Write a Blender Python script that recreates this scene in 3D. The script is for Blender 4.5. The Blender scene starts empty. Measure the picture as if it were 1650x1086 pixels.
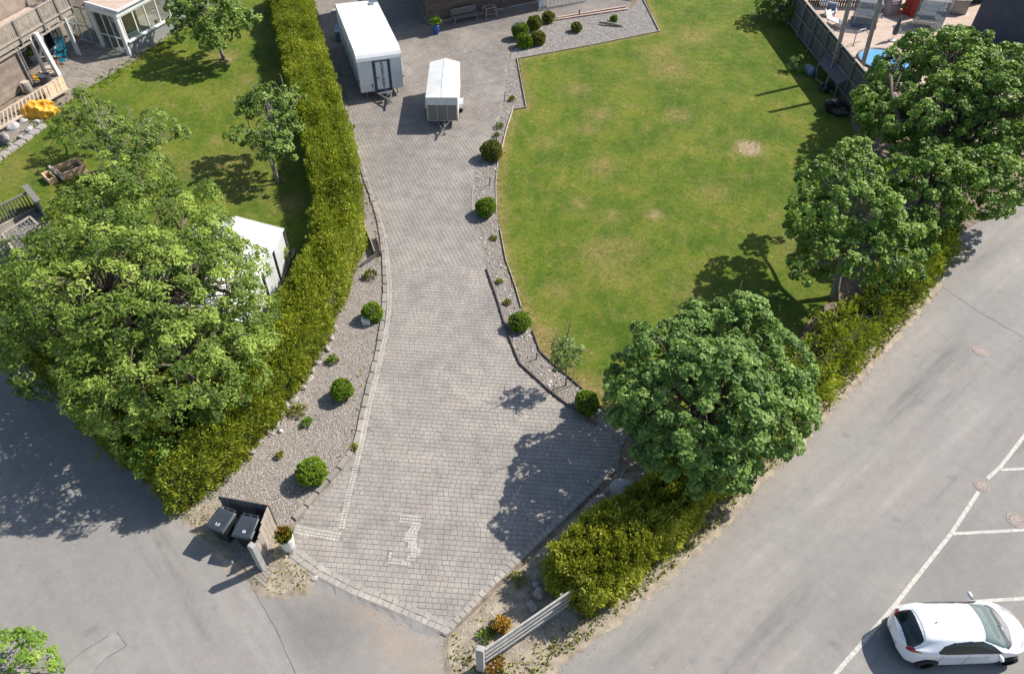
import bpy, bmesh, math, random
import numpy as np
from math import sin, cos, radians, pi, hypot, atan2, tan
from mathutils import Matrix, Vector

# ------------------------------------------------------------------ camera, sky, sun, exposure
S = bpy.context.scene
FPX, TILT, CAMH, ROLL = 1180.0, radians(44), 23.5, radians(1.1)      # photo is 1650 x 1086
cd = bpy.data.cameras.new("camera"); cam = bpy.data.objects.new("camera", cd)
S.collection.objects.link(cam); S.camera = cam
cd.sensor_fit = 'HORIZONTAL'; cd.sensor_width = 36.0; cd.lens = 36.0 * FPX / 1650
cd.clip_end = 2000; cd.clip_start = 0.1
cam.location = (0, 0, CAMH)
cam.rotation_euler = (Matrix.Rotation(TILT, 4, 'X') @ Matrix.Rotation(ROLL, 4, 'Z')).to_euler()

SUN_AZ, SUN_EL = radians(28), radians(44)                            # azimuth from +X towards +Y
sv = Vector((cos(SUN_EL) * cos(SUN_AZ), cos(SUN_EL) * sin(SUN_AZ), sin(SUN_EL)))
W = bpy.data.worlds.new("World"); S.world = W; W.use_nodes = True
wn = W.node_tree; sky = wn.nodes.new('ShaderNodeTexSky'); sky.sky_type = 'NISHITA'
sky.sun_disc = False; sky.sun_elevation = SUN_EL; sky.sun_rotation = pi / 2 - SUN_AZ
wn.links.new(sky.outputs[0], wn.nodes['Background'].inputs[0])
wn.nodes['Background'].inputs[1].default_value = 0.10
sl = bpy.data.lights.new("sun", 'SUN'); sun = bpy.data.objects.new("sun", sl)
S.collection.objects.link(sun); sl.energy = 4.4; sl.angle = radians(0.53); sl.color = (1, 0.945, 0.86)
sun.rotation_euler = sv.to_track_quat('Z', 'Y').to_euler(); sun.location = (0, 0, 60)
S.view_settings.view_transform = 'Standard'; S.view_settings.look = 'None'
S.view_settings.exposure = 0.62; S.view_settings.gamma = 1
S.render.engine = 'CYCLES'
S.cycles.max_bounces = 6; S.cycles.transparent_max_bounces = 8

RNG = np.random.default_rng(7); random.seed(11)

def G(px, py, z=0.0):
    """place on the ground (or on the level z) that the photograph shows at px, py"""
    u = (px - 825) / FPX; v = (543 - py) / FPX
    a = u * cos(ROLL) - v * sin(ROLL); b = u * sin(ROLL) + v * cos(ROLL)
    k = (CAMH - z) / (cos(TILT) - b * sin(TILT))
    return (a * k, (sin(TILT) + b * cos(TILT)) * k)
def GP(pts, z=0.0): return [G(x, y, z) for x, y in pts]

# ------------------------------------------------------------------ materials
MATS = {}
def newmat(name):
    m = bpy.data.materials.new(name); m.use_nodes = True
    nt = m.node_tree; b = nt.nodes['Principled BSDF']; MATS[name] = m
    return m, nt, b
def N(nt, typ, **kw):
    n = nt.nodes.new(typ)
    for k, v in kw.items():
        if k in n.inputs.keys(): n.inputs[k].default_value = v
        else: setattr(n, k, v)
    return n
def ramp(nt, fac, stops, interp='LINEAR'):
    r = nt.nodes.new('ShaderNodeValToRGB'); r.color_ramp.interpolation = interp
    els = r.color_ramp.elements
    while len(els) > 1: els.remove(els[-1])
    els[0].position = stops[0][0]; els[0].color = (*stops[0][1], 1)
    for p, c in stops[1:]:
        e = els.new(p); e.color = (*c, 1)
    nt.links.new(fac, r.inputs[0]); return r.outputs[0]
def coords(nt, scale=(1, 1, 1), rot=0.0):
    tc = nt.nodes.new('ShaderNodeTexCoord'); mp = nt.nodes.new('ShaderNodeMapping')
    if rot: mp.vector_type = 'TEXTURE'; scale = tuple(1 / q for q in scale)
    mp.inputs['Scale'].default_value = scale; mp.inputs['Rotation'].default_value = (0, 0, rot)
    nt.links.new(tc.outputs['Object'], mp.inputs[0]); return mp.outputs[0]
def noise(nt, vec, scale, detail=4, rough=0.55):
    n = nt.nodes.new('ShaderNodeTexNoise'); n.inputs['Scale'].default_value = scale
    n.inputs['Detail'].default_value = detail; n.inputs['Roughness'].default_value = rough
    nt.links.new(vec, n.inputs[0]); return n.outputs[0]
def mix(nt, fac, a, b, mode='MIX'):
    n = nt.nodes.new('ShaderNodeMix'); n.data_type = 'RGBA'; n.blend_type = mode
    for sock, v in ((n.inputs[0], fac), (n.inputs[6], a), (n.inputs[7], b)):
        if isinstance(v, (int, float)): sock.default_value = v
        elif isinstance(v, tuple): sock.default_value = (*v, 1)
        else: nt.links.new(v, sock)
    return n.outputs[2]
def mth(nt, op, a, b=0.0):
    n = nt.nodes.new('ShaderNodeMath'); n.operation = op
    for s, v in ((n.inputs[0], a), (n.inputs[1], b)):
        if isinstance(v, (int, float)): s.default_value = v
        else: nt.links.new(v, s)
    return n.outputs[0]
def maprange(nt, v, a, b, c, d):
    n = nt.nodes.new('ShaderNodeMapRange'); nt.links.new(v, n.inputs[0])
    for i, x in enumerate((a, b, c, d)): n.inputs[i + 1].default_value = x
    return n.outputs[0]
def bump(nt, b, h, strength=0.4, dist=0.02):
    n = nt.nodes.new('ShaderNodeBump'); n.inputs['Strength'].default_value = strength
    n.inputs['Distance'].default_value = dist; nt.links.new(h, n.inputs['Height'])
    nt.links.new(n.outputs[0], b.inputs['Normal'])
def attr(nt, name):
    a = nt.nodes.new('ShaderNodeAttribute'); a.attribute_name = name; return a.outputs['Fac']
def island(nt): return nt.nodes.new('ShaderNodeNewGeometry').outputs['Random Per Island']
def col(c, k): return tuple(min(1, x * k) for x in c)

def pm(name, c, rough=0.6, var=0.2, scale=5, bmp=0.0, bscale=60, metal=0.0, isl=0.0, stretch=(1, 1, 1), coat=0.0, spec=0.5):
    m, nt, b = newmat(name)
    v = coords(nt, stretch)
    out = ramp(nt, noise(nt, v, scale), [(0.3, col(c, 1 - var)), (0.7, col(c, 1 + var))])
    if isl:
        out = mix(nt, 1.0, out, ramp(nt, island(nt), [(0, (1 - isl,) * 3), (1, (1 + 0.0,) * 3)]), 'MULTIPLY')
    nt.links.new(out, b.inputs['Base Color'])
    b.inputs['Roughness'].default_value = rough; b.inputs['Metallic'].default_value = metal
    b.inputs['Coat Weight'].default_value = coat; b.inputs['Specular IOR Level'].default_value = spec
    if bmp: bump(nt, b, noise(nt, v, bscale, 3), bmp, 0.01)
    return m
def leafmat(name, dark, mid, light, transl=0.3, rough=0.5):
    m, nt, b = newmat(name)
    a = attr(nt, 'tone')
    r2 = mth(nt, 'ADD', mth(nt, 'MULTIPLY', a, 0.72), mth(nt, 'MULTIPLY', island(nt), 0.28))
    dark, mid, light = [col(q, 1.45) for q in (dark, mid, light)]
    c = ramp(nt, r2, [(0.1, dark), (0.5, mid), (0.92, light)])
    nt.links.new(c, b.inputs['Base Color']); b.inputs['Roughness'].default_value = rough
    b.inputs['Specular IOR Level'].default_value = 0.35
    t = nt.nodes.new('ShaderNodeBsdfTranslucent')
    c2 = mix(nt, 1.0, c, (1.25, 1.3, 0.55), 'MULTIPLY'); nt.links.new(c2, t.inputs[0])
    ms = nt.nodes.new('ShaderNodeMixShader'); ms.inputs[0].default_value = transl
    nt.links.new(b.outputs[0], ms.inputs[1]); nt.links.new(t.outputs[0], ms.inputs[2])
    nt.links.new(ms.outputs[0], nt.nodes['Material Output'].inputs[0])
    return m

# foliage
leafmat('leaf_ash', (0.040, 0.074, 0.010), (0.130, 0.190, 0.028), (0.280, 0.345, 0.072), 0.32)
leafmat('leaf_maple', (0.036, 0.078, 0.013), (0.105, 0.178, 0.035), (0.220, 0.310, 0.080), 0.30)
leafmat('leaf_lime', (0.040, 0.082, 0.010), (0.116, 0.190, 0.027), (0.235, 0.325, 0.064), 0.30)
leafmat('leaf_pale', (0.07, 0.11, 0.03), (0.14, 0.20, 0.06), (0.25, 0.32, 0.12), 0.3)
leafmat('leaf_fresh', (0.07, 0.13, 0.015), (0.14, 0.23, 0.03), (0.23, 0.32, 0.05), 0.28)
leafmat('leaf_apple', (0.045, 0.082, 0.013), (0.128, 0.190, 0.034), (0.250, 0.320, 0.085), 0.3)
leafmat('thuja', (0.058, 0.082, 0.008), (0.172, 0.205, 0.020), (0.310, 0.325, 0.042), 0.28)
leafmat('thuja_gold', (0.070, 0.090, 0.010), (0.215, 0.232, 0.028), (0.400, 0.400, 0.075), 0.32)
leafmat('grass_blade', (0.072, 0.112, 0.008), (0.098, 0.142, 0.012), (0.165, 0.192, 0.028), 0.25)
leafmat('thuja_green', (0.05, 0.085, 0.010), (0.125, 0.175, 0.018), (0.23, 0.27, 0.03), 0.2)
leafmat('box_leaf', (0.040, 0.085, 0.006), (0.125, 0.200, 0.014), (0.235, 0.315, 0.032), 0.25)
leafmat('olive_leaf', (0.06, 0.075, 0.010), (0.14, 0.15, 0.022), (0.23, 0.22, 0.04), 0.2)
leafmat('rust_leaf', (0.16, 0.07, 0.02), (0.30, 0.17, 0.03), (0.42, 0.30, 0.05), 0.2)
leafmat('weed', (0.11, 0.13, 0.03), (0.22, 0.23, 0.06), (0.36, 0.33, 0.11), 0.2)
leafmat('flower', (0.25, 0.28, 0.50), (0.40, 0.42, 0.62), (0.60, 0.60, 0.75), 0.2)
pm('bark', (0.13, 0.105, 0.08), 0.9, 0.35, 8, 0.8, 30)
pm('bark_grey', (0.24, 0.22, 0.19), 0.9, 0.3, 8, 0.6, 30)
pm('twig_core', (0.035, 0.040, 0.012), 0.95, 0.4, 9)
# surfaces
def mat_asphalt():
    m, nt, b = newmat('asphalt')
    tc = nt.nodes.new('ShaderNodeTexCoord'); sx = nt.nodes.new('ShaderNodeSeparateXYZ')
    nt.links.new(tc.outputs['Object'], sx.inputs[0])
    right = noise(nt, coords(nt, (0.16, 1.6, 1), radians(41)), 0.55, 5, 0.6)
    left = noise(nt, coords(nt, (0.16, 1.6, 1), radians(-47)), 0.55, 5, 0.6)
    f = maprange(nt, sx.outputs[0], -6, 2, 0, 1)
    mx = nt.nodes.new('ShaderNodeMix'); nt.links.new(f, mx.inputs[0]); nt.links.new(left, mx.inputs[2]); nt.links.new(right, mx.inputs[3])
    base = ramp(nt, mx.outputs[0], [(0.30, (0.168, 0.158, 0.146)), (0.42, (0.246, 0.229, 0.212)), (0.55, (0.272, 0.253, 0.234)), (0.70, (0.325, 0.302, 0.276))])
    blot = noise(nt, coords(nt), 0.16, 5, 0.62)
    base = mix(nt, maprange(nt, blot, 0.45, 0.62, 0, 0.65), base, (0.222, 0.219, 0.210))
    spot = noise(nt, coords(nt), 1.1, 3, 0.5)
    base = mix(nt, maprange(nt, spot, 0.66, 0.76, 0, 0.5), base, (0.12, 0.12, 0.12))
    sp2 = noise(nt, coords(nt), 4.5, 2, 0.5)
    base = mix(nt, maprange(nt, sp2, 0.73, 0.78, 0, 0.5), base, (0.40, 0.38, 0.35))
    base = mix(nt, attr(nt, 'dust'), base, (0.34, 0.27, 0.212))
    base = mix(nt, attr(nt, 'wear'), base, (0.172, 0.170, 0.163))
    g = noise(nt, coords(nt), 55, 3, 0.75)
    base = mix(nt, 1.0, base, ramp(nt, g, [(0.25, (0.80,) * 3), (0.75, (1.17,) * 3)]), 'MULTIPLY')
    g2 = noise(nt, coords(nt), 16, 4, 0.75)
    base = mix(nt, 1.0, base, ramp(nt, g2, [(0.3, (0.90,) * 3), (0.7, (1.10,) * 3)]), 'MULTIPLY')
    g3 = noise(nt, coords(nt), 2.3, 5, 0.7)
    base = mix(nt, 1.0, base, ramp(nt, g3, [(0.3, (0.91,) * 3), (0.7, (1.08,) * 3)]), 'MULTIPLY')
    nt.links.new(base, b.inputs['Base Color']); b.inputs['Roughness'].default_value = 0.88
    bump(nt, b, g, 0.35, 0.01)
mat_asphalt()
def mat_lawn():
    m, nt, b = newmat('lawn')
    v = coords(nt)
    big = noise(nt, v, 0.33, 5, 0.62); mid = noise(nt, v, 1.3, 5, 0.65)
    fine = noise(nt, coords(nt, (1, 1.6, 1), 0.4), 14, 4, 0.75)
    blade = noise(nt, v, 60, 2, 0.8); clump = noise(nt, v, 5.5, 4, 0.7)
    c = ramp(nt, big, [(0.34, (0.068, 0.128, 0.008)), (0.5, (0.108, 0.164, 0.011)), (0.64, (0.168, 0.198, 0.020))])
    c = mix(nt, maprange(nt, mid, 0.48, 0.70, 0, 0.75), c, (0.185, 0.185, 0.040))
    c = mix(nt, maprange(nt, mid, 0.30, 0.46, 0.6, 0), c, (0.058, 0.112, 0.010))
    dry = attr(nt, 'dry')
    dn = noise(nt, v, 2.2, 5, 0.7)
    dd = mth(nt, 'MULTIPLY', dry, maprange(nt, dn, 0.30, 0.62, 0.15, 1.25))
    dn2 = maprange(nt, noise(nt, coords(nt, (0.7, 1.5, 1), radians(-62)), 1.0, 6, 0.72), 0.55, 0.68, 0, 0.75)
    dd = mth(nt, 'MAXIMUM', dd, mth(nt, 'MULTIPLY', dn2, maprange(nt, big, 0.35, 0.6, 0.2, 1)))
    n = nt.nodes.new('ShaderNodeClamp'); nt.links.new(dd, n.inputs[0])
    c = mix(nt, n.outputs[0], c, (0.305, 0.225, 0.088))
    c = mix(nt, attr(nt, 'bare'), c, (0.42, 0.33, 0.22))
    c = mix(nt, attr(nt, 'shade'), c, (0.080, 0.115, 0.018))
    c = mix(nt, 1.0, c, ramp(nt, fine, [(0.30, (0.55, 0.60, 0.52)), (0.72, (1.38, 1.32, 1.4))]), 'MULTIPLY')
    c = mix(nt, 1.0, c, ramp(nt, blade, [(0.3, (0.60,) * 3), (0.7, (1.35,) * 3)]), 'MULTIPLY')
    c = mix(nt, 1.0, c, ramp(nt, clump, [(0.32, (0.74, 0.78, 0.68)), (0.5, (1.0,) * 3), (0.70, (1.32, 1.24, 1.3))]), 'MULTIPLY')
    nt.links.new(c, b.inputs['Base Color']); b.inputs['Roughness'].default_value = 0.85
    b.inputs['Specular IOR Level'].default_value = 0.2
    hsum = mth(nt, 'ADD', fine, blade); bump(nt, b, hsum, 0.8, 0.04)
mat_lawn()
def mat_paver(name, cols, rough=0.82, lo=0.80):
    m, nt, b = newmat(name)
    c = ramp(nt, island(nt), [(i / (len(cols) - 1), q) for i, q in enumerate(cols)])
    st = noise(nt, coords(nt), 0.35, 5, 0.62)
    c = mix(nt, 1.0, c, ramp(nt, st, [(0.28, (lo, lo * 0.985, lo)), (0.72, (1.1, 1.08, 1.04))]), 'MULTIPLY')
    tc = nt.nodes.new('ShaderNodeTexCoord'); sx = nt.nodes.new('ShaderNodeSeparateXYZ'); nt.links.new(tc.outputs['Object'], sx.inputs[0])
    soil = mth(nt, 'MULTIPLY', maprange(nt, sx.outputs[1], 20, 42, 0.0, 1.0), maprange(nt, noise(nt, coords(nt), 0.22, 5, 0.65), 0.35, 0.62, 0.45, 1.0))
    c = mix(nt, 1.0, c, mix(nt, soil, (1.0, 1.0, 1.0), (0.72, 0.70, 0.69)), 'MULTIPLY')
    moss = maprange(nt, noise(nt, coords(nt), 0.8, 6, 0.7), 0.58, 0.72, 0, 0.28)
    c = mix(nt, moss, c, (0.17, 0.165, 0.125))
    st2 = noise(nt, coords(nt), 1.4, 4, 0.6)
    c = mix(nt, 1.0, c, ramp(nt, st2, [(0.30, (0.85,) * 3), (0.62, (1.05,) * 3)]), 'MULTIPLY')
    g = noise(nt, coords(nt), 40, 4, 0.7)
    c = mix(nt, 1.0, c, ramp(nt, g, [(0.25, (0.86,) * 3), (0.75, (1.12,) * 3)]), 'MULTIPLY')
    nt.links.new(c, b.inputs['Base Color']); b.inputs['Roughness'].default_value = rough
    bump(nt, b, g, 0.3, 0.01)
mat_paver('paver', [(0.312, 0.286, 0.262), (0.340, 0.306, 0.278), (0.318, 0.300, 0.278), (0.350, 0.322, 0.293), (0.332, 0.304, 0.280)])
mat_paver('paver_pale', [(0.35, 0.325, 0.295), (0.40, 0.37, 0.335), (0.37, 0.345, 0.31)])
mat_paver('white_sett', [(0.40, 0.382, 0.350), (0.49, 0.465, 0.43), (0.44, 0.42, 0.385)], lo=0.85)
mat_paver('kerb_stone', [(0.28, 0.255, 0.225), (0.34, 0.305, 0.27), (0.30, 0.275, 0.24)])
mat_paver('slab', [(0.30, 0.27, 0.23), (0.36, 0.325, 0.28), (0.33, 0.29, 0.25)])
pm('joint_sand', (0.245, 0.220, 0.190), 0.95, 0.35, 3, 0.3, 40)
def mat_gravel(name, a, bcol, c3):
    m, nt, b = newmat(name)
    c = ramp(nt, island(nt), [(0, a), (0.35, bcol), (0.7, c3), (1, col(c3, 1.25))])
    nt.links.new(c, b.inputs['Base Color']); b.inputs['Roughness'].default_value = 0.85
mat_gravel('pebbles', (0.20, 0.178, 0.155), (0.31, 0.275, 0.24), (0.38, 0.34, 0.30))
mat_gravel('pebbles_grey', (0.20, 0.19, 0.18), (0.32, 0.31, 0.295), (0.42, 0.40, 0.38))
mat_gravel('dry_thatch', (0.30, 0.22, 0.13), (0.38, 0.29, 0.18), (0.46, 0.37, 0.25))
def mat_bed(name, a, bb):
    m, nt, b = newmat(name)
    v = nt.nodes.new('ShaderNodeTexVoronoi'); v.inputs['Scale'].default_value = 22
    nt.links.new(coords(nt), v.inputs[0])
    c = ramp(nt, v.outputs['Distance'], [(0.0, bb), (0.55, a), (0.8, col(a, 0.4))])
    c = mix(nt, 1.0, c, ramp(nt, noise(nt, coords(nt), 1.5), [(0.3, (0.8,) * 3), (0.7, (1.1,) * 3)]), 'MULTIPLY')
    nt.links.new(c, b.inputs['Base Color']); b.inputs['Roughness'].default_value = 0.9
    bump(nt, b, mth(nt, 'SUBTRACT', 1.0, v.outputs['Distance']), 0.8, 0.03)
mat_bed('gravel_base', (0.26, 0.225, 0.195), (0.36, 0.31, 0.27))
pm('soil', (0.20, 0.155, 0.11), 0.95, 0.45, 3, 0.7, 25)
pm('verge_soil', (0.30, 0.25, 0.185), 0.95, 0.4, 2.2, 0.7, 25)
pm('ground_earth', (0.10, 0.12, 0.05), 0.95, 0.3, 0.3)
pm('road_paint', (0.46, 0.435, 0.395), 0.75, 0.28, 9)
pm('tar_seam', (0.115, 0.11, 0.105), 0.8, 0.3, 6)
# things
pm('white_paint', (0.70, 0.70, 0.69), 0.4, 0.09, 1.3)
pm('white_side', (0.62, 0.64, 0.64), 0.45, 0.12, 2.5)
pm('caravan_white', (0.70, 0.71, 0.72), 0.42, 0.09, 1.2)
pm('dark_trim', (0.06, 0.065, 0.08), 0.5, 0.2, 5)
pm('black_plastic', (0.022, 0.025, 0.030), 0.42, 0.2, 6)
pm('bin_lid', (0.045, 0.055, 0.068), 0.38, 0.15, 4)
pm('rubber', (0.025, 0.025, 0.026), 0.85, 0.2, 12)
pm('steel', (0.45, 0.46, 0.47), 0.38, 0.15, 8, metal=0.85)
pm('dull_steel', (0.33, 0.34, 0.35), 0.5, 0.2, 8, metal=0.6)
pm('cover_white', (0.68, 0.68, 0.65), 0.6, 0.08, 2, 0.25, 4)
pm('slat_grey', (0.20, 0.19, 0.18), 0.6, 0.12, 6, stretch=(1, 1, 6))
pm('wood_grey', (0.215, 0.200, 0.185), 0.88, 0.3, 3, 0.35, 30, isl=0.35, stretch=(4, 4, 0.8))
pm('wood_dark_grey', (0.135, 0.130, 0.130), 0.9, 0.35, 3, 0.35, 30, isl=0.4, stretch=(4, 4, 0.7))
pm('wood_weathered', (0.40, 0.345, 0.29), 0.85, 0.25, 3, 0.3, 30, isl=0.3, stretch=(3, 3, 1))
pm('wood_silver', (0.44, 0.42, 0.385), 0.85, 0.2, 3, 0.3, 30, isl=0.25, stretch=(2, 2, 1))
pm('wood_fresh', (0.72, 0.48, 0.29), 0.75, 0.2, 4, 0.2, 30, isl=0.25)
pm('wood_pink', (0.56, 0.40, 0.33), 0.75, 0.15, 4, isl=0.2)
pm('wood_pale', (0.55, 0.46, 0.36), 0.8, 0.18, 4, isl=0.25)
pm('wood_brown', (0.150, 0.110, 0.085), 0.8, 0.3, 2.5, 0.3, 30, isl=0.3, stretch=(0.6, 0.6, 6))
pm('siding', (0.34, 0.275, 0.225), 0.8, 0.2, 2.5, 0.2, 30, isl=0.25)
pm('asphalt_patch', (0.268, 0.252, 0.234), 0.9, 0.12, 3, 0.3, 50)
pm('concrete', (0.37, 0.36, 0.335), 0.85, 0.15, 6, 0.35, 50)
pm('plaster', (0.26, 0.265, 0.265), 0.9, 0.25, 18, 0.6, 50)
pm('house_slate', (0.075, 0.080, 0.100), 0.8, 0.15, 1.2)
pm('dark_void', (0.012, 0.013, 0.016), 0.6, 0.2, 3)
pm('teal', (0.005, 0.20, 0.30), 0.45, 0.1, 4)
pm('blue_glaze', (0.005, 0.055, 0.24), 0.25, 0.2, 5, coat=0.3)
pm('blue_grey', (0.12, 0.17, 0.25), 0.4, 0.2, 5)
pm('yellow_tarp', (0.72, 0.36, 0.03), 0.5, 0.12, 2, 0.5, 5)
pm('pool_blue', (0.10, 0.33, 0.58), 0.35, 0.08, 2, 0.3, 5)
pm('red_paint', (0.40, 0.035, 0.025), 0.5, 0.15, 4)
pm('deck_beige', (0.52, 0.40, 0.32), 0.8, 0.1, 2, isl=0.12)
pm('pink_cloth', (0.34, 0.27, 0.27), 0.85, 0.2, 4, 0.3, 20)
pm('rock', (0.33, 0.30, 0.275), 0.88, 0.3, 5, 0.7, 20)
pm('rock_red', (0.30, 0.20, 0.17), 0.88, 0.3, 5, 0.7, 20)
pm('rock_pale', (0.42, 0.41, 0.40), 0.85, 0.25, 7, 0.7, 20)
pm('terracotta', (0.42, 0.17, 0.085), 0.8, 0.2, 6)
pm('brick_orange', (0.50, 0.24, 0.12), 0.85, 0.25, 4, isl=0.3)
pm('cardboard', (0.48, 0.33, 0.22), 0.85, 0.1, 4)
pm('bag_black', (0.018, 0.020, 0.026), 0.22, 0.3, 5, 0.8, 7)
pm('lid_print', (0.55, 0.57, 0.60), 0.6, 0.1, 6)
pm('iron_lid', (0.30, 0.245, 0.215), 0.75, 0.2, 9, 0.5, 40)
pm('iron_dark', (0.09, 0.085, 0.08), 0.8, 0.2, 9)
pm('letter_black', (0.03, 0.035, 0.045), 0.5, 0.1, 9)
pm('water_blue', (0.13, 0.17, 0.20), 0.2, 0.1, 9)
pm('car_paint', (0.80, 0.82, 0.84), 0.22, 0.015, 2, coat=0.8)
pm('car_glass', (0.014, 0.020, 0.024), 0.06, 0.2, 2, coat=0.2)
pm('car_glass_front', (0.10, 0.14, 0.14), 0.08, 0.10, 1.2, coat=0.6)
pm('car_black', (0.03, 0.03, 0.034), 0.45, 0.2, 6)
pm('car_grille', (0.07, 0.068, 0.085), 0.5, 0.1, 6)
pm('tail_red', (0.30, 0.006, 0.015), 0.18, 0.1, 6, coat=0.8)
pm('lamp_clear', (0.45, 0.47, 0.48), 0.12, 0.1, 6, coat=1.0)
pm('alloy', (0.55, 0.55, 0.56), 0.4, 0.1, 6, metal=0.3)
def mat_glass():
    m, nt, b = newmat('window_glass')
    b.inputs['Base Color'].default_value = (0.75, 0.82, 0.82, 1); b.inputs['Roughness'].default_value = 0.03
    t = nt.nodes.new('ShaderNodeBsdfTransparent'); t.inputs[0].default_value = (0.82, 0.88, 0.87, 1)
    gl = nt.nodes.new('ShaderNodeBsdfGlossy'); gl.inputs['Roughness'].default_value = 0.03
    lw = nt.nodes.new('ShaderNodeLayerWeight'); fc = mth(nt, 'ADD', mth(nt, 'MULTIPLY', mth(nt, 'POWER', lw.outputs['Facing'], 4.0), 0.7), 0.05)
    ms = nt.nodes.new('ShaderNodeMixShader'); nt.links.new(fc, ms.inputs[0])
    nt.links.new(t.outputs[0], ms.inputs[1]); nt.links.new(gl.outputs[0], ms.inputs[2])
    nt.links.new(ms.outputs[0], nt.nodes['Material Output'].inputs[0])
    m, nt, b = newmat('clear_film')
    t = nt.nodes.new('ShaderNodeBsdfTransparent'); t.inputs[0].default_value = (0.75, 0.78, 0.80, 1)
    d = nt.nodes.new('ShaderNodeBsdfDiffuse'); d.inputs[0].default_value = (0.62, 0.65, 0.68, 1)
    ms = nt.nodes.new('ShaderNodeMixShader')
    ms.inputs[0].default_value = 0.16
    nt.links.new(t.outputs[0], ms.inputs[1]); nt.links.new(d.outputs[0], ms.inputs[2])
    nt.links.new(ms.outputs[0], nt.nodes['Material Output'].inputs[0])
mat_glass()
M = MATS

# ------------------------------------------------------------------ mesh helpers
COL = S.collection
def thing(name, label, cat, loc=(0, 0, 0), rz=0.0, group=None):
    o = bpy.data.objects.new(name, None); COL.objects.link(o); o.empty_display_size = 0.3
    o.location = loc if len(loc) == 3 else (*loc, 0); o.rotation_euler = (0, 0, rz)
    o['label'] = label; o['category'] = cat
    if group: o['group'] = group
    return o
def tag(o, label=None, cat=None, group=None, kind=None):
    if label: o['label'] = label
    if cat: o['category'] = cat
    if group: o['group'] = group
    if kind: o['kind'] = kind
    return o
def copy_tree(o, parent=None):
    c = o.copy(); COL.objects.link(c); c.parent = parent
    for ch in [x for x in bpy.data.objects if x.parent == o and x.name in ALL]: pass
    for ch in KIDS.get(o.name, []): copy_tree(ch, c)
    return c
ALL, KIDS = set(), {}
class MB:
    """collects shapes, then links them as one mesh object"""
    def __init__(s): s.v, s.f, s.mi = [], [], []
    def add(s, vs, fs, m=0):
        o = len(s.v); s.v += [tuple(p) for p in vs]; s.f += [tuple(i + o for i in q) for q in fs]; s.mi += [m] * len(fs); return s
    def box(s, c, d, rz=0.0, M4=None, m=0):
        x, y, z = d[0] / 2, d[1] / 2, d[2] / 2
        vs = [Vector((a * x, b * y, e * z)) for e in (-1, 1) for a, b in ((-1, -1), (1, -1), (1, 1), (-1, 1))]
        R = M4 if M4 is not None else Matrix.Rotation(rz, 4, 'Z')
        vs = [R @ p + Vector(c) for p in vs]
        return s.add(vs, [(3, 2, 1, 0), (4, 5, 6, 7), (0, 1, 5, 4), (1, 2, 6, 5), (2, 3, 7, 6), (3, 0, 4, 7)], m)
    def bar(s, a, b, w, h=None, up=(0, 0, 1), m=0):
        """box beam from a to b, w wide, h high"""
        h = h or w; a = Vector(a); b = Vector(b); d = (b - a)
        if d.length < 1e-6: return s
        d.normalize(); u = Vector(up)
        if abs(d.dot(u)) > 0.98: u = Vector((0, 1, 0))
        r = d.cross(u).normalized(); u = r.cross(d).normalized()
        vs = [p + r * (i * w / 2) + u * (j * h / 2) for p in (a, b) for i, j in ((-1, -1), (1, -1), (1, 1), (-1, 1))]
        return s.add(vs, [(3, 2, 1, 0), (4, 5, 6, 7), (0, 1, 5, 4), (1, 2, 6, 5), (2, 3, 7, 6), (3, 0, 4, 7)], m)
    def tube(s, pts, rad, n=8, m=0, cap=True):
        pts = [Vector(p) for p in pts]
        if not hasattr(rad, '__len__'): rad = [rad] * len(pts)
        rings = []; pr = None
        for i, p in enumerate(pts):
            d = (pts[min(i + 1, len(pts) - 1)] - pts[max(i - 1, 0)])
            d = d.normalized() if d.length > 0 else Vector((0, 0, 1))
            r = pr if pr is not None else (Vector((1, 0, 0)) if abs(d.x) < 0.8 else Vector((0, 1, 0)))
            r = (r - d * r.dot(d)).normalized(); pr = r; u = d.cross(r)
            rings.append([p + (r * cos(2 * pi * k / n) + u * sin(2 * pi * k / n)) * rad[i] for k in range(n)])
        vs = [q for R in rings for q in R]; fs = []
        for i in range(len(pts) - 1):
            for k in range(n):
                a = i * n + k; b = i * n + (k + 1) % n; fs.append((a, b, b + n, a + n))
        if cap: fs += [tuple(range(n - 1, -1, -1)), tuple((len(pts) - 1) * n + k for k in range(n))]
        return s.add(vs, fs, m)
    def lathe(s, prof, n=24, c=(0, 0, 0), axis='Z', m=0):
        vs, fs = [], []
        for r, z in prof:
            for k in range(n):
                a = 2 * pi * k / n; p = (r * cos(a), r * sin(a), z)
                if axis == 'Y': p = (r * cos(a), z, r * sin(a))
                vs.append((p[0] + c[0], p[1] + c[1], p[2] + c[2]))
        L = len(prof)
        for i in range(L - 1):
            for k in range(n):
                a = i * n + k; b = i * n + (k + 1) % n
                fs.append((a, b, b + n, a + n) if axis == 'Z' else (a + n, b + n, b, a))
        if prof[0][0] > 1e-4: fs.append(tuple(range(n - 1, -1, -1)))
        if prof[-1][0] > 1e-4: fs.append(tuple((L - 1) * n + k for k in range(n)))
        return s.add(vs, fs, m)
    def prism(s, poly, z0, z1, m=0):
        n = len(poly)
        A = sum(poly[i][0] * poly[(i + 1) % n][1] - poly[(i + 1) % n][0] * poly[i][1] for i in range(n))
        if A < 0: poly = poly[::-1]
        vs = [(x, y, z0) for x, y in poly] + [(x, y, z1) for x, y in poly]
        fs = [tuple(range(n - 1, -1, -1)), tuple(range(n, 2 * n))] + [(i, (i + 1) % n, n + (i + 1) % n, n + i) for i in range(n)]
        return s.add(vs, fs, m)
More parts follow.
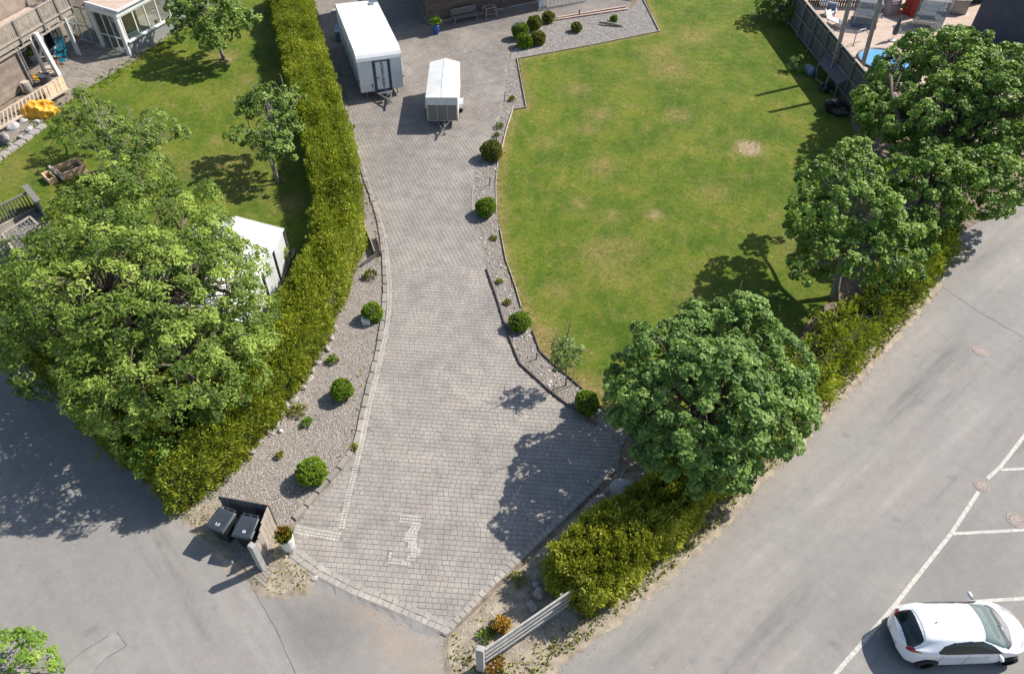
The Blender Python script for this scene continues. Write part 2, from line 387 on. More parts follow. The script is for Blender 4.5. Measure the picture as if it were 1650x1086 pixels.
    def seg(s, a, b, z0, z1, th, m=0):
        """upright slab standing on the line a-b"""
        a = Vector((a[0], a[1], 0)); b = Vector((b[0], b[1], 0)); d = (b - a).normalized(); r = Vector((-d.y, d.x, 0)) * th / 2
        return s.prism([(p.x, p.y) for p in (a - r, b - r, b + r, a + r)], z0, z1, m)
    def blob(s, c, r, seed=0, n=10, rough=0.15, m=0, flat=1.0):
        rs = np.random.default_rng(seed); vs, fs = [], []; L = n // 2 + 1
        k1 = rs.normal(size=(4, 3)); ph = rs.uniform(0, 6, 4)
        for i in range(L + 1):
            th = pi * i / L
            for k in range(n):
                a = 2 * pi * k / n; d = np.array([sin(th) * cos(a), sin(th) * sin(a), cos(th)])
                q = 1 + rough * float(np.sum(np.sin(k1 @ d * 2.2 + ph))) / 1.6
                vs.append((c[0] + d[0] * r[0] * q, c[1] + d[1] * r[1] * q, c[2] + d[2] * r[2] * q * flat))
        for i in range(L):
            for k in range(n):
                a = i * n + k; b = i * n + (k + 1) % n; fs.append((a, a + n, b + n, b))
        return s.add(vs, fs, m)
    def build(s, name, mats, parent=None, world=False, bevel=0.0, smooth=False, seg_=2):
        me = bpy.data.meshes.new(name); v = s.v
        if world and parent is not None:
            inv = Matrix.Rotation(-parent.rotation_euler.z, 4, 'Z'); L = parent.location
            v = [tuple(inv @ (Vector(p) - L)) for p in v]
        me.from_pydata(v, [], s.f)
        if isinstance(mats, str): mats = [mats]
        for k in mats: me.materials.append(M[k])
        if len(mats) > 1: me.polygons.foreach_set('material_index', s.mi)
        if smooth: me.polygons.foreach_set('use_smooth', [True] * len(me.polygons))
        me.update(); o = bpy.data.objects.new(name, me); COL.objects.link(o)
        if parent is not None:
            o.parent = parent; KIDS.setdefault(parent.name, []).append(o)
        if bevel:
            md = o.modifiers.new('bevel', 'BEVEL'); md.width = bevel; md.segments = seg_; md.limit_method = 'ANGLE'; md.angle_limit = radians(40)
        return o
def npmesh(name, verts, faces, mat, parent=None, tone=None, smooth=False, loc=None):
    """fast mesh from arrays; faces is (n,k)"""
    me = bpy.data.meshes.new(name); verts = np.asarray(verts, dtype=np.float32)
    if loc is not None: verts = verts - np.array(loc, dtype=np.float32)
    faces = np.asarray(faces, dtype=np.int32); n, k = faces.shape
    me.vertices.add(len(verts)); me.vertices.foreach_set('co', verts.ravel())
    me.loops.add(n * k); me.loops.foreach_set('vertex_index', faces.ravel())
    me.polygons.add(n); me.polygons.foreach_set('loop_start', np.arange(0, n * k, k, dtype=np.int32))
    me.update(calc_edges=True)
    me.polygons.foreach_set('use_smooth', np.full(n, bool(smooth)))
    if tone is not None:
        a = me.attributes.new('tone', 'FLOAT', 'FACE'); a.data.foreach_set('value', np.asarray(tone, dtype=np.float32))
    me.materials.append(M[mat]); me.validate()
    o = bpy.data.objects.new(name, me); COL.objects.link(o)
    if parent is not None: o.parent = parent; KIDS.setdefault(parent.name, []).append(o)
    return o
def inside(poly, P):
    P = np.atleast_2d(P); x, y = P[:, 0], P[:, 1]; res = np.zeros(len(P), bool); n = len(poly)
    for i in range(n):
        x1, y1 = poly[i]; x2, y2 = poly[(i + 1) % n]
        c = ((y1 > y) != (y2 > y)); t = np.where(c, (x2 - x1) * (y - y1) / ((y2 - y1) if y2 != y1 else 1e-9) + x1, 0)
        res ^= c & (x < t)
    return res
def edgedist(poly, P, closed=True):
    P = np.atleast_2d(P); d = np.full(len(P), 1e9); n = len(poly)
    for i in range(n if closed else n - 1):
        a = np.array(poly[i]); b = np.array(poly[(i + 1) % n]); ab = b - a
        t = np.clip(((P - a) @ ab) / max(ab @ ab, 1e-9), 0, 1)
        d = np.minimum(d, np.linalg.norm(P - a - t[:, None] * ab, axis=1))
    return d
def resample(pts, step):
    P = [Vector((p[0], p[1], 0)) for p in pts]; out = [P[0]]; acc = 0
    for a, b in zip(P[:-1], P[1:]):
        L = (b - a).length; d = (b - a).normalized() if L else Vector((1, 0, 0)); t = step - acc
        while t <= L: out.append(a + d * t); t += step
        acc = (acc + L) % step
    return out
def smoothline(pts, n=6):
    """Catmull-Rom through 2-D points"""
    P = [np.array(p[:2], float) for p in pts]; P = [2 * P[0] - P[1]] + P + [2 * P[-1] - P[-2]]; out = []
    for i in range(1, len(P) - 2):
        for k in range(n):
            t = k / n; a, b, c, d = P[i - 1:i + 3]
            out.append(tuple(0.5 * ((2 * b) + (-a + c) * t + (2 * a - 5 * b + 4 * c - d) * t * t + (-a + 3 * b - 3 * c + d) * t ** 3)))
    out.append(tuple(P[-2])); return out
def sheet(name, poly, z, mat, grid=None, attrs=None, label=None, kind='structure', parent=None, zfun=None):
    """flat polygon, optionally cut by a grid so it can carry colour masks"""
    bm = bmesh.new(); vs = [bm.verts.new((x, y, z)) for x, y in poly]; f = bm.faces.new(vs)
    f.normal_update()
    if f.normal.z < 0: f.normal_flip()
    bmesh.ops.triangulate(bm, faces=[f])
    if grid:
        xs = [p[0] for p in poly]; ys = [p[1] for p in poly]
        for lo, hi, no in ((min(xs), max(xs), (1, 0, 0)), (min(ys), max(ys), (0, 1, 0))):
            lo = max(lo, -45); hi = min(hi, 60); t = math.floor(lo / grid) * grid + grid
            while t < hi:
                bmesh.ops.bisect_plane(bm, geom=bm.verts[:] + bm.edges[:] + bm.faces[:], plane_co=tuple(t * q for q in no), plane_no=no, dist=1e-5)
                t += grid
    me = bpy.data.meshes.new(name); bm.to_mesh(me); bm.free(); me.materials.append(M[mat])
    if attrs:
        co = np.zeros(len(me.vertices) * 3, dtype=np.float32); me.vertices.foreach_get('co', co); co = co.reshape(-1, 3)
        for k, fn in attrs.items():
            a = me.attributes.new(k, 'FLOAT', 'POINT'); a.data.foreach_set('value', np.clip(fn(co[:, :2]), 0, 1).astype(np.float32))
    o = bpy.data.objects.new(name, me); COL.objects.link(o)
    if kind: o['kind'] = kind
    if parent is not None: o.parent = parent
    return o
def gauss(P, c, r, ang=0.0, r2=None):
    d = P - np.array(c); r2 = r2 or r
    a = d[:, 0] * cos(ang) + d[:, 1] * sin(ang); b = -d[:, 0] * sin(ang) + d[:, 1] * cos(ang)
    return np.exp(-((a / r) ** 2 + (b / r2) ** 2))
# ------------------------------------------------------------------ foliage generators
def nrm(a): return a / np.maximum(np.linalg.norm(a, axis=-1, keepdims=True), 1e-9)
LEAF = {  # outline, folded along the midrib
    'maple': (np.array([(0, -.5, 0), (.46, -.26, .10), (.50, .20, .12), (0, .58, 0), (-.50, .20, .12), (-.46, -.26, .10)]), [(0, 1, 2, 3), (0, 3, 4, 5)]),
    'ash': (np.array([(0, -.6, 0), (.24, -.2, .08), (.26, .2, .08), (0, .75, 0), (-.26, .2, .08), (-.24, -.2, .08)]), [(0, 1, 2, 3), (0, 3, 4, 5)]),
    'spray': (np.array([(0, 0, 0), (.26, .55, .05), (0, 1.15, 0), (-.26, .55, .05)]), [(0, 1, 2, 3)]),
    'small': (np.array([(0, -.5, 0), (.34, .05, .04), (0, .6, 0), (-.34, .05, .04)]), [(0, 1, 2, 3)]),
}
def leaf_arrays(cen, out, ntone, per, cr, size, shape, rng, upw=0.55, spread=0.75, shell=0.55, flat=0.8):
    """per leaves round every cluster centre; they cap the outer, upper side of the cluster"""
    n = len(cen); k = n * per
    C = np.repeat(cen, per, 0); O = np.repeat(out, per, 0); crr = np.repeat(cr if hasattr(cr, '__len__') else np.full(n, cr), per)
    d = nrm(rng.normal(size=(k, 3)) * spread + O * 0.7 + np.array([0, 0, 0.30]))
    rad = crr * (shell + (1 - shell) * rng.random(k))
    P = C + d * rad[:, None] * np.array([1, 1, flat])
    nor = nrm(d * 0.55 + np.array([0, 0, upw]) + O * 0.25 + rng.normal(size=(k, 3)) * 0.42)
    t = nrm(np.cross(nor, rng.normal(size=(k, 3)))); b = np.cross(nor, t)
    T, F = LEAF[shape]; sz = size * rng.uniform(0.7, 1.3, k)
    V = P[:, None, :] + sz[:, None, None] * (T[None, :, 0:1] * t[:, None, :] + T[None, :, 1:2] * b[:, None, :] + T[None, :, 2:3] * nor[:, None, :])
    nv = len(T); base = (np.arange(k) * nv)[:, None, None]
    Fc = (np.array(F)[None] + base).reshape(-1, 4)
    tone = np.repeat(np.clip(np.repeat(ntone, per) + rng.normal(size=k) * 0.09, 0, 1), len(F))
    return V.reshape(-1, 3), Fc, tone
def lumps(d, rng, amp=0.16):
    """smooth random bumps on the sphere of directions"""
    q = np.zeros(len(d))
    for f, a in ((2.2, 0.5), (4.5, 0.32), (8.5, 0.22)):
        kk = rng.normal(size=(5, 3)) * f; ph = rng.uniform(0, 6.28, 5)
        q += a * np.sin(d @ kk.T + ph).mean(1) * 2
    return 1 + amp * q
def crown_points(lobes, dens, rng, amp=0.2, inner=0.35, low=-0.45):
    """cluster centres near the surface of a union of ellipsoids; lobes = (x, y, z, rx, ry, rz)"""
    L = np.array(lobes, float); Cs, Os = [], []
    for i, l in enumerate(L):
        r = l[3:6]; area = 4 * pi * (((r[0] * r[1]) ** 1.6 + (r[0] * r[2]) ** 1.6 + (r[1] * r[2]) ** 1.6) / 3) ** (1 / 1.6)
        n = int(area * dens); d = nrm(rng.normal(size=(n, 3))); d = d[d[:, 2] > low]; n = len(d)
        q = lumps(d, rng, amp) * np.where(rng.random(n) < inner, rng.uniform(0.5, 0.88, n), rng.uniform(0.90, 1.04, n))
        p = l[:3] + d * r * q[:, None]; keep = np.ones(n, bool)
        for j, m in enumerate(L):
            if j != i: keep &= (((p - m[:3]) / (m[3:6] * 0.80)) ** 2).sum(1) > 1
        Cs.append(p[keep]); Os.append(nrm(d / r)[keep])
    return np.concatenate(Cs), np.concatenate(Os)
def thin(P, O, gap, rng):
    """drop clusters that sit nearly on top of another so the crown keeps clumps and gaps"""
    idx = rng.permutation(len(P)); grid = {}; keep = []
    for i in idx:
        k = tuple(np.floor(P[i] / gap).astype(int)); ok = True
        for dx in (-1, 0, 1):
            for dy in (-1, 0, 1):
                for dz in (-1, 0, 1):
                    for j in grid.get((k[0] + dx, k[1] + dy, k[2] + dz), ()):
                        if ((P[i] - P[j]) ** 2).sum() < gap * gap: ok = False; break
                    if not ok: break
                if not ok: break
            if not ok: break
        if ok: grid.setdefault(k, []).append(i); keep.append(i)
    return P[keep], O[keep]
def limb(mb, a, b, r0, r1, rng, n=5, bend=0.12, sides=6):
    a = np.array(a, float); b = np.array(b, float); L = np.linalg.norm(b - a); pts = []
    off = rng.normal(size=3) * bend * L
    for i in range(n + 1):
        t = i / n; p = a + (b - a) * t + off * sin(pi * t) + rng.normal(size=3) * 0.02 * L * (0 < i < n)
        p[2] += 0.08 * L * sin(pi * t); pts.append(p)
    mb.tube(pts, [r0 + (r1 - r0) * (i / n) ** 0.8 for i in range(n + 1)], sides)
    return pts
def tree(name, label, cat, base, lobes, mat, leaf='maple', bark='bark', seed=1, dens=3.2, per=60, cr=0.42, size=0.15,
         trunk_r=0.16, fork=0.35, gap=0.42, amp=0.2, group=None, limbs=True, inner=0.35, stems=1, low=-0.45, shell=0.55, tv=0.22, bare=0, upw=0.55):
    rng = np.random.default_rng(seed); base = (*base[:2], 0.0) if len(base) < 3 else base
    root = thing(name, label, cat, base, group=group)
    lb = [(*l[:3], *((l[3],) * 3 if len(l) == 4 else (l[3], l[3], l[4]) if len(l) == 5 else l[3:6])) for l in lobes]
    P, O = crown_points(lb, dens, rng, amp, inner, low); P, O = thin(P, O, gap, rng)
    ok = P[:, 2] > 0.25; P, O = P[ok], O[ok]
    zc = (P[:, 2] - P[:, 2].min()) / max(np.ptp(P[:, 2]), 0.1)
    tone = np.clip(0.5 + rng.normal(size=len(P)) * tv, 0.02, 0.98)
    crr = cr * rng.uniform(0.7, 1.3, len(P))
    V, F, T = leaf_arrays(P, O, tone, per, crr, size, leaf, rng, shell=shell, upw=upw)
    npmesh('crown', V, F, mat, root, T, loc=base)
    # trunk, limbs and the branches that carry the clusters
    mb = MB(); C = np.array([l[:3] for l in lb]); cen = P.mean(0); zmin = P[:, 2].min()
    H = base[2] + (P[:, 2].max() - base[2]) * fork
    for s_ in range(stems):
        off = rng.normal(size=2) * 0.12 * (stems > 1)
        top = np.array([base[0] + (cen[0] - base[0]) * 0.45 + off[0] * 3, base[1] + (cen[1] - base[1]) * 0.45 + off[1] * 3, H])
        b0 = np.array([base[0] + off[0], base[1] + off[1], base[2] - 0.05])
        mb.tube([b0, b0 * 0.7 + top * 0.3 + (0, 0, 0.05), b0 * 0.3 + top * 0.7, top], [trunk_r * 1.35, trunk_r, trunk_r * 0.9, trunk_r * 0.75], 10)
        if not limbs: continue
        for l in lb:
            c = np.array(l[:3]); pts = limb(mb, top, c, trunk_r * 0.6, trunk_r * 0.28, rng, 5, 0.07, 7)
            near = [i for i in range(len(P)) if ((P[i] - c) ** 2).sum() < (max(l[3:6]) * 1.15) ** 2]
            if s_ == 0:
                pick = rng.permutation(near)[:int(len(near) * 0.32)]
                for i in pick:
                    st = np.array(pts[rng.integers(2, len(pts))]); limb(mb, st, P[i], trunk_r * 0.20, 0.012, rng, 3, 0.08, 4)
    for i in range(bare):   # bare twigs standing out of the crown
        j = rng.integers(len(P)); e = P[j] + O[j] * rng.uniform(0.3, 0.8) + (0, 0, 0.3); limb(mb, P[j] - O[j] * 0.5, e, 0.03, 0.008, rng, 3, 0.1, 4)
    mb.build('trunk', bark, root, world=True, smooth=True)
    return root
def PL(px, py, z, *r):
    """crown lobe whose centre the photograph shows at px,py, z metres up"""
    return (*G(px, py, z), z, *r)

def hedge(name, label, left, right, h, mat, seed=1, step=0.17, per=15, size=0.15, tuft=0.19, rough=0.21, hvar=0.16, tone0=0.5, cat='hedge', closed_ends=True, patch=0.24):
    """left/right = foot lines on the ground (same count); tufts over sides and top of a dark twiggy core"""
    rng = np.random.default_rng(seed)
    Lf, Rf = [np.array(smoothline(x, 8)) for x in (left, right)]
    n = min(len(Lf), len(Rf)); Lf, Rf = Lf[:n], Rf[:n]
    cl = (Lf + Rf) / 2; d = np.r_[0, np.cumsum(np.linalg.norm(np.diff(cl, axis=0), axis=1))]; tot = d[-1]
    ns = max(int(tot / step), 4); t = np.linspace(0, tot, ns)
    A = np.c_[np.interp(t, d, Lf[:, 0]), np.interp(t, d, Lf[:, 1])]; B = np.c_[np.interp(t, d, Rf[:, 0]), np.interp(t, d, Rf[:, 1])]
    hs = h[0] + (h[1] - h[0]) * t / tot if hasattr(h, '__len__') else np.full(ns, float(h))
    kk = rng.uniform(0.3, 1.6, 4); ph = rng.uniform(0, 6, 4)
    hs = hs * (1 + hvar * 0.5 * np.sin(t[:, None] * kk + ph).mean(1) * 1.6)
    root = thing(name, label, cat, (*((A[0] + B[0]) / 2), 0))
    # core
    prof = [(0.10, 0.0), (0.07, 0.5), (0.12, 0.82), (0.28, 0.92), (0.5, 0.93), (0.72, 0.92), (0.88, 0.82), (0.93, 0.5), (0.90, 0.0)]
    V, F = [], []
    ins = np.linspace(0, 1, ns)
    for i in range(0, ns):
        for s_, q in prof:
            p = A[i] + (B[i] - A[i]) * s_; V.append((p[0], p[1], q * hs[i] * 0.97))
    k = len(prof)
    for i in range(ns - 1):
        for j in range(k - 1): F.append((i * k + j, (i + 1) * k + j, (i + 1) * k + j + 1, i * k + j + 1))
    mb = MB(); mb.add(V, F); mb.add([V[j] for j in range(k)], [tuple(range(k))]); mb.add([V[(ns - 1) * k + j] for j in range(k)], [tuple(range(k - 1, -1, -1))])
    mb.build('branches', 'twig_core', root, world=True)
    # tufts
    Cs, Os = [], []
    dirs = np.gradient((A + B) / 2, axis=0)
    for i in range(ns):
        w = B[i] - A[i]; wl = np.linalg.norm(w); wn = w / wl; hh = hs[i]
        per_len = hh + wl + hh; m = int(per_len / step)
        u = (np.arange(m) + rng.random(m)) / m * per_len
        for q in u:
            if q < hh: s_, z, o = 0.02, q, (-wn[0], -wn[1], 0.25)
            elif q < hh + wl: s_, z, o = (q - hh) / wl, hh, (0, 0, 1)
            else: s_, z, o = 0.98, hh - (q - hh - wl), (wn[0], wn[1], 0.25)
            # rounded shoulders, slight batter
            e = min(s_, 1 - s_) * wl
            if z > hh * 0.8 and e < 0.3: z -= (0.3 - e) * 0.5; o = (o[0] * 1.0 + (-wn[0] if s_ < .5 else wn[0]) * .5, o[1] + (-wn[1] if s_ < .5 else wn[1]) * .5, o[2] + 0.5)
            ins_ = (z / hh) * 0.06 * (1 if s_ < .5 else -1)
            p = A[i] + w * (s_ + ins_) + rng.normal(size=2) * 0.08
            Cs.append((p[0], p[1], z)); Os.append(o)
    if closed_ends:
        for i, sg in ((0, -1), (ns - 1, 1)):
            e = nrm(dirs[i]) * sg; w = B[i] - A[i]; wl = np.linalg.norm(w)
            for _ in range(int(wl * hs[i] / step ** 2)):
                z = rng.random() * hs[i]; s_ = rng.random(); bul = 0.35 * (1 - (2 * s_ - 1) ** 2) * (1 - 0.5 * (z / hs[i]) ** 2)
                p = A[i] + w * s_ + e * bul; Cs.append((p[0], p[1], z)); Os.append((e[0], e[1], 0.3))
    C = np.array(Cs); O = nrm(np.array(Os, float))
    kk = rng.normal(size=(10, 3)) * np.array([[0.9], [0.9], [2.2], [2.2], [2.2], [2.2], [5], [5], [5], [5]]); ph = rng.uniform(0, 6.28, 10)
    bump_ = np.sin(C @ kk.T + ph)
    C = C + O * (bump_[:, 2:].mean(1) * rough * 2.2 + rng.normal(size=len(C)) * rough * 0.35)[:, None]
    tone = np.clip(tone0 + bump_[:, :6].mean(1) * patch * 2 + rng.normal(size=len(C)) * 0.12, 0, 1)
    C[:, 2] = np.maximum(C[:, 2], 0.06)
    V, F, T = spray_arrays(C, O, tone, per, tuft, size, rng)
    npmesh('foliage', V, F, mat, root, T, loc=tuple(root.location))
    return root
def spray_arrays(C, O, tone, per, tuft, size, rng, shape='spray', up=0.35, loose=0.55):
    k = len(C) * per; c = np.repeat(C, per, 0); o = np.repeat(O, per, 0)
    d = nrm(o + rng.normal(size=(k, 3)) * loose + np.array([0, 0, up]))
    st = c + nrm(rng.normal(size=(k, 3))) * (rng.random((k, 1)) ** 0.5) * tuft - o * 0.06
    nor = nrm(np.cross(d, rng.normal(size=(k, 3)))); nor = np.where((nor[:, 2:3] < 0), -nor, nor); t = np.cross(d, nor)
    sz = size * rng.uniform(0.6, 1.35, k); Tm, F = LEAF[shape]
    V = st[:, None, :] + sz[:, None, None] * (Tm[None, :, 0:1] * t[:, None, :] + Tm[None, :, 1:2] * d[:, None, :] + Tm[None, :, 2:3] * nor[:, None, :])
    Fc = (np.array(F)[None] + (np.arange(k) * len(Tm))[:, None, None]).reshape(-1, 4)
    T = np.repeat(np.clip(np.repeat(tone, per) + rng.normal(size=k) * 0.12, 0, 1), len(F))
    return V.reshape(-1, 3), Fc, T
def ball(name, label, px, py, r, mat='box_leaf', group=None, seed=1, flat=0.9, cat='shrub', size=0.05, per=18, rough=0.09, dens=160, z=None, tone0=0.5, shape='small'):
    """clipped round shrub; px,py = centre of the ball in the photograph"""
    rng = np.random.default_rng(seed); zc = r * flat * 0.9 if z is None else z; x, y = G(px, py, zc)
    root = thing(name, label, cat, (x, y, 0), group=group)
    n = int(4 * pi * r * r * dens); d = nrm(rng.normal(size=(n, 3))); q = lumps(d, rng, rough * 1.6)
    C = np.array([x, y, zc]) + d * np.array([r, r, r * flat]) * (q[:, None] - 0.03); ok = C[:, 2] > 0.02; C, d = C[ok], d[ok]
    tone = np.clip(tone0 + 0.35 * (lumps(d * 1.7, rng, 1.0) - 1) + rng.normal(size=len(C)) * 0.2, 0, 1)
    V, F, T = spray_arrays(C, d, tone, per, 0.06, size, rng, shape, up=0.2, loose=0.8)
    npmesh('foliage', V, F, mat, root, T, loc=(x, y, 0))
    MB().blob((0, 0, zc), (r * 0.8, r * 0.8, r * flat * 0.8), seed, 14, 0.04).build('branches', 'twig_core', root, smooth=True)
    return root
def loose_plant(name, label, px, py, r, h, mat, group=None, seed=1, n=60, size=0.12, cat='plant', shape='spray', stuff=None, up=0.9):
    """small tuft of upright leaves standing on the ground at px,py"""
    rng = np.random.default_rng(seed); x, y = G(px, py, 0.05)
    a = rng.uniform(0, 6.28, n); rr = r * np.sqrt(rng.random(n)); zz = h * rng.uniform(0.15, 1, n) * (1 - 0.6 * (rr / r) ** 2)
    C = np.c_[rr * np.cos(a), rr * np.sin(a), zz + 0.03]; O = nrm(np.c_[np.cos(a) * rr / r, np.sin(a) * rr / r, np.full(n, 0.9)])
    V, F, T = spray_arrays(C, O, np.clip(0.5 + rng.normal(size=n) * 0.25, 0, 1), 6, 0.05, size, rng, shape, up=up, loose=0.6)
    root = thing(name, label, cat, (x, y, 0.04), group=group)
    npmesh('leaves', V, F, mat, root, T)
    mb = MB()
    for _ in range(5):
        b = rng.uniform(0, 6.28); mb.tube([(0, 0, -0.04), (r * .3 * cos(b), r * .3 * sin(b), h * 0.4), (r * .5 * cos(b), r * .5 * sin(b), h * 0.75)], [0.008, 0.006, 0.003], 4)
    mb.build('stem', 'bark', root)
    return root
def stones(name, poly, dens, smin, smax, mat, z=0.03, seed=3, holes=(), label=None, flat=0.55, edge=0.02):
    rng = np.random.default_rng(seed); P = np.array(poly); lo, hi = P.min(0), P.max(0)
    n = int((hi - lo).prod() * dens); q = lo + rng.random((n, 2)) * (hi - lo); q = q[inside(poly, q)]
    q = q[edgedist(poly, q) > edge]
    for c, r in holes: q = q[((q - np.array(c)) ** 2).sum(1) > r * r]
    n = len(q); T = np.array([(1, 0, 0), (.3, .95, 0), (-.8, .6, 0), (-.8, -.6, 0), (.3, -.95, 0), (.35, .1, .8), (-.35, -.05, .9)])
    Fq = np.array([(0, 1, 5), (1, 2, 6), (1, 6, 5), (2, 3, 6), (3, 4, 6), (4, 5, 6), (4, 0, 5)])
    s_ = rng.uniform(smin, smax, (n, 1, 1)) * rng.uniform(0.75, 1.2, (n, 1, 3)); s_[:, :, 2] *= flat
    a = rng.uniform(0, 6.28, n); ca, sa = np.cos(a)[:, None], np.sin(a)[:, None]
    V = T[None] * (1 + rng.normal(size=(n, 7, 1)) * 0.15) * s_
    X = V[:, :, 0] * ca - V[:, :, 1] * sa + q[:, 0:1]; Y = V[:, :, 0] * sa + V[:, :, 1] * ca + q[:, 1:2]; Z = V[:, :, 2] + z + rng.random((n, 1)) * smin * 0.4
    o = npmesh(name, np.stack([X, Y, Z], 2).reshape(-1, 3), (Fq[None] + (np.arange(n) * 7)[:, None, None]).reshape(-1, 3), mat)
    o['kind'] = 'stuff'; return o

# ------------------------------------------------------------------ ground plan, read off the photograph
drive_left = [(541, -10), (541, 60), (549, 110), (561, 170), (576, 235), (592, 290), (607, 330), (617, 370), (623, 420), (625, 470), (621, 520), (613, 570), (600, 620), (589, 670), (583, 700), (572, 728), (548, 762), (522, 790), (500, 816), (478, 841)]
drive_bottom = [(474, 850), (466, 901), (509, 931), (564, 959), (619, 981), (674, 1005), (720, 1026)]
drive_right = [(720, 1026), (796, 946), (875, 872), (948, 802), (996, 755), (1000, 725), (985, 700), (960, 684), (925, 661), (885, 630), (838, 587), (827, 562), (812, 520), (800, 480), (786, 440), (777, 400), (766, 350), (764, 300), (768, 258), (790, 225), (806, 190), (814, 150), (818, 107), (822, 84), (850, 60), (895, 33), (1010, 18), (1030, -14)]
lawn_edge = [(833, 97), (848, 175), (826, 177), (816, 210), (806, 250), (800, 290), (802, 345), (806, 390), (815, 430), (830, 470), (842, 500), (858, 535), (870, 568), (893, 590), (920, 612), (945, 634), (980, 668)]
drive_poly = GP(smoothline(drive_left, 3) + drive_bottom + drive_right[1:])
bedR_poly = GP([(818, 100)] + lawn_edge + [(1012, 700), (1000, 724)] + drive_right[6:22][::1])
# paving stones and joint bed
ground = sheet('ground', [(-400, -60), (400, -60), (400, 700), (-400, 700)], -0.008, 'ground_earth')
road_poly = [(-70, -18), (60, -18), (60, 75), (27, 75), (27, 30), (-10, 52), (-70, 46)]
road_poly = [(-70, -25), (70, -25), (70, 90), (-70, 90)]
gd = lambda px, py: np.array(G(px, py))
sheet('road', road_poly, 0.0, 'asphalt', grid=0.5, attrs={
    'dust': lambda P: 1.1 * gauss(P, gd(600, 1010), 2.6, radians(-25), 0.55) * (0.5 + 0.5 * np.sin(P[:, 0] * 3.1) * np.sin(P[:, 1] * 4.0 + P[:, 0])) + 0.35 * gauss(P, gd(690, 1075), 1.8, 0, 0.9) + 0.5 * gauss(P, gd(560, 975), 1.6, radians(-25), 0.35) + 0.5 * np.maximum(0, 1 - edgedist(GP([(1000, 985), (1110, 905), (1230, 790), (1330, 695), (1440, 575), (1520, 480), (1550, 400)]), P, False) / 0.7) * 0.6,
    'wear': lambda P: 0.95 * gauss(P, gd(520, 1010), 1.5, radians(-20), 1.2) + 0.5 * gauss(P, gd(1560, 900), 2.6, radians(20), 1.3) + 0.45 * gauss(P, gd(1500, 1000), 3.5, radians(10), 0.9)})
# plots (earth under gardens)
plotL = GP([(-60, 500), (0, 548), (60, 600), (100, 642), (150, 690), (200, 737), (250, 785), (292, 824), (330, 868), (372, 902), (402, 925), (430, 952), (470, 955), (509, 933), (600, 890), (640, 700), (680, 300), (620, 0), (600, -60)]) + [(-12, 75), (-75, 75), (-75, 20)]
plotR = GP([(722, 1027), (722, 1060), (731, 1100), (800, 1112), (862, 1094), (940, 1034), (1010, 978), (1085, 915), (1150, 855), (1217, 778), (1300, 698), (1360, 632), (1430, 556), (1488, 488), (1522, 436), (1536, 392), (1548, 375), (1600, 345), (1660, 300)]) + [(60, 50), (60, 80), (-12, 80)] + GP([(600, -60), (680, 300), (700, 900)])
sheet('garden_soil', plotL, 0.012, 'soil')
sheet('garden_soil', plotR, 0.016, 'soil')
sheet('driveway_bed', drive_poly, 0.042, 'joint_sand')
# ------------------------------------------------------------------ driveway paving: every stone laid in courses
def paving(name, poly, ang, cw, plen, mat, z=0.03, th=0.024, gap=0.011, seed=1, holes=None, jit=0.004, var=0.18, warp=None, margin=0.02):
    rng = np.random.default_rng(seed); P = np.array(poly); c0 = P.mean(0); ca, sa = cos(ang), sin(ang)
    R = np.array([[ca, sa], [-sa, ca]]); Q = (P - c0) @ R.T; lo, hi = Q.min(0) - 0.3, Q.max(0) + 0.3
    quads = []; y = lo[1]
    while y < hi[1]:
        x = lo[0] - rng.random() * plen
        while x < hi[0]:
            l = plen * rng.uniform(1 - var, 1 + var); quads.append((x, y, l, cw)); x += l
        y += cw
    q = np.array(quads); cx = q[:, 0] + q[:, 2] / 2; cy = q[:, 1] + q[:, 3] / 2
    cen = np.c_[cx, cy] @ R + c0
    keep = inside(poly, cen)
    if margin: keep &= edgedist(poly, cen) > margin
    if holes is not None: keep &= ~holes(cen)
    q, cen = q[keep], cen[keep]; n = len(q)
    hx = q[:, 2] / 2 - gap / 2; hy = q[:, 3] / 2 - gap / 2; ch = 0.006
    co = np.zeros((n, 8, 3)); zt = z + th * (1 + rng.uniform(-.12, .12, n))
    for k, (a, b) in enumerate(((-1, -1), (1, -1), (1, 1), (-1, 1))):
        jx = rng.normal(size=n) * jit; jy = rng.normal(size=n) * jit
        co[:, k, 0] = a * hx + jx; co[:, k, 1] = b * hy + jy; co[:, k, 2] = z - 0.004
        co[:, k + 4, 0] = a * (hx - ch) + jx; co[:, k + 4, 1] = b * (hy - ch) + jy; co[:, k + 4, 2] = zt + rng.normal(size=n) * 0.0012
    XY = co[:, :, :2] @ R + cen[:, None, :]
    if warp is not None: XY = warp(XY.reshape(-1, 2)).reshape(n, 8, 2)
    V = np.concatenate([XY, co[:, :, 2:]], 2).reshape(-1, 3)
    F = np.array([(4, 5, 6, 7), (0, 1, 5, 4), (1, 2, 6, 5), (2, 3, 7, 6), (3, 0, 4, 7)])
    return npmesh(name, V, (F[None] + (np.arange(n) * 8)[:, None, None]).reshape(-1, 4), mat)
def setts_along(line, rows, s, mat_z, out, rng, start=0.0, lat0=0.0):
    """list of (x,y,ang,sx,sy) for little stones laid in rows beside a line"""
    pts = resample(line, s)
    for i in range(len(pts) - 1):
        d = (pts[i + 1] - pts[i]).normalized(); nrm_ = Vector((-d.y, d.x, 0)); a = atan2(d.y, d.x)
        for r in range(rows):
            p = (pts[i] + pts[i + 1]) / 2 + nrm_ * (lat0 + (r + 0.5) * s)
            out.append((p.x, p.y, a, s, s))
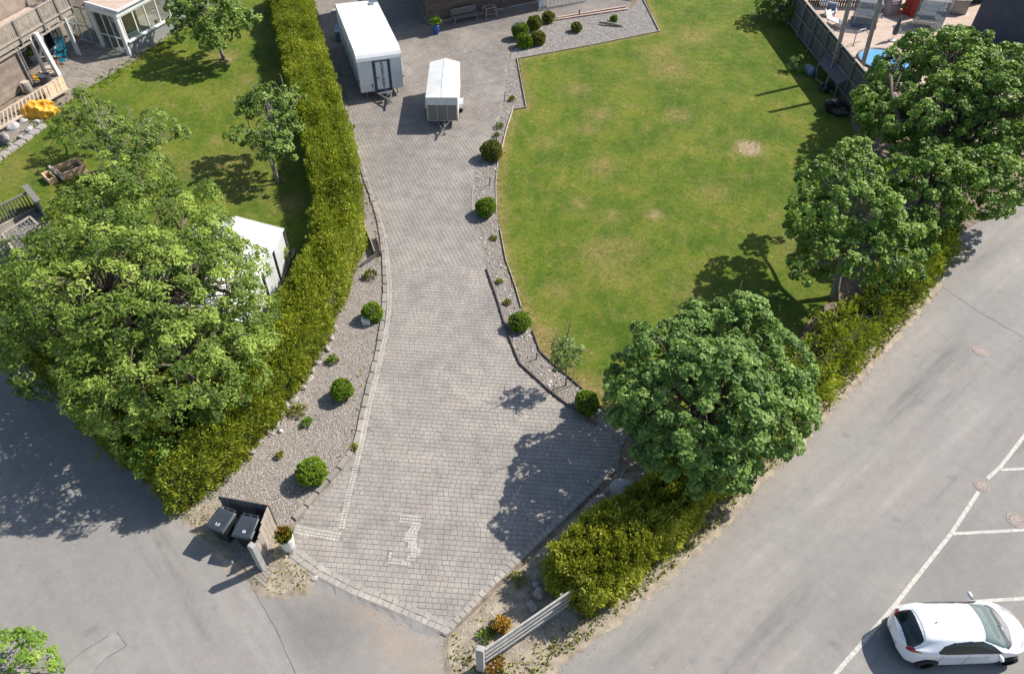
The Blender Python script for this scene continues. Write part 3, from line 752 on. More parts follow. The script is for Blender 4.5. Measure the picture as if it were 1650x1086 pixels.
def stone_list(name, items, mat, z, th, gap=0.012, jit=0.006, ch=0.014, seed=5, kind='structure', lowz=None):
    rng = np.random.default_rng(seed); V, F = [], []
    for x, y, a, sx, sy in items:
        o = len(V); ca, sa = cos(a), sin(a); t = z + th * rng.uniform(0.9, 1.1)
        j = rng.normal(size=(4, 2)) * jit
        for lv in (0, 1):
            for k, (p, q) in enumerate(((-1, -1), (1, -1), (1, 1), (-1, 1))):
                u = p * (sx / 2 - gap / 2 - ch * lv) + j[k, 0]; w = q * (sy / 2 - gap / 2 - ch * lv) + j[k, 1]
                V.append((x + u * ca - w * sa, y + u * sa + w * ca, t if lv else (z - 0.004 if lowz is None else lowz)))
        F += [tuple(o + i for i in f) for f in ((4, 5, 6, 7), (0, 1, 5, 4), (1, 2, 6, 5), (2, 3, 7, 6), (3, 0, 4, 7))]
    ob = npmesh(name, V, F, mat)
    if kind: ob['kind'] = kind
    return ob
# white sett band (photo pixels of its drive-side edge)
band = smoothline([(563, 178), (578, 240), (597, 300), (613, 348), (622, 380), (629, 430), (632, 470), (629, 520), (620, 570), (608, 620), (597, 668), (588, 712), (577, 758), (565, 808), (555, 858)], 5)
bandW = GP(band)
foot = GP([(549, 863), (512, 857), (476, 850)])
three = [(190, 403, 716), (235, 396, 712), (278, 388, 700), (316, 580, 712), (350, 560, 700), (385, 540, 690), (415, 515, 660), (446, 480, 655), (483, 478, 650), (523, 470, 640), (563, 465, 636), (603, 515, 655), (640, 512, 650), (672, 560, 700), (710, 565, 700), (750, 555, 695), (788, 515, 650), (832, 490, 625), (832, 228, 470), (870, 420, 560), (878, 222, 400), (900, 410, 555), (745, 240, 290), (788, 230, 280)]
num = []
SZ = 5.35
for yz, x0, x1 in three:
    nn = max(1, round((x1 - x0) / 47))
    for i in range(nn):
        xz = x0 + (i + 0.5) * (x1 - x0) / nn; sl_ = (xz - (x0 if x0 > 300 else 230)) * 0.10
        num.append(G(600 + xz / 9.05, 810 + (yz + sl_) / 9.05))
numA = np.array(num)
def offline(L, o):
    V_ = [Vector((*p, 0)) for p in L]; out = []
    for i, p in enumerate(V_):
        d = (V_[min(i + 1, len(V_) - 1)] - V_[max(i - 1, 0)]).normalized(); out.append((p.x - d.y * o, p.y + d.x * o))
    return out
bandC = offline(bandW, -0.115); footC = offline(foot, 0.077)
def hole_mask(P):
    m = np.zeros(len(P), bool)
    for p in numA: m |= ((P - p) ** 2).sum(1) < 0.055 ** 2
    m |= edgedist(bandC, P, False) < 0.13
    m |= edgedist(footC, P, False) < 0.195
    return m
bordL = GP([(468, 899), (509, 929), (564, 957), (619, 979), (674, 1003), (720, 1024)])
bordR = GP([(720, 1024), (796, 944), (875, 870), (948, 800), (990, 757)])
def holes2(P): return hole_mask(P) | (edgedist(bordL, P, False) < 0.26) | (edgedist(bordR, P, False) < 0.20)
split = G(640, 440)[1]
low = [p for p in drive_poly]
yl = split
lowpoly_clip = [(-30, -5), (30, -5), (30, yl + 0.55), (G(630, 440)[0], yl + 0.3), (-30, yl - 0.4)]
wob = lambda P: yl + (P[:, 0] + 7) * 0.06
mask_low = lambda P: ~(P[:, 1] < wob(P) + 0.16)
mask_up = lambda P: (P[:, 1] < wob(P) + 0.02)
o = paving('driveway', drive_poly, radians(-3.5), 0.192, 0.215, 'paver', seed=2, holes=lambda P: holes2(P) | mask_low(P), margin=0.10); o['kind'] = 'structure'
o = paving('driveway_upper', drive_poly, radians(-68), 0.20, 0.235, 'paver', z=0.0285, seed=3, holes=lambda P: hole_mask(P) | mask_up(P), margin=0.10); o['kind'] = 'structure'
o.name = 'driveway.001'
items = []; rr = random.Random(4)
setts_along(bandW, 2, 0.112, 0, items, rr, lat0=-0.23)
bw = []; setts_along([bandW[i] for i in range(len(bandW))], 1, 0.2, 0, bw, rr, lat0=0)
items2 = []; setts_along(foot, 3, 0.118, 0, items2, rr, lat0=-0.10)
stone_list('white_setts', [i for i in items] + items2 + [(p[0], p[1], radians(-3), 0.118, 0.110) for p in num], 'white_sett', 0.03, 0.029, gap=0.008, ch=0.007, jit=0.004)
# pale border blocks at the foot of the drive
bb = []
for line, lat, w in ((bordL, 0.0, 0.22), (bordL, 0.21, 0.21), (bordR, 0.0, 0.24)):
    pts = resample(line, 0.235)
    for i in range(len(pts) - 1):
        d = (pts[i + 1] - pts[i]).normalized(); n_ = Vector((-d.y, d.x, 0)); p = (pts[i] + pts[i + 1]) / 2 + n_ * (lat + 0.11)
        bb.append((p.x, p.y, atan2(d.y, d.x), 0.235, w))
stone_list('border_blocks', bb, 'paver_pale', 0.03, 0.028)
# long kerb stones beside the left bed
kb = []
kl = GP(smoothline(drive_left[2:], 3)); pts = resample(kl, 0.62)
for i in range(len(pts) - 1):
    d = (pts[i + 1] - pts[i]).normalized(); n_ = Vector((-d.y, d.x, 0)); p = (pts[i] + pts[i + 1]) / 2 + n_ * -0.13
    kb.append((p.x, p.y, atan2(d.y, d.x), (pts[i + 1] - pts[i]).length, 0.23))
ks = thing('kerb', 'row of long reddish grey kerb stones between driveway and left gravel bed', 'kerb', (pts[0].x, pts[0].y, 0))
# the kerb is fixed ground work
bpy.data.objects.remove(ks)
stone_list('kerb', kb, 'kerb_stone', 0.0, 0.115, gap=0.015, jit=0.012, ch=0.02, lowz=0.0)
kb = []
for a, b in zip(*(lambda p: (p[:-1], p[1:]))(resample(GP([(724, 1032), (800, 952), (879, 878), (952, 808), (1000, 762), (1008, 730)]), 0.7))):
    d = (b - a).normalized(); n_ = Vector((-d.y, d.x, 0)); p = (a + b) / 2 - n_ * 0.16
    kb.append((p.x, p.y, atan2(d.y, d.x), (b - a).length, 0.16))
stone_list('kerb', kb[6:], 'kerb_stone', 0.0, 0.075, gap=0.01, jit=0.01, ch=0.015, lowz=0.0)

# ------------------------------------------------------------------ gravel beds
bedL = GP([(478, -12), (541, -12), (541, 60), (548, 110), (560, 170), (575, 235), (590, 290), (605, 330), (615, 370), (621, 420), (622, 470), (618, 520), (610, 570), (597, 620), (586, 670), (580, 700), (568, 728), (545, 762), (519, 790), (497, 816), (474, 841), (448, 862), (428, 825), (352, 804), (318, 842), (296, 824), (345, 786), (400, 740), (445, 680), (500, 602), (540, 520), (565, 460), (588, 400), (586, 330), (574, 255), (550, 170), (520, 90)])
sheet('gravel_bed', bedL, 0.034, 'gravel_base')
stones('gravel', bedL, 420, 0.014, 0.036, 'pebbles', 0.034, 3)
sheet('gravel_bed', bedR_poly, 0.038, 'gravel_base')
stones('gravel', bedR_poly, 380, 0.014, 0.034, 'pebbles', 0.038, 4)
bedT = GP([(835, 96), (1061, 52), (1035, -5), (1020, 12), (1010, 18), (890, 36), (850, 60), (824, 84), (819, 100)])
sheet('gravel_bed', bedT, 0.042, 'gravel_base')
stones('gravel', bedT, 170, 0.022, 0.055, 'pebbles_grey', 0.042, 5)
# verge along the road, and the dirt corner by the bins
verge = GP([(722, 1027), (722, 1060), (731, 1100), (800, 1112), (862, 1094), (940, 1034), (1010, 978), (1085, 915), (1150, 855), (1217, 778), (1300, 698), (1360, 632), (1430, 556), (1488, 488), (1522, 436), (1536, 392), (1500, 395), (1400, 500), (1300, 600), (1100, 760), (1005, 762), (950, 808), (880, 878), (800, 952)])
sheet('verge', verge, 0.046, 'verge_soil')
stones('gravel', verge, 90, 0.015, 0.04, 'pebbles', 0.046, 6)
corner = GP([(296, 826), (352, 806), (450, 862), (466, 901), (509, 931), (490, 948), (455, 958), (428, 950), (400, 926), (370, 904), (330, 868)])
sheet('verge', corner, 0.050, 'verge_soil')
stones('gravel', corner, 130, 0.014, 0.035, 'pebbles', 0.050, 7)
# ------------------------------------------------------------------ lawns
lawnR = GP([(836, 97), (1062, 53), (1036, -8)]) + [G(1180, -20), G(1285, -5)] + GP([(1277, 50), (1316, 100), (1350, 150), (1390, 250), (1400, 330), (1345, 478), (1292, 530), (1240, 620), (1100, 700), (1020, 705)] + lawn_edge[::-1][0:-1])
edgeR = GP(lawn_edge); edgeT = GP([(836, 97), (1062, 53), (1036, -8)])
spots = [((1203, 240), 0.75, 1.0), ((1053, 347), 0.5, 0.75), ((1093, 187), 0.7, 0.7), ((1080, 115), 1.6, 0.5), ((1060, 85), 1.2, 0.5), ((1120, 60), 1.6, .45), ((948, 210), 0.6, .5), ((970, 270), 0.9, .55), ((935, 330), .5, .6), ((985, 350), .6, .5), ((960, 405), .8, .45), ((930, 145), .9, .5), ((965, 185), .9, .5), ((1010, 400), 1.0, .35), ((870, 545), 0.9, .7), ((960, 640), 0.9, .7), ((1150, 310), .9, .4), ((1290, 395), 1.6, .3), ((900, 470), .7, .4), ((985, 440), 1.2, .3), ((1110, 470), 1.2, .25), ((880, 230), .8, .3)]
def dryR(P):
    d = 0.85 * np.maximum(0, 1 - edgedist(edgeR, P, False) / 0.75) + 0.7 * np.maximum(0, 1 - edgedist(edgeT, P, False) / 0.7)
    for c, r, a in spots: d = d + a * gauss(P, G(*c), r)
    return d
spots = [(c, r, a * 1.35) for c, r, a in spots]
sheet('lawn', lawnR, 0.058, 'lawn', grid=0.3, attrs={'dry': dryR, 'bare': lambda P: 0.85 * gauss(P, G(1206, 241), 0.55) + 0.6 * gauss(P, G(1055, 348), 0.22), 'shade': lambda P: 0 * P[:, 0]})
lawnL = GP([(-30, 285), (0, 265), (75, 197), (130, 150), (205, 108), (262, 68), (300, 45), (380, -15), (470, -15), (500, 90), (530, 200), (560, 330), (540, 420), (470, 520), (380, 640), (290, 760), (180, 690), (0, 530), (-60, 480)])
spL = [((360, 92), .9, .8), ((30, 275), 1.8, .3), ((470, 330), 0.8, .9), ((398, 130), .7, .6), ((385, 260), 1.0, .5), ((235, 265), 1.3, .3), ((330, 270), 1.5, .4), ((400, 300), 1.5, .45)]
def dryL(P):
    d = np.zeros(len(P))
    for c, r, a in spL: d = d + a * gauss(P, G(*c), r)
    return d
sheet('lawn', lawnL, 0.062, 'lawn', grid=0.35, attrs={'dry': dryL, 'bare': lambda P: 0.7 * gauss(P, G(366, 98), 0.35), 'shade': lambda P: 0 * P[:, 0]})
# small grass tufts so that lawns keep a real nap (stuff nobody could count)
def tufts(poly, n, seed, size, mat='thuja_green', z=0.06, near=None, h=0.05, label=None):
    rng = np.random.default_rng(seed); P = np.array(poly); lo, hi = P.min(0), P.max(0); q = lo + rng.random((n, 2)) * (hi - lo); q = q[inside(poly, q)]
    if near is not None: q = q[edgedist(near[0], q, False) < near[1] * rng.random(len(q)) ** 1.5]
    C = np.c_[q, np.full(len(q), z)]; O = np.tile(np.array([[0, 0, 1.0]]), (len(q), 1))
    V, F, T = spray_arrays(C, O, rng.random(len(q)), 4, 0.05, size, rng, 'spray', up=0.2, loose=0.7)
    o = npmesh('grass', V, F, mat, tone=T); o['kind'] = 'stuff'; return o
tufts(verge, 62000, 9, 0.12, 'weed', 0.05, near=(GP([(722, 1060), (800, 1095), (862, 1082), (940, 1025), (1010, 970), (1085, 905), (1150, 845), (1217, 768), (1300, 688), (1360, 622), (1430, 546), (1488, 478), (1522, 430)]), 0.8))
tufts(corner, 2200, 10, 0.09, 'weed', 0.05)
tufts(bedR_poly, 5000, 41, 0.07, 'weed', 0.045)
stones('gravel', bedR_poly, 14, 0.04, 0.09, 'pebbles_grey', 0.045, 42)
tufts(lawnR, 60000, 12, 0.10, 'weed', 0.06, near=(edgeR + [], 0.35))
tufts(bedL, 9000, 13, 0.10, 'weed', 0.05, near=(GP([(575, 240), (600, 330), (612, 400), (600, 500), (585, 690), (545, 770)]), 0.5))
tufts(GP([(-30, 270), (70, 180), (130, 140), (205, 98), (300, 38), (310, 55), (210, 118), (80, 205), (-20, 290)]), 2500, 14, 0.14, 'thuja_green', 0.06)
tufts(lawnR, 62000, 31, 0.058, 'grass_blade', 0.058)
tufts(lawnL, 42000, 32, 0.058, 'grass_blade', 0.062)
tufts(verge, 9000, 33, 0.11, 'weed', 0.05, near=(GP([(735, 1035), (800, 962), (845, 915), (875, 890)]), 0.6))
def ramp_edge(line, side, z0, w, mat, seed):
    rs = np.random.default_rng(seed); L = resample(line, 0.22); V = []
    for i, p in enumerate(L):
        d = (L[min(i + 1, len(L) - 1)] - L[max(i - 1, 0)]).normalized(); n_ = Vector((-d.y, d.x, 0)) * side; w2_ = w * rs.uniform(0.5, 1.5)
        q = p - n_ * 0.03; r = p + n_ * w2_; V += [(q.x, q.y, z0), (r.x, r.y, 0.0012)]
    F = [(2 * i, 2 * i + 1, 2 * i + 3, 2 * i + 2) if side < 0 else (2 * i, 2 * i + 2, 2 * i + 3, 2 * i + 1) for i in range(len(L) - 1)]
    o = MB().add(V, F).build('road_edge', mat); o['kind'] = 'structure'
def grit(line, width, n, seed, mat='pebbles', smin=.008, smax=.022):
    L = resample(line, 0.5); rs = np.random.default_rng(seed); P = np.array([(p.x, p.y) for p in L]); k = rs.integers(0, len(P) - 1, n); t = rs.random((n, 1))
    c = P[k] * (1 - t) + P[k + 1] * t + rs.normal(size=(n, 2)) * width
    T = np.array([(1, 0, 0), (0, 1, 0), (-1, 0, 0), (0, -1, 0), (0, 0, .8)]); Fq = np.array([(0, 1, 4), (1, 2, 4), (2, 3, 4), (3, 0, 4)])
    s_ = rs.uniform(smin, smax, (n, 1, 1)) * rs.uniform(.7, 1.3, (n, 1, 3)); V = T[None] * s_; V[:, :, 0] += c[:, 0:1]; V[:, :, 1] += c[:, 1:2]; V[:, :, 2] += 0.003
    o = npmesh('gravel', V.reshape(-1, 3), (Fq[None] + (np.arange(n) * 5)[:, None, None]).reshape(-1, 3), mat); o['kind'] = 'stuff'
vline = GP([(722, 1027), (722, 1060), (731, 1100)]); rline = GP([(862, 1094), (940, 1034), (1010, 978), (1085, 915), (1150, 855), (1217, 778), (1300, 698), (1360, 632), (1430, 556), (1488, 488), (1522, 436), (1536, 392)])
cline = GP([(296, 826), (330, 868), (370, 904), (400, 926), (428, 950), (455, 958), (490, 948), (509, 931)])
ramp_edge(bordL, -1, 0.050, 0.20, 'asphalt_patch', 1); ramp_edge(vline, -1, 0.047, 0.18, 'verge_soil', 2); ramp_edge(rline, -1, 0.047, 0.22, 'verge_soil', 3); ramp_edge(cline, -1, 0.051, 0.20, 'verge_soil', 4)
hl_ = GP([(-60, 500), (0, 548), (60, 600), (100, 642), (150, 690), (200, 737), (250, 785), (292, 824)]); ramp_edge(hl_, -1, 0.013, 0.25, 'verge_soil', 5)
for ln, w_, n_ in ((bordL, .16, 700), (vline, .14, 400), (rline, .22, 4500), (cline, .18, 1300), (hl_, .2, 1200)): grit(ln, w_, n_, 50 + n_)
grit(GP([(480, 960), (560, 990), (640, 1020), (700, 1050)]), .55, 700, 61, smin=.006, smax=.014)
# stones on the bare patch
stones('gravel', GP([(1188, 226), (1224, 228), (1226, 252), (1192, 255)]), 60, 0.03, 0.07, 'dry_thatch', 0.055, 8, flat=0.3)
# ------------------------------------------------------------------ road marks, seams and covers
def strip(mb, pts, w, z):
    for a, b in zip(pts[:-1], pts[1:]):
        a2, b2 = Vector((*a, 0)), Vector((*b, 0)); d = (b2 - a2).normalized(); n_ = Vector((-d.y, d.x, 0)) * w / 2
        mb.add([(*(p)[:2], z) for p in (a2 - n_, b2 - n_, b2 + n_, a2 + n_)], [(0, 1, 2, 3)])
for pts, w in (([(1330, 1104), (1440, 977), (1484, 921), (1533, 859), (1577, 792)], 0.13), ([(1591, 771), (1612, 752), (1660, 690)], 0.13)):
    mb = MB(); strip(mb, GP(pts), w, 0.0045); tag(mb.build('parking_line', 'road_paint'), kind='structure')
for pts in ([(1441, 977), (1530, 973), (1585, 968), (1720, 960)], [(1534, 860), (1590, 857), (1720, 850)], [(1612, 757), (1720, 752)]):
    mb = MB(); strip(mb, GP(pts), 0.12, 0.009); tag(mb.build('parking_line', 'road_paint'), kind='structure')
def seam(pts, w, seed):
    rng = np.random.default_rng(seed); L = resample(GP(pts), 0.35); L = [(p.x + rng.normal() * 0.018, p.y + rng.normal() * 0.018) for p in L]
    mb = MB()
    for a, b in zip(L[:-1], L[1:]): strip(mb, [a, b], w * rng.uniform(0.6, 1.3), 0.0045)
    tag(mb.build('road_seam', 'tar_seam'), kind='structure')
seam([(1516, 461), (1570, 498), (1655, 547)], 0.035, 1)
sheet('road_patch', GP([(98, 1086), (112, 1064), (140, 1046), (187, 1015), (205, 1041), (176, 1058), (138, 1090)]), 0.003, 'asphalt_patch')
seam([(92, 1092), (112, 1064), (140, 1046), (187, 1015)], 0.022, 2); seam([(187, 1015), (205, 1041), (176, 1058), (138, 1090)], 0.022, 3)
seam([(404, 945), (430, 985), (452, 1030), (480, 1090)], 0.02, 4)
def cover(px, py, r, label, seed):
    x, y = G(px, py); t = thing('manhole_cover', label, 'manhole cover', (x, y, 0), rz=seed, group='round iron manhole covers')
    MB().lathe([(r, 0.004), (r, 0.012), (r * 0.86, 0.014), (r * 0.86, 0.008)], 32).build('frame', 'iron_lid', t)
    mb = MB(); mb.lathe([(r * 0.82, 0.006), (r * 0.82, 0.015), (0.0, 0.017)], 32)
    for k in range(12):
        a = 2 * pi * k / 12; mb.box((r * 0.66 * cos(a), r * 0.66 * sin(a), 0.0175), (r * 0.14, r * 0.10, 0.003), rz=a, m=1)
    for k in range(5):
        a = 2 * pi * k / 5 + 0.3; mb.box((r * 0.3 * cos(a), r * 0.3 * sin(a), 0.0175), (r * 0.14, r * 0.07, 0.003), rz=a, m=1)
    mb.build('lid', ['iron_lid', 'iron_dark'], t)
cover(1580, 566, 0.33, 'round iron manhole cover alone in the middle of the road right of the hedge', 0.3)
cover(1582, 782, 0.29, 'round iron manhole cover sitting in the gap of the long white parking line', 0.9)
cover(1637, 838, 0.32, 'rusty round manhole cover inside a parking bay above the white car', 1.4)
# ------------------------------------------------------------------ hedges
HH = 2.0
lt = GP([(428, -25), (448, 60), (466, 130), (486, 210), (500, 280), (503, 340), (494, 400), (462, 450), (425, 500), (385, 560), (350, 620), (312, 690), (275, 745), (258, 768)], HH)
rt = GP([(500, -25), (514, 60), (532, 120), (556, 200), (574, 270), (583, 335), (582, 405), (562, 465), (530, 540), (492, 610), (440, 685), (395, 740), (345, 788), (300, 822)])
hedge('thuja_hedge', 'long yellow-green hedge curving along the left gravel bed down to the bins', lt, rt, 2.0, 'thuja', seed=21, size=0.10, per=32, step=0.15)
outer = GP([(285, 815), (250, 783), (200, 737), (150, 690), (100, 640), (50, 590), (0, 543), (-60, 488)])
inner = []
for i, p in enumerate(outer):
    a = Vector((*outer[max(i - 1, 0)], 0)); b = Vector((*outer[min(i + 1, len(outer) - 1)], 0)); d = (b - a).normalized(); n_ = Vector((d.y, -d.x, 0))
    inner.append((p[0] + n_.x * 1.5, p[1] + n_.y * 1.5))
hedge('thuja_hedge', 'clipped hedge between the shaded road and the big tree at the left edge', outer[::1], inner, 1.8, 'thuja', seed=22, size=0.105, per=26, step=0.165, tone0=0.42)
def along(pts, hw, z=0.0):
    C = [Vector((*p, 0)) for p in GP(pts, z)]; A, B = [], []
    for i, p in enumerate(C):
        d = (C[min(i + 1, len(C) - 1)] - C[max(i - 1, 0)]).normalized(); n_ = Vector((-d.y, d.x, 0)); w = hw[i] if hasattr(hw, '__len__') else hw
        A.append((p.x + n_.x * w, p.y + n_.y * w)); B.append((p.x - n_.x * w, p.y - n_.y * w))
    return A, B
A, B = along([(918, 952), (965, 915), (1030, 862), (1100, 800), (1165, 742)], [1.05, 1.15, 1.05, 0.95, 0.9])
hedge('thuja_hedge', 'broad sunlit yellow-green hedge block below the round maple, at the low fence', A, B, (1.75, 1.65), 'thuja_gold', seed=23, size=0.105, per=42, step=0.15, tuft=0.19, rough=0.18, tone0=0.6)
A, B = along([(1175, 735), (1240, 672), (1300, 610), (1352, 560), (1400, 515), (1450, 468), (1492, 425), (1518, 392)], [0.8, 0.8, 0.85, 0.85, 0.8, 0.8, 0.7, 0.5])
hedge('overgrown_hedge', 'loose overgrown green and rusty hedge between the right lawn and the road', A, B, 1.35, 'thuja', seed=24, size=0.15, per=12, step=0.19, tuft=0.24, rough=0.42, hvar=0.5, patch=0.34, tone0=0.34)
# ------------------------------------------------------------------ trees
tree('ash_tree', 'very large broad leafy tree in the left garden, hiding part of a white tent roof', 'tree', G(262, 590), [
    PL(140, 390, 4.4, 2.0, 1.8), PL(215, 345, 4.8, 2.2, 1.9), PL(300, 350, 4.3, 1.6, 1.3), PL(175, 470, 5.4, 2.9, 2.4), PL(270, 480, 5.0, 2.1, 1.9),
    PL(290, 590, 4.0, 2.1, 1.9), PL(95, 545, 4.0, 2.0, 1.8), PL(360, 590, 3.2, 1.4, 1.2), PL(195, 610, 3.7, 1.8, 1.5), PL(62, 495, 3.4, 1.6, 1.4),
    PL(15, 530, 3.0, 1.5, 1.3), PL(392, 500, 3.6, 1.15, 0.9), PL(372, 430, 4.0, 1.25, 0.9), PL(330, 470, 4.4, 1.5, 1.2), PL(345, 385, 4.1, 1.0, .7), PL(395, 560, 3.1, 1.0, .8), PL(352, 412, 4.9, .95, .7), PL(362, 470, 4.8, 1.05, .8), PL(318, 440, 5.1, 1.1, .8), PL(325, 380, 4.8, .8, .6), PL(175, 655, 3.0, 1.1, 1.0), PL(345, 640, 2.9, 1.0, .8)],
    'leaf_ash', 'ash', 'bark', seed=31, dens=4.2, per=84, cr=0.40, size=0.115, trunk_r=0.26, fork=0.32, gap=0.34, amp=0.26, bare=30, tv=0.34)
tree('maple_tree', 'dense round dark-green maple standing between driveway entrance and road', 'tree', G(1125, 775), [
    PL(1145, 645, 4.3, 2.2, 2.0), PL(1065, 575, 4.0, 1.25), PL(1120, 540, 3.9, 1.2), PL(1180, 530, 4.1, 1.25), PL(1245, 595, 3.7, 1.3), PL(1232, 680, 3.2, 1.3), PL(1060, 655, 3.8, 1.4),
    PL(1135, 725, 3.4, 1.35), PL(1010, 650, 3.3, .75), PL(1065, 730, 3.0, .75), PL(1278, 655, 3.0, .75), PL(1190, 755, 2.3, .75), PL(1010, 600, 3.1, .6), PL(1230, 540, 3.8, .7)],
    'leaf_maple', 'maple', 'bark', seed=32, dens=5.2, per=78, cr=0.30, size=0.11, trunk_r=0.2, fork=0.4, gap=0.27, amp=0.22, low=-0.6, bare=8, shell=0.7)
tree('lime_tree', 'medium loose-crowned tree with leaning grey trunk at the right lawn corner', 'tree', G(1343, 482), [
    PL(1350, 285, 4.5, 1.55, 1.2), PL(1305, 365, 3.2, 1.2, 1.0), PL(1390, 345, 4.2, 1.6, 1.3), PL(1435, 395, 3.5, 1.2, 1.0), PL(1360, 415, 3.2, 1.2, .9), PL(1300, 432, 2.6, .75, .6), PL(1440, 440, 2.7, .9, .7), PL(1345, 330, 4.3, 1.6, 1.3), PL(1395, 400, 3.3, 1.1, .9), PL(1325, 400, 3.2, 1.0, .8), PL(1375, 245, 4.3, .8, .6)],
    'leaf_lime', 'maple', 'bark_grey', seed=33, dens=4.6, per=80, cr=0.32, size=0.115, trunk_r=0.17, fork=0.35, gap=0.30, amp=0.25, bare=14)
tree('maple_tree', 'biggest right-hand tree, tall dense crown beside the wooden fence', 'tree', G(1478, 372), [
    PL(1515, 215, 3.1, 2.7, 2.3), PL(1455, 130, 3.0, 1.6), PL(1545, 110, 4.3, 2.0), PL(1422, 195, 2.5, 1.35, 1.3), PL(1605, 190, 4.2, 2.2), PL(1495, 305, 3.2, 1.9), PL(1580, 300, 3.3, 1.8),
    PL(1640, 160, 4.3, 1.7), PL(1530, 72, 4.4, 1.1), PL(1625, 110, 4.4, 1.3), PL(1428, 135, 2.5, .9), PL(1640, 250, 3.6, 1.5), PL(1470, 370, 2.2, 1.1), PL(1442, 108, 3.3, 1.0), PL(1478, 78, 3.9, 1.1), PL(1400, 160, 2.6, .8), PL(1540, 150, 4.9, 1.3), PL(1580, 130, 4.9, 1.2)],
    'leaf_lime', 'maple', 'bark', seed=34, dens=3.9, per=80, cr=0.37, size=0.13, trunk_r=0.28, fork=0.3, gap=0.32, amp=0.24, low=-0.6, bare=10, tv=0.22)
tree('garden_tree', 'compact green tree with a short bare trunk on the back lawn, nearest the glazed porch', 'tree', G(361, 97), [
    PL(345, 20, 3.1, 1.9, 1.5), PL(308, 42, 2.6, 1.3, 1.0), PL(388, 38, 2.7, 1.1, 1.0), PL(352, 62, 2.2, 1.0, .7), PL(295, 5, 2.8, 1.1)],
    'leaf_apple', 'maple', 'bark_grey', seed=35, dens=4, per=56, cr=0.36, size=0.14, trunk_r=0.11, fork=0.35, gap=0.34, amp=0.2, bare=3)
tree('apple_tree', 'slim two-tiered fruit tree with twin trunks standing in the shadow strip beside the long hedge', 'tree', G(450, 294), [
    PL(432, 165, 3.3, 1.15, .7), PL(464, 158, 3.2, .7, .5), PL(398, 172, 2.9, .6, .45), PL(385, 222, 2.4, .7, .45), PL(447, 238, 2.2, 1.0, .6), PL(425, 215, 2.6, .7, .45), PL(460, 200, 2.7, .7, .45)],
    'leaf_apple', 'maple', 'bark_grey', seed=36, dens=6, per=50, cr=0.26, size=0.11, trunk_r=0.07, fork=0.4, gap=0.25, amp=0.3, stems=2, bare=12)
tree('fruit_tree', 'old sparse spreading fruit tree with bare grey branches above the wooden planter boxes', 'tree', G(240, 322), [
    PL(118, 190, 2.0, .95, .55), PL(155, 185, 2.4, .9, .6), PL(150, 222, 2.0, .9, .5), PL(190, 215, 2.9, 1.0, .6), PL(225, 225, 3.0, 1.0, .6), PL(265, 215, 2.8, .8, .5), PL(190, 255, 2.3, .9, .5), PL(235, 262, 2.4, 1.0, .6), PL(132, 150, 2.2, .45, .3), PL(245, 190, 2.9, .5, .35), PL(290, 213, 2.6, .35, .3), PL(110, 215, 1.8, .6, .4)],
    'leaf_apple', 'ash', 'bark_grey', seed=37, dens=5.5, per=46, cr=0.28, size=0.125, trunk_r=0.12, fork=0.4, gap=0.27, amp=0.35, bare=34, tv=0.28)
tree('sapling', 'small pale grafted tree on a thin stem in the gravel strip beside the right lawn', 'tree', G(912, 622), [PL(908, 566, 1.95, .52, .62), PL(900, 586, 1.5, .34, .3), PL(922, 580, 1.6, .3, .3)],
    'leaf_pale', 'small', 'bark', seed=38, dens=16, per=34, cr=0.16, size=0.085, trunk_r=0.028, fork=0.5, gap=0.13, amp=0.3, bare=10)
tree('bright_shrub', 'bright lime-green bush cut off by the lower left corner', 'shrub', G(8, 1110), [PL(25, 1070, 1.0, .95, .9), PL(60, 1085, .8, .6, .6), PL(-10, 1060, .9, .8, .8)],
    'leaf_fresh', 'small', 'bark', seed=39, dens=9, per=44, cr=0.20, size=0.095, trunk_r=0.05, fork=0.3, gap=0.17, amp=0.15)
for k, (px, py, z, r, mt, lab) in enumerate([(248, 735, 1.5, .75, 'leaf_fresh', 'vivid yellow-green shrub inside the hedge corner under the big tree'),
        (292, 722, 1.4, .6, 'leaf_lime', 'feathery mid-green shrub right of the vivid one in the hedge corner'),
        (218, 705, 1.6, .7, 'leaf_ash', 'darker green shrub left of the vivid one in the hedge corner'),
        (398, 560, 1.7, .8, 'leaf_ash', 'pale grey-green bush against the hedge near the white tent'),
        (1250, 8, 1.3, 1.3, 'leaf_apple', 'climbing shrub at the far corner of the tall wooden fence'),
        (1283, 105, .5, .5, 'leaf_maple', 'dark straggly shrub at the foot of the tall wooden fence'),
        (456, 405, .8, .3, 'leaf_apple', 'little bush at the corner of the white tent')]):
    x, y = G(px, py, z)
    tree('garden_shrub', lab, 'shrub', (x, y), [(x, y, z, r, r * .85), (x + r * .5, y - r * .3, z - .2, r * .6, r * .5)], mt, 'ash' if k != 4 else 'maple', 'bark', seed=60 + k, dens=8, per=40, cr=0.24, size=0.11, trunk_r=0.035, fork=0.3, gap=0.22, amp=0.2, low=-0.8)
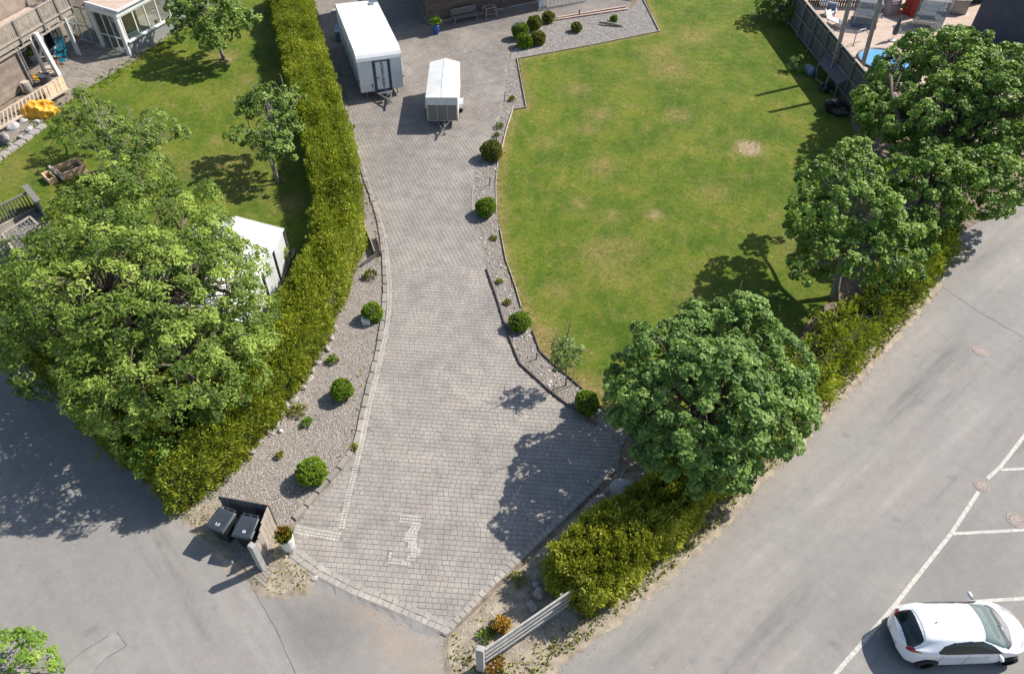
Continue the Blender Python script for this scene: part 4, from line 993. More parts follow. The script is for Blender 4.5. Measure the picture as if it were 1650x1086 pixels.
# ------------------------------------------------------------------ clipped balls and small plants
g1 = 'clipped round bushes in the gravel beds along the driveway'
for k, (px, py, r, lab, t0) in enumerate([
        (501, 760, .59, 'largest clipped ball bush in the left bed, nearest the bins', .6), (551, 628, .54, 'middle clipped ball bush of the left bed', .5),
        (599, 503, .52, 'clipped ball bush of the left bed with a small white box in front', .5), (793, 243, .68, 'olive clipped ball bush in the right strip nearest the covered trailer', .3),
        (783, 334, .60, 'dark clipped ball bush in the narrow right strip, second from the trailers', .45), (838, 518, .52, 'clipped ball bush in the right strip at the lawn edge, above the small pale tree', .5)]):
    ball('ball_bush', lab, px, py, r, group=g1, seed=70 + k, tone0=t0 + .1, mat='olive_leaf' if k == 3 else 'box_leaf')
ball('ball_bush', 'looser rounded bush half under the round maple at the end of the right strip', 946, 648, .56, group=g1, seed=77, rough=0.14, tone0=.55)
for k, (px, py, r, mt, lab) in enumerate([(845, 66, .62, 'box_leaf', 'green rounded shrub in front of the lilac flowers'), (862, 38, .62, 'olive_leaf', 'yellow-green shrub nearest the ladder by the house'),
        (884, 28, .52, 'olive_leaf', 'rightmost yellow-green shrub of the clump by the house'), (868, 62, .58, 'olive_leaf', 'yellow-green shrub between the green one and the gravel'),
        (929, 45, .42, 'olive_leaf', 'small ragged shrub alone in the grey gravel'), (989, 31, .32, 'box_leaf', 'small bright shrub above the driftwood log')]):
    ball('round_shrub', lab, px, py, r, mat=mt, seed=80 + k, rough=0.13, group='shrubs in the top gravel bed', dens=90, size=0.085, tone0=.5)
# lilac flowering shrub
x, y = G(838, 48, 0.7); fl = thing('flowering_shrub', 'shrub with pale lilac-blue flower heads at the paving edge by the house', 'shrub', (x, y, 0))
rng = np.random.default_rng(5); n = 900; d = nrm(rng.normal(size=(n, 3))); C = np.array([x, y, .62]) + d * (.58, .5, .55); C = C[C[:, 2] > .05]
V, F, T = spray_arrays(C, nrm(C - (x, y, .4)), rng.random(len(C)), 9, .07, .1, rng); npmesh('leaves', V, F, 'leaf_apple', fl, T, loc=(x, y, 0))
for k in range(9):
    a = rng.uniform(0, 6.28); r_ = rng.uniform(.1, .5); c = np.array([[x + r_ * cos(a), y + r_ * sin(a) * .8, 1.18 - r_ * .5]]) ; c = c + rng.normal(size=(40, 3)) * (.045, .045, .09)
    V, F, T = spray_arrays(c, np.tile([[0, 0, 1.]], (40, 1)), rng.random(40), 5, .03, .05, rng); npmesh('flower_head', V, F, 'flower', fl, T, loc=(x, y, 0))
for k, (px, py, r, h, mt, lab) in enumerate([
        (597, 446, .34, .4, 'olive_leaf', 'small yellow-green plant beside the wooden edging boards'), (537, 582, .28, .3, 'leaf_ash', 'low green plant between the hedge and the upper ball bush'),
        (480, 664, .42, .25, 'weed', 'low spreading light plant by the hedge-side stones'), (495, 683, .24, .28, 'leaf_fresh', 'little yellow-green cushion plant left of the middle ball bush'),
        (572, 722, .18, .15, 'weed', 'weeds in the paving joint beside the white setts'), (826, 162, .25, .3, 'olive_leaf', 'small olive tuft in the right strip near the lawn corner'),
        (804, 206, .3, .35, 'leaf_pale', 'pale loose plant just above the olive ball bush'), (640 + 160, 228 - 8, .2, .25, 'leaf_pale', 'wispy pale plant beside the trailer side of the strip'),
        (805, 455, .2, .12, 'weed', 'flat weeds in the right gravel strip'), (818, 488, .22, .14, 'weed', 'flat dark weeds above the lawn-side ball bush'),
        (796, 385, .2, .12, 'weed', 'flat yellowish weeds below the dark ball bush'), (567, 208, .25, .25, 'weed', 'dry weeds by the pile of orange bricks'),
        (834, 934, .3, .3, 'weed', 'yellow weeds beside the border blocks near the rocks'), (450, 720 + 15, .18, .2, 'weed', 'brownish tuft low in the left bed by the hedge'),
        (784, 1024, .3, .2, 'leaf_ash', 'low green cushion next to the orange shrub'), (795, 1070, .35, .2, 'rust_leaf', 'orange-brown weeds at the foot of the grey post')]):
    loose_plant('low_plant', lab, px, py, r, h, mt, seed=100 + k, n=int(60 * r / .3), size=.09)
ball('rust_shrub', 'small orange-yellow shrub behind the low wooden rail', 808, 1008, .3, mat='rust_leaf', seed=90, rough=.16, dens=130, size=.09)
# ------------------------------------------------------------------ wheels, trailers, car
def wheel(parent, c, r, w, spokes=5, side=-1, rim='alloy'):
    """axis along local Y; side = outward direction"""
    t = MB(); t.lathe([(r * .62, -w / 2), (r * .93, -w / 2), (r, -w * .3), (r, w * .3), (r * .93, w / 2), (r * .62, w / 2), (r * .62, -w / 2)], 28, (0, 0, 0), 'Y')
    o = bpy.data.objects.new('wheel', None); COL.objects.link(o); o.parent = parent; o.location = c; KIDS.setdefault(parent.name, []).append(o)
    t.build('tyre', 'rubber', o, smooth=True)
    m = MB(); s = side * w * .42
    m.lathe([(r * .60, s - side * .05), (r * .66, s), (r * .60, s), (r * .56, s - side * .05)][::1 if side < 0 else -1], 28, (0, 0, 0), 'Y')
    for k in range(spokes):
        a = 2 * pi * k / spokes + .3; m.bar((0, s - side * .012, 0), (r * .6 * cos(a), s - side * .02, r * .6 * sin(a)), r * .17, .02, up=(0, 1, 0))
    m.lathe([(r * .14, s - side * .02), (r * .14, s + side * .004), (0.001, s + side * .006)], 12, (0, 0, 0), 'Y')
    m.lathe([(r * .58, s - side * .07), (0.001, s - side * .07)], 20, (0, 0, 0), 'Y')
    m.build('rim', rim, o)
    return o
# --- site caravan: local x = width, local y = length going back, front face at y = 0
c = thing('site_caravan', 'large white box caravan with dark-framed door parked at top of the driveway', 'caravan', (-8.60, 43.95, 0), radians(19)); c.scale = (1, 1, 1.13)
Wd, Ln = 2.78, 8.3
prof = [(0, .48), (0, 2.28), (.05, 2.42), (.18, 2.55), (.40, 2.64), (.75, 2.68), (Ln - .4, 2.68), (Ln - .1, 2.60), (Ln, 2.4), (Ln, .48)]
mb = MB(); n = len(prof)
mb.add([(-Wd / 2, y, z) for y, z in prof] + [(Wd / 2, y, z) for y, z in prof], [tuple(range(n)), tuple(range(2 * n - 1, n - 1, -1))] + [(i, i + n, (i + 1) % n + n, (i + 1) % n) for i in range(n)])
mb.build('body', 'caravan_white', c, bevel=.03)
rp = [(-.02, 2.26), (-.03, 2.30), (.03, 2.45), (.17, 2.58), (.40, 2.67), (.75, 2.71), (Ln - .4, 2.71), (Ln - .08, 2.63), (Ln + .02, 2.4)]
mb = MB(); k = len(rp); mb.add([(-Wd / 2 - .03, y, z) for y, z in rp] + [(Wd / 2 + .03, y, z) for y, z in rp], [(i, i + 1, i + 1 + k, i + k) for i in range(k - 1)][::1])
for sgn in (-1, 1): mb.tube([(sgn * (Wd / 2 + .02), y, z) for y, z in rp], .022, 6)
r_ = mb.build('roof', 'white_paint', c); md = r_.modifiers.new('solid', 'SOLIDIFY'); md.thickness = .015
MB().box((.92, Ln - 1.0, 2.75), (.34, .34, .09)).build('roof_vent', 'dull_steel', c, bevel=.02)
dx = .08
mb = MB(); fw = .19
for a in (dx - .47, dx + .47): mb.box((a, -.012, 1.38), (fw, .03, 1.80))
for zz in (.52, 2.22): mb.box((dx, -.012, zz), (1.07, .03, .10))
mb.build('door_frame', 'dark_trim', c)
dr = MB().box((dx, -.010, 1.37), (.81, .022, 1.60)).build('door', 'caravan_white', c)
MB().lathe([(.045, 0), (.045, -.05), (.03, -.06)], 12, (dx - .30, -.02, 1.25), 'Y').build('handle', 'car_black', dr)
def letters(txt, size, mat, parent, fn, name='lettering'):
    cu = bpy.data.curves.new('t', 'FONT'); cu.body = txt; cu.size = size; cu.align_x = 'CENTER'; cu.align_y = 'CENTER'; cu.extrude = .004; cu.offset = .008; cu.space_line = .86
    o = bpy.data.objects.new('t', cu); COL.objects.link(o); dg = bpy.context.evaluated_depsgraph_get(); me = bpy.data.meshes.new_from_object(o.evaluated_get(dg))
    bpy.data.objects.remove(o); me.name = name; me.transform(fn); me.materials.clear(); me.materials.append(M[mat])
    q = bpy.data.objects.new(name, me); COL.objects.link(q); q.parent = parent; KIDS.setdefault(parent.name, []).append(q); return q
letters('R\nO\nB\nY\nG\nG\nS', .255, 'letter_black', dr, Matrix.Translation((dx + .03, -.026, 1.38)) @ Matrix.Rotation(radians(90), 4, 'X'))
mb = MB(); mb.box((-.62, -.03, .86), (.07, .05, .14)); mb.box((-.60, -.02, .68), (.012, .012, .3)); mb.build('socket', 'car_black', c)
for sx in (-1, 1): MB().box((sx * (Wd / 2 + .03), .06, 1.15), (.06, .08, .10)).build('marker_light', 'car_black', c)
mb = MB()
for sx in (-1, 1):
    for zz in (.60, 1.3): mb.box((sx * (Wd / 2 + .012), Ln / 2, zz), (.03, Ln - .1, .05))
mb.build('side_rail', 'dull_steel', c)
for yy in (2.2, 4.4, 6.4): MB().box((-Wd / 2 - .006, yy, 1.55), (.014, .02, 2.0)).build('panel_joint', 'dull_steel', c)
MB().box((dx, -.16, .44), (.95, .34, .035)).build('step', 'dull_steel', c)
mb = MB(); hp = (dx + .12, -1.35, .42)
for sx in (-.55, .62): mb.bar((sx, .2, .40), hp, .07, .09)
mb.bar((hp[0], -1.3, .43), (hp[0], -1.62, .47), .08, .08); mb.lathe([(.06, 0), (.075, .05), (.05, .10)], 12, (hp[0], -1.66, .42))
mb.build('drawbar', 'steel', c)
mb = MB(); mb.tube([(hp[0] - .12, -.95, .12), (hp[0] - .12, -.95, .85)], .025, 8); mb.tube([(hp[0] - .2, -.95, .85), (hp[0], -.95, .88)], .015, 6); mb.lathe([(.02, -.04), (.11, -.04), (.11, .04), (.02, .04)], 16, (hp[0] - .12, -.95, .12), 'Y'); mb.build('jockey_wheel', 'dull_steel', c)
MB().box((hp[0], -.55, .52), (.22, .3, .12)).build('gas_box', 'steel', c, bevel=.02)
for yy in (3.4, 4.2):
    for sx in (-1, 1):
        wl = wheel(c, (sx * 1.1, yy, .33), .33, .2, 4, sx, 'dull_steel'); wl.rotation_euler = (0, 0, pi / 2)
for sx in (-1, 1): MB().bar((sx * 1.0, .35, .48), (sx * 1.0, .35, .02), .07).build('support_leg', 'dull_steel', c)
# --- covered trailer
t = thing('covered_trailer', 'small slatted trailer under a white ridged cover parked beside the caravan', 'trailer', (-4.47, 40.45, 0), radians(1.8))
w2, L2 = .92, 4.5
MB().box((0, L2 / 2, .50), (w2 * 2, L2, .06)).build('floor', 'dull_steel', t)
mb = MB()
for k in range(8): mb.box((0, .0, .56 + k * .128), (w2 * 2 - .06, .03, .118))
mb.build('front_panel', 'slat_grey', t)
mb = MB()
for sx in (-w2 + .03, w2 - .03): mb.box((sx, -.01, 1.0), (.06, .07, 1.06))
for sx in (-w2 / 3, w2 / 3): mb.box((sx, -.022, 1.0), (.035, .03, 1.04))
mb.box((0, -.01, .5), (w2 * 2, .07, .06)); mb.build('frame', 'steel', t)
for sx in (-1, 1):
    mb = MB()
    for k in range(4): mb.box((sx * w2, L2 / 2, .63 + k * .25), (.03, L2 - .05, .24))
    mb.build('side_panel', 'white_paint', t)
mb = MB(); e = w2 + .03; zb, ze, zr = 1.52, 2.0, 2.26
yb = L2 + .05
V = [(-e, -.06, zb), (e, -.06, zb), (e, -.04, ze), (-e, -.04, ze), (0, .75, zr), (e, yb, zb), (e, yb, ze), (0, yb, zr), (-e, yb, ze), (-e, yb, zb), (0, -.04, ze + .015)]
mb.add(V, [(2, 6, 7, 4), (8, 3, 4, 7), (1, 5, 6, 2), (9, 0, 3, 8), (5, 9, 8, 7, 6), (3, 10, 4), (10, 2, 4)])
mb.build('cover', 'cover_white', t)
mb = MB(); mb.add([V[i] for i in (0, 1, 2, 3)], [(0, 1, 2, 3)]); mb.build('cover_flap', 'white_side', t)
mb = MB(); mb.tube([(-e, -.05, ze), (e, -.05, ze)], .018, 6); mb.tube([(0, -.04, ze + .02), (0, .75, zr + .01), (0, yb, zr + .01)], .02, 6); mb.build('cover_seam', 'white_side', t)
for sx in (-1, 1):
    fm = MB(); prof = [(cos(a) * .40, sin(a) * .40) for a in [pi * i / 10 for i in range(11)]]
    V = []; 
    for yy, zz in prof: V += [(sx * (w2 + .02), 2.0 + yy, .40 + zz), (sx * (w2 + .27), 2.0 + yy, .40 + zz)]
    F = [(2 * i, 2 * i + 1, 2 * i + 3, 2 * i + 2) for i in range(10)]
    fm.add(V, F); ff = fm.build('mudguard', 'white_paint', t); md = ff.modifiers.new('s', 'SOLIDIFY'); md.thickness = .03
    wl = wheel(t, (sx * (w2 + .15), 2.0, .34), .32, .17, 4, sx, 'dull_steel'); wl.rotation_euler = (0, 0, pi / 2)
mb = MB()
for sx in (-.48, .48): mb.bar((sx, .3, .42), (.02, -.95, .42), .07, .08)
mb.bar((.02, -.85, .43), (.0, -1.32, .46), .08, .08); mb.lathe([(.05, 0), (.07, .05), (.045, .1)], 12, (0, -1.36, .43)); mb.build('drawbar', 'steel', t)
mb = MB(); mb.tube([(.14, -.92, .10), (.14, -.92, .80)], .024, 8); mb.tube([(.06, -.92, .8), (.24, -.92, .83)], .014, 6); mb.lathe([(.02, -.035), (.1, -.035), (.1, .035), (.02, .035)], 16, (.14, -.92, .10), 'Y'); mb.build('jockey_wheel', 'steel', t)
MB().bar((.08, -1.0, .5), (.12, -.72, .62), .035).build('brake_lever', 'car_black', t)
# --- blue-grey storage box beside the caravan
x, y = G(549, 58, .3); b = thing('storage_box', 'blue-grey lidded storage box squeezed between gravel bed and white caravan', 'box', (x, y, 0), radians(8))
mb = MB(); mb.box((0, 0, .36), (.66, 1.0, .66)); mb.build('box_body', 'blue_grey', b, bevel=.03)
mb = MB(); mb.box((0, .03, .73), (.74, 1.08, .07)); mb.box((-.1, .2, .775), (.4, .04, .02)); mb.build('lid', 'blue_grey', b, bevel=.02)
x, y = G(543, 20); MB_ = MB().box((0, 0, .08), (.75, .5, .12)); o = MB_.build('concrete_slab', 'concrete', bevel=.015); o.location = (x, y, 0); tag(o, 'pale concrete slab lying left of the caravan near the top edge', 'slab')

# --- white hatchback; local x runs forward from the rear bumper, z up
def cr(xs, ys, q):
    """smooth monotone-ish interpolation through key points"""
    xs = np.array(xs, float); ys = np.array(ys, float); m = np.gradient(ys, xs)
    i = np.clip(np.searchsorted(xs, q) - 1, 0, len(xs) - 2); h = xs[i + 1] - xs[i]; t = (q - xs[i]) / h
    return (2 * t ** 3 - 3 * t ** 2 + 1) * ys[i] + (t ** 3 - 2 * t ** 2 + t) * h * m[i] + (-2 * t ** 3 + 3 * t ** 2) * ys[i + 1] + (t ** 3 - t ** 2) * h * m[i + 1]
def car():
    root = thing('parked_car', 'white five-door hatchback parked in the lowest bay at the lower right corner', 'car', (0, 0, 0), radians(3.1))
    a = radians(3.1); wx, wy = G(1486, 1077); lx, ly = .86, -.86
    root.location = (wx - (lx * cos(a) - ly * sin(a)), wy - (lx * sin(a) + ly * cos(a)), 0)
    Lc = 4.30; nu, nv = 260, 130
    X = Lc * (0.5 - 0.5 * np.cos(np.pi * np.linspace(0, 1, nu))) * .35 + Lc * np.linspace(0, 1, nu) * .65
    top = cr([0, .04, .10, .18, .34, .56, .95, 1.9, 2.4, 2.75, 3.25, 3.7, 4.05, 4.2, 4.3], [.62, .90, 1.00, 1.08, 1.27, 1.41, 1.455, 1.46, 1.43, 1.29, 1.03, .95, .84, .72, .50], X)
    wid = cr([0, .08, .28, .7, 1.3, 2.2, 3.2, 3.75, 4.05, 4.22, 4.3], [.30, .56, .755, .865, .89, .89, .885, .84, .71, .54, .36], X)
    belt = cr([0, .3, .9, 2.0, 3.0, 3.6, 4.3], [.86, .98, 1.0, .97, .93, .84, .66], X); belt = np.minimum(belt, top - .035)
    roofw = cr([0, .16, .45, 1.0, 2.3, 2.7, 3.2, 3.7, 4.3], [.42, .56, .57, .57, .58, .62, .71, .64, .3], X)
    shoul = np.minimum(top - .03, cr([0, .5, 1, 2.3, 3.2, 4.3], [.9, 1.18, 1.36, 1.37, .97, .6], X)); shoul = np.maximum(shoul, belt + .004)
    bot = cr([0, .1, .5, 3.8, 4.2, 4.3], [.42, .25, .2, .2, .24, .36], X)
    s = np.linspace(0, 1, nv); V = []
    for i in range(nu):
        w, rw = wid[i], min(roofw[i], wid[i] - .03)
        key_s = [0, .08, .30, .42, .66, .76, 1.0]
        ky = [w - .10, w - .02, w, w - .015, rw + .03, rw - .06, 0]
        kz = [bot[i], bot[i] + .07, bot[i] + (belt[i] - bot[i]) * .62, belt[i], shoul[i], shoul[i] + (top[i] - shoul[i]) * .62, top[i]]
        yy = cr(key_s, ky, s); zz = cr(key_s, kz, s); zz = np.minimum(zz, top[i] + .001)
        V.append(np.c_[np.full(nv, X[i]), yy, zz])
    V = np.array(V)
    V[..., 1] *= .955; V[..., 2] *= .975
    q_ = (V[..., 1] / .85) ** 2; V[..., 0] += .26 * q_ * np.clip(1 - V[..., 0] / 1.1, 0, 1) - .30 * q_ * np.clip((V[..., 0] - 3.2) / 1.1, 0, 1)
    full = np.concatenate([V * (1, -1, 1), V[:, ::-1][:, 1:]], 1); k = full.shape[1]
    cen = (full[:-1, :-1] + full[1:, 1:] + full[1:, :-1] + full[:-1, 1:]) / 4
    cx, cy, cz = cen[..., 0], cen[..., 1], cen[..., 2]; ay = np.abs(cy)
    j = np.arange(k - 1); side_idx = np.minimum(j, k - 2 - j)[None, :] / (nv - 1); side_idx = np.broadcast_to(side_idx, cx.shape)
    arch = np.zeros(cx.shape, bool)
    for wxx in (.86, 3.44): arch |= (((cx - wxx) ** 2 + (cz - .32) ** 2) < .355 ** 2) & (side_idx < .42)
    def poly2(a_, b_, pts): return inside(pts, np.c_[a_.ravel(), b_.ravel()]).reshape(a_.shape)
    side = (side_idx > .415) & (side_idx < .70)
    sw = side & poly2(cx, cz, [(.93, 1.10), (1.02, 1.02), (1.9, .985), (3.02, .955), (2.62, 1.19), (2.3, 1.335), (1.9, 1.375), (1.4, 1.36), (1.1, 1.26)])
    pil = sw & (np.abs(cx - 1.95) < .035)
    sw &= ~pil
    ws = poly2(cx + .17 * (ay / .6) ** 2, ay, [(2.52, -.1), (2.52, .57), (2.56, .585), (3.30, .70), (3.34, .66), (3.34, -.1)]) & (cz > .98) & (side_idx > .60)
    cowl = poly2(cx + .17 * (ay / .6) ** 2, ay, [(3.34, -.1), (3.34, .68), (3.48, .72), (3.56, .6), (3.56, -.1)]) & (side_idx > .60)
    rw_ = poly2(cx, ay, [(.15, -.1), (.15, .52), (.20, .58), (.46, .54), (.54, .49), (.54, -.1)]) & (side_idx > .60) & (cx < 1.25)
    tl = poly2(cx, cz, [(.06, .80), (.05, .93), (.20, 1.00), (.52, .99), (.40, .90), (.16, .78)]) & (ay > .50)
    hl = poly2(cx, cz, [(3.72, .70), (3.78, .84), (4.1, .80), (4.24, .66), (4.2, .58), (3.95, .62)]) & (ay > .36)
    lower = (cz < bot[:-1, None] + .05) & ~arch
    ncod = np.zeros(cx.shape, int)
    for code, mk in ((1, sw), (2, ws), (3, rw_), (4, tl), (5, hl), (6, cowl), (7, pil), (8, lower)): ncod[mk & ~arch] = code
    ncod[arch] = -1
    idx = np.arange(nu * k).reshape(nu, k)
    Q = np.stack([idx[:-1, :-1], idx[1:, :-1], idx[1:, 1:], idx[:-1, 1:]], -1)
    flat = full.reshape(-1, 3)
    def extract(name, sel, mat, parent=root, inset=0.0, smooth=True):
        q = Q[sel]
        if not len(q): return None
        u, inv = np.unique(q, return_inverse=True); v = flat[u].copy()
        if inset: v[:, 2] -= inset * .6; v[:, 1] -= np.sign(v[:, 1]) * inset * .5
        return npmesh(name, v, inv.reshape(-1, 4), mat, parent, smooth=smooth)
    body = extract('body', (ncod == 0), 'car_paint')
    for sg in (-1, 1):
        for lo, hi in ((0, 1.95), (1.95, 5)): extract('side_window', (ncod == 1) & (cy * sg > 0) & (cx > lo) & (cx < hi), 'car_glass', inset=.006)
        extract('tail_light', (ncod == 4) & (cy * sg > 0), 'tail_red'); extract('headlight', (ncod == 5) & (cy * sg > 0), 'lamp_clear')
    extract('windscreen', ncod == 2, 'car_glass_front', inset=.006); extract('rear_window', ncod == 3, 'car_glass', inset=.006)
    extract('scuttle', ncod == 6, 'car_grille', inset=.02); extract('window_pillar', ncod == 7, 'car_black', inset=.004); extract('sill', ncod == 8, 'car_black')
    mb = MB(); mb.box((2.15, 0, .26), (3.0, 1.42, .12)); mb.box((2.1, 0, .5), (3.0, 1.25, .4)); mb.build('underbody', 'car_black', root)
    # panel gaps and trim laid on the skin
    def on(xq, yq, lift=.004):
        i = int(np.argmin(abs(X - xq))); r = V[i]; jj = int(np.argmin(abs(r[:, 1] - abs(yq)) + (r[:, 2] < belt[i]) * 9)); return (xq, math.copysign(r[jj, 1], yq) if yq else 0, r[jj, 2] + lift)
    mb = MB()
    mb.tube([on(.62 + .05 * (yy / .5) ** 2 * -1, yy) for yy in np.linspace(-.5, .5, 13)], .005, 4)
    def side_pt(xq, sq, sg):
        i = int(np.argmin(abs(X - xq))); p = V[i][int(sq * (nv - 1))]; return (p[0], sg * (p[1] + .003), p[2])
    for sg in (-1, 1):
        mb.tube([side_pt(1.97, q, sg) for q in np.linspace(.06, .42, 8)], .005, 4)
        mb.tube([side_pt(3.05 - .1 * q, q, sg) for q in np.linspace(.06, .40, 8)], .005, 4)
        mb.tube([side_pt(1.12 + .1 * abs(q - .2), q, sg) for q in np.linspace(.10, .42, 8)], .005, 4)
        mb.tube([side_pt(xx, .62, sg) for xx in np.linspace(3.05, 3.95, 10)], .004, 4)
    mb.build('panel_gap', 'dark_trim', root)
    for sg in (-1, 1):
        m2 = MB(); m2.blob((2.80, sg * 1.0, 1.03), (.07, .115, .075), 3, 12, .03); mo = m2.build('door_mirror', 'car_paint', root, smooth=True)
        m3 = MB(); m3.bar((2.86, sg * .86, .98), (2.80, sg * .96, 1.01), .05, .03); m3.build('mirror_arm', 'car_black', mo)
        for xx, nm in ((1.55, 'door_handle'), (2.55, 'door_handle')):
            p = side_pt(xx, .36, sg); MB().box((p[0], p[1] + sg * .012, p[2]), (.16, .03, .03)).build(nm, 'car_paint', root, bevel=.008)
        for xx in (.86, 3.44): wheel(root, (xx, sg * .775, .315), .315, .21, 5, sg)
    p = on(1.15, 0, 0); mb = MB(); mb.bar((1.10, 0, p[2]), (1.06, 0, p[2] + .05), .03, .02); mb.build('aerial', 'car_black', root)
    mb = MB(); 
    for y0, y1 in ((-.55, .02), (.0, .5)): mb.tube([on(3.33, y0, .03), on(3.27, (y0 + y1) / 2, .03), on(3.22, y1, .03)], .010, 5)
    mb.build('wiper', 'car_black', root)
    mb = MB(); mb.box((.03, 0, .60), (.03, .52, .115)); mb.build('number_plate', 'lid_print', root)
    mb = MB(); mb.lathe([(.045, 0), (.045, .006)], 16, (0, 0, 0)); me = mb.build('badge', 'steel', root); me.location = (.12, 0, .955); me.rotation_euler = (0, radians(-50), 0)
car()
# ------------------------------------------------------------------ bins, screen, gate posts, pot
def wheelie(cx, cy, rz, label, marks, hasbar):
    t = thing('wheelie_bin', label, 'wheelie bin', (cx, cy, 0.03), rz, group='pair of dark wheelie bins')
    hw, hd = .36, .38
    mb = MB(); lo = [(-.28, -.26), (.28, -.26), (.28, .30), (-.28, .30)]; hi = [(-hw + .02, -hd + .03), (hw - .02, -hd + .03), (hw - .02, hd - .03), (-hw + .02, hd - .03)]
    mb.add([(x, y, .06) for x, y in lo] + [(x, y, .98) for x, y in hi], [(3, 2, 1, 0), (4, 5, 6, 7), (0, 1, 5, 4), (1, 2, 6, 5), (2, 3, 7, 6), (3, 0, 4, 7)])
    mb.box((0, -hd - .005, .95), (2 * hw + .02, .05, .06)); mb.build('bin_body', 'black_plastic', t, bevel=.025)
    mb = MB(); V = [(-hw - .02, -hd - .04, 1.00), (hw + .02, -hd - .04, 1.00), (hw + .02, hd, 1.06), (-hw - .02, hd, 1.06), (-hw + .06, -hd + .04, 1.04), (hw - .06, -hd + .04, 1.04), (hw - .06, hd - .06, 1.115), (-hw + .06, hd - .06, 1.115)]
    mb.add(V, [(3, 2, 1, 0), (4, 5, 6, 7), (0, 1, 5, 4), (1, 2, 6, 5), (2, 3, 7, 6), (3, 0, 4, 7)]); lid = mb.build('lid', 'bin_lid', t, bevel=.02)
    mb = MB()
    for k in (-1, 1): mb.bar((k * .20, -hd + .12, 1.064), (k * .20, hd - .10, 1.117), .022, .014)
    for k in range(9): mb.bar((-.16 + k * .04, -hd + .10, 1.054), (-.16 + k * .04, hd - .10, 1.112), .012, .008)
    mb.build('rib', 'bin_lid', lid)
    mb = MB(); mb.tube([(-.30, hd + .05, 1.08), (.30, hd + .05, 1.08)], .018, 8)
    for k in (-.26, 0, .26): mb.bar((k, hd - .06, 1.10), (k, hd + .07, 1.09), .035, .03)
    mb.build('handle', 'bin_lid', t)
    letters(marks, .12, 'lid_print', lid, Matrix.Translation((.02, -hd + .17, 1.0735)) @ Matrix.Rotation(radians(4.7), 4, 'X'), 'lid_marking')
    for s_ in (-1, 1):
        MB().lathe([(.02, -.03), (.10, -.03), (.10, .03), (.02, .03)], 16, (0, 0, 0), 'Y').build('wheel', 'rubber', t).location = (s_ * .30, .33, .10)
    for q in KIDS[t.name]:
        if q.name.startswith('wheel'): q.rotation_euler = (0, 0, pi / 2)
wheelie(-9.80, 12.75, radians(-21), 'left dark wheelie bin, turned slightly away from the screen', 'L 5', 0)
wheelie(-8.885, 12.50, radians(-10), 'right dark wheelie bin, close against the wooden side screen', '12', 1)
sc = thing('bin_screen', 'weathered L-shaped board screen behind and beside the wheelie bins', 'screen', (-8.24, 13.15, 0))
mb = MB()
for k in range(8):
    z0 = .06 + k * .16; mb.seg((-8.265, 13.186), (-10.057, 13.5), z0, z0 + .15, .03)
mb.build('back_panel', 'wood_dark_grey', sc, world=True)
mb = MB()
for k in range(6):
    t0, t1 = k / 6, (k + .94) / 6; a = (-8.245, 13.12); b = (-8.367, 11.80); q = lambda t: (a[0] + (b[0] - a[0]) * t, a[1] + (b[1] - a[1]) * t)
    mb.seg(q(t0), q(t1), .05, 1.36 - .28 * max(0, k - 2) / 3, .028)
mb.build('side_panel', 'wood_weathered', sc, world=True)
mb = MB()
for z_ in (.30, 1.0): mb.seg((-8.279, 13.06), (-8.398, 11.86), z_, z_ + .09, .035)
mb.build('rail', 'wood_grey', sc, world=True)
for p in ((-8.225, 13.17), (-8.377, 11.82)):
    MB().bar((*p, 0), (*p, 1.33 if p[1] > 12.5 else 1.12), .06).build('post', 'wood_grey', sc, world=True)
    MB().blob((*p, 1.37 if p[1] > 12.5 else 1.15), (.045, .045, .045), 1, 12, .02).build('post_cap', 'terracotta', sc, world=True)
pad = GP([(336, 858), (404, 928), (430, 948), (442, 905), (436, 862), (352, 812)])
o = sheet('paved_pad', pad, 0.056, 'joint_sand'); o = paving('paved_pad', pad, radians(-38), .115, .13, 'kerb_stone', z=.058, th=.016, gap=.014, seed=8, margin=.03); o['kind'] = 'structure'
def gatepost(px, py, h, rz, w, d, label, name='concrete_post'):
    x, y = G(px, py); t = thing(name, label, 'post', (x, y, 0), rz)
    MB().box((0, 0, h / 2), (w, d, h)).build('shaft', 'concrete', t, bevel=.012)
    MB().add([(a * w * .5, b * d * .5, h) for a, b in ((-1, -1), (1, -1), (1, 1), (-1, 1))] + [(a * w * .42, b * d * .42, h + .035) for a, b in ((-1, -1), (1, -1), (1, 1), (-1, 1))], [(4, 5, 6, 7), (0, 1, 5, 4), (1, 2, 6, 5), (2, 3, 7, 6), (3, 0, 4, 7)]).build('cap', 'concrete', t)
    return t
gatepost(424, 916, 1.62, radians(-28), .23, .20, 'square grey concrete gate post in front of the wheelie bins')
gatepost(775, 1078, 1.65, radians(-12), .24, .20, 'grey concrete gate post at the end of the low rail near the bottom edge')
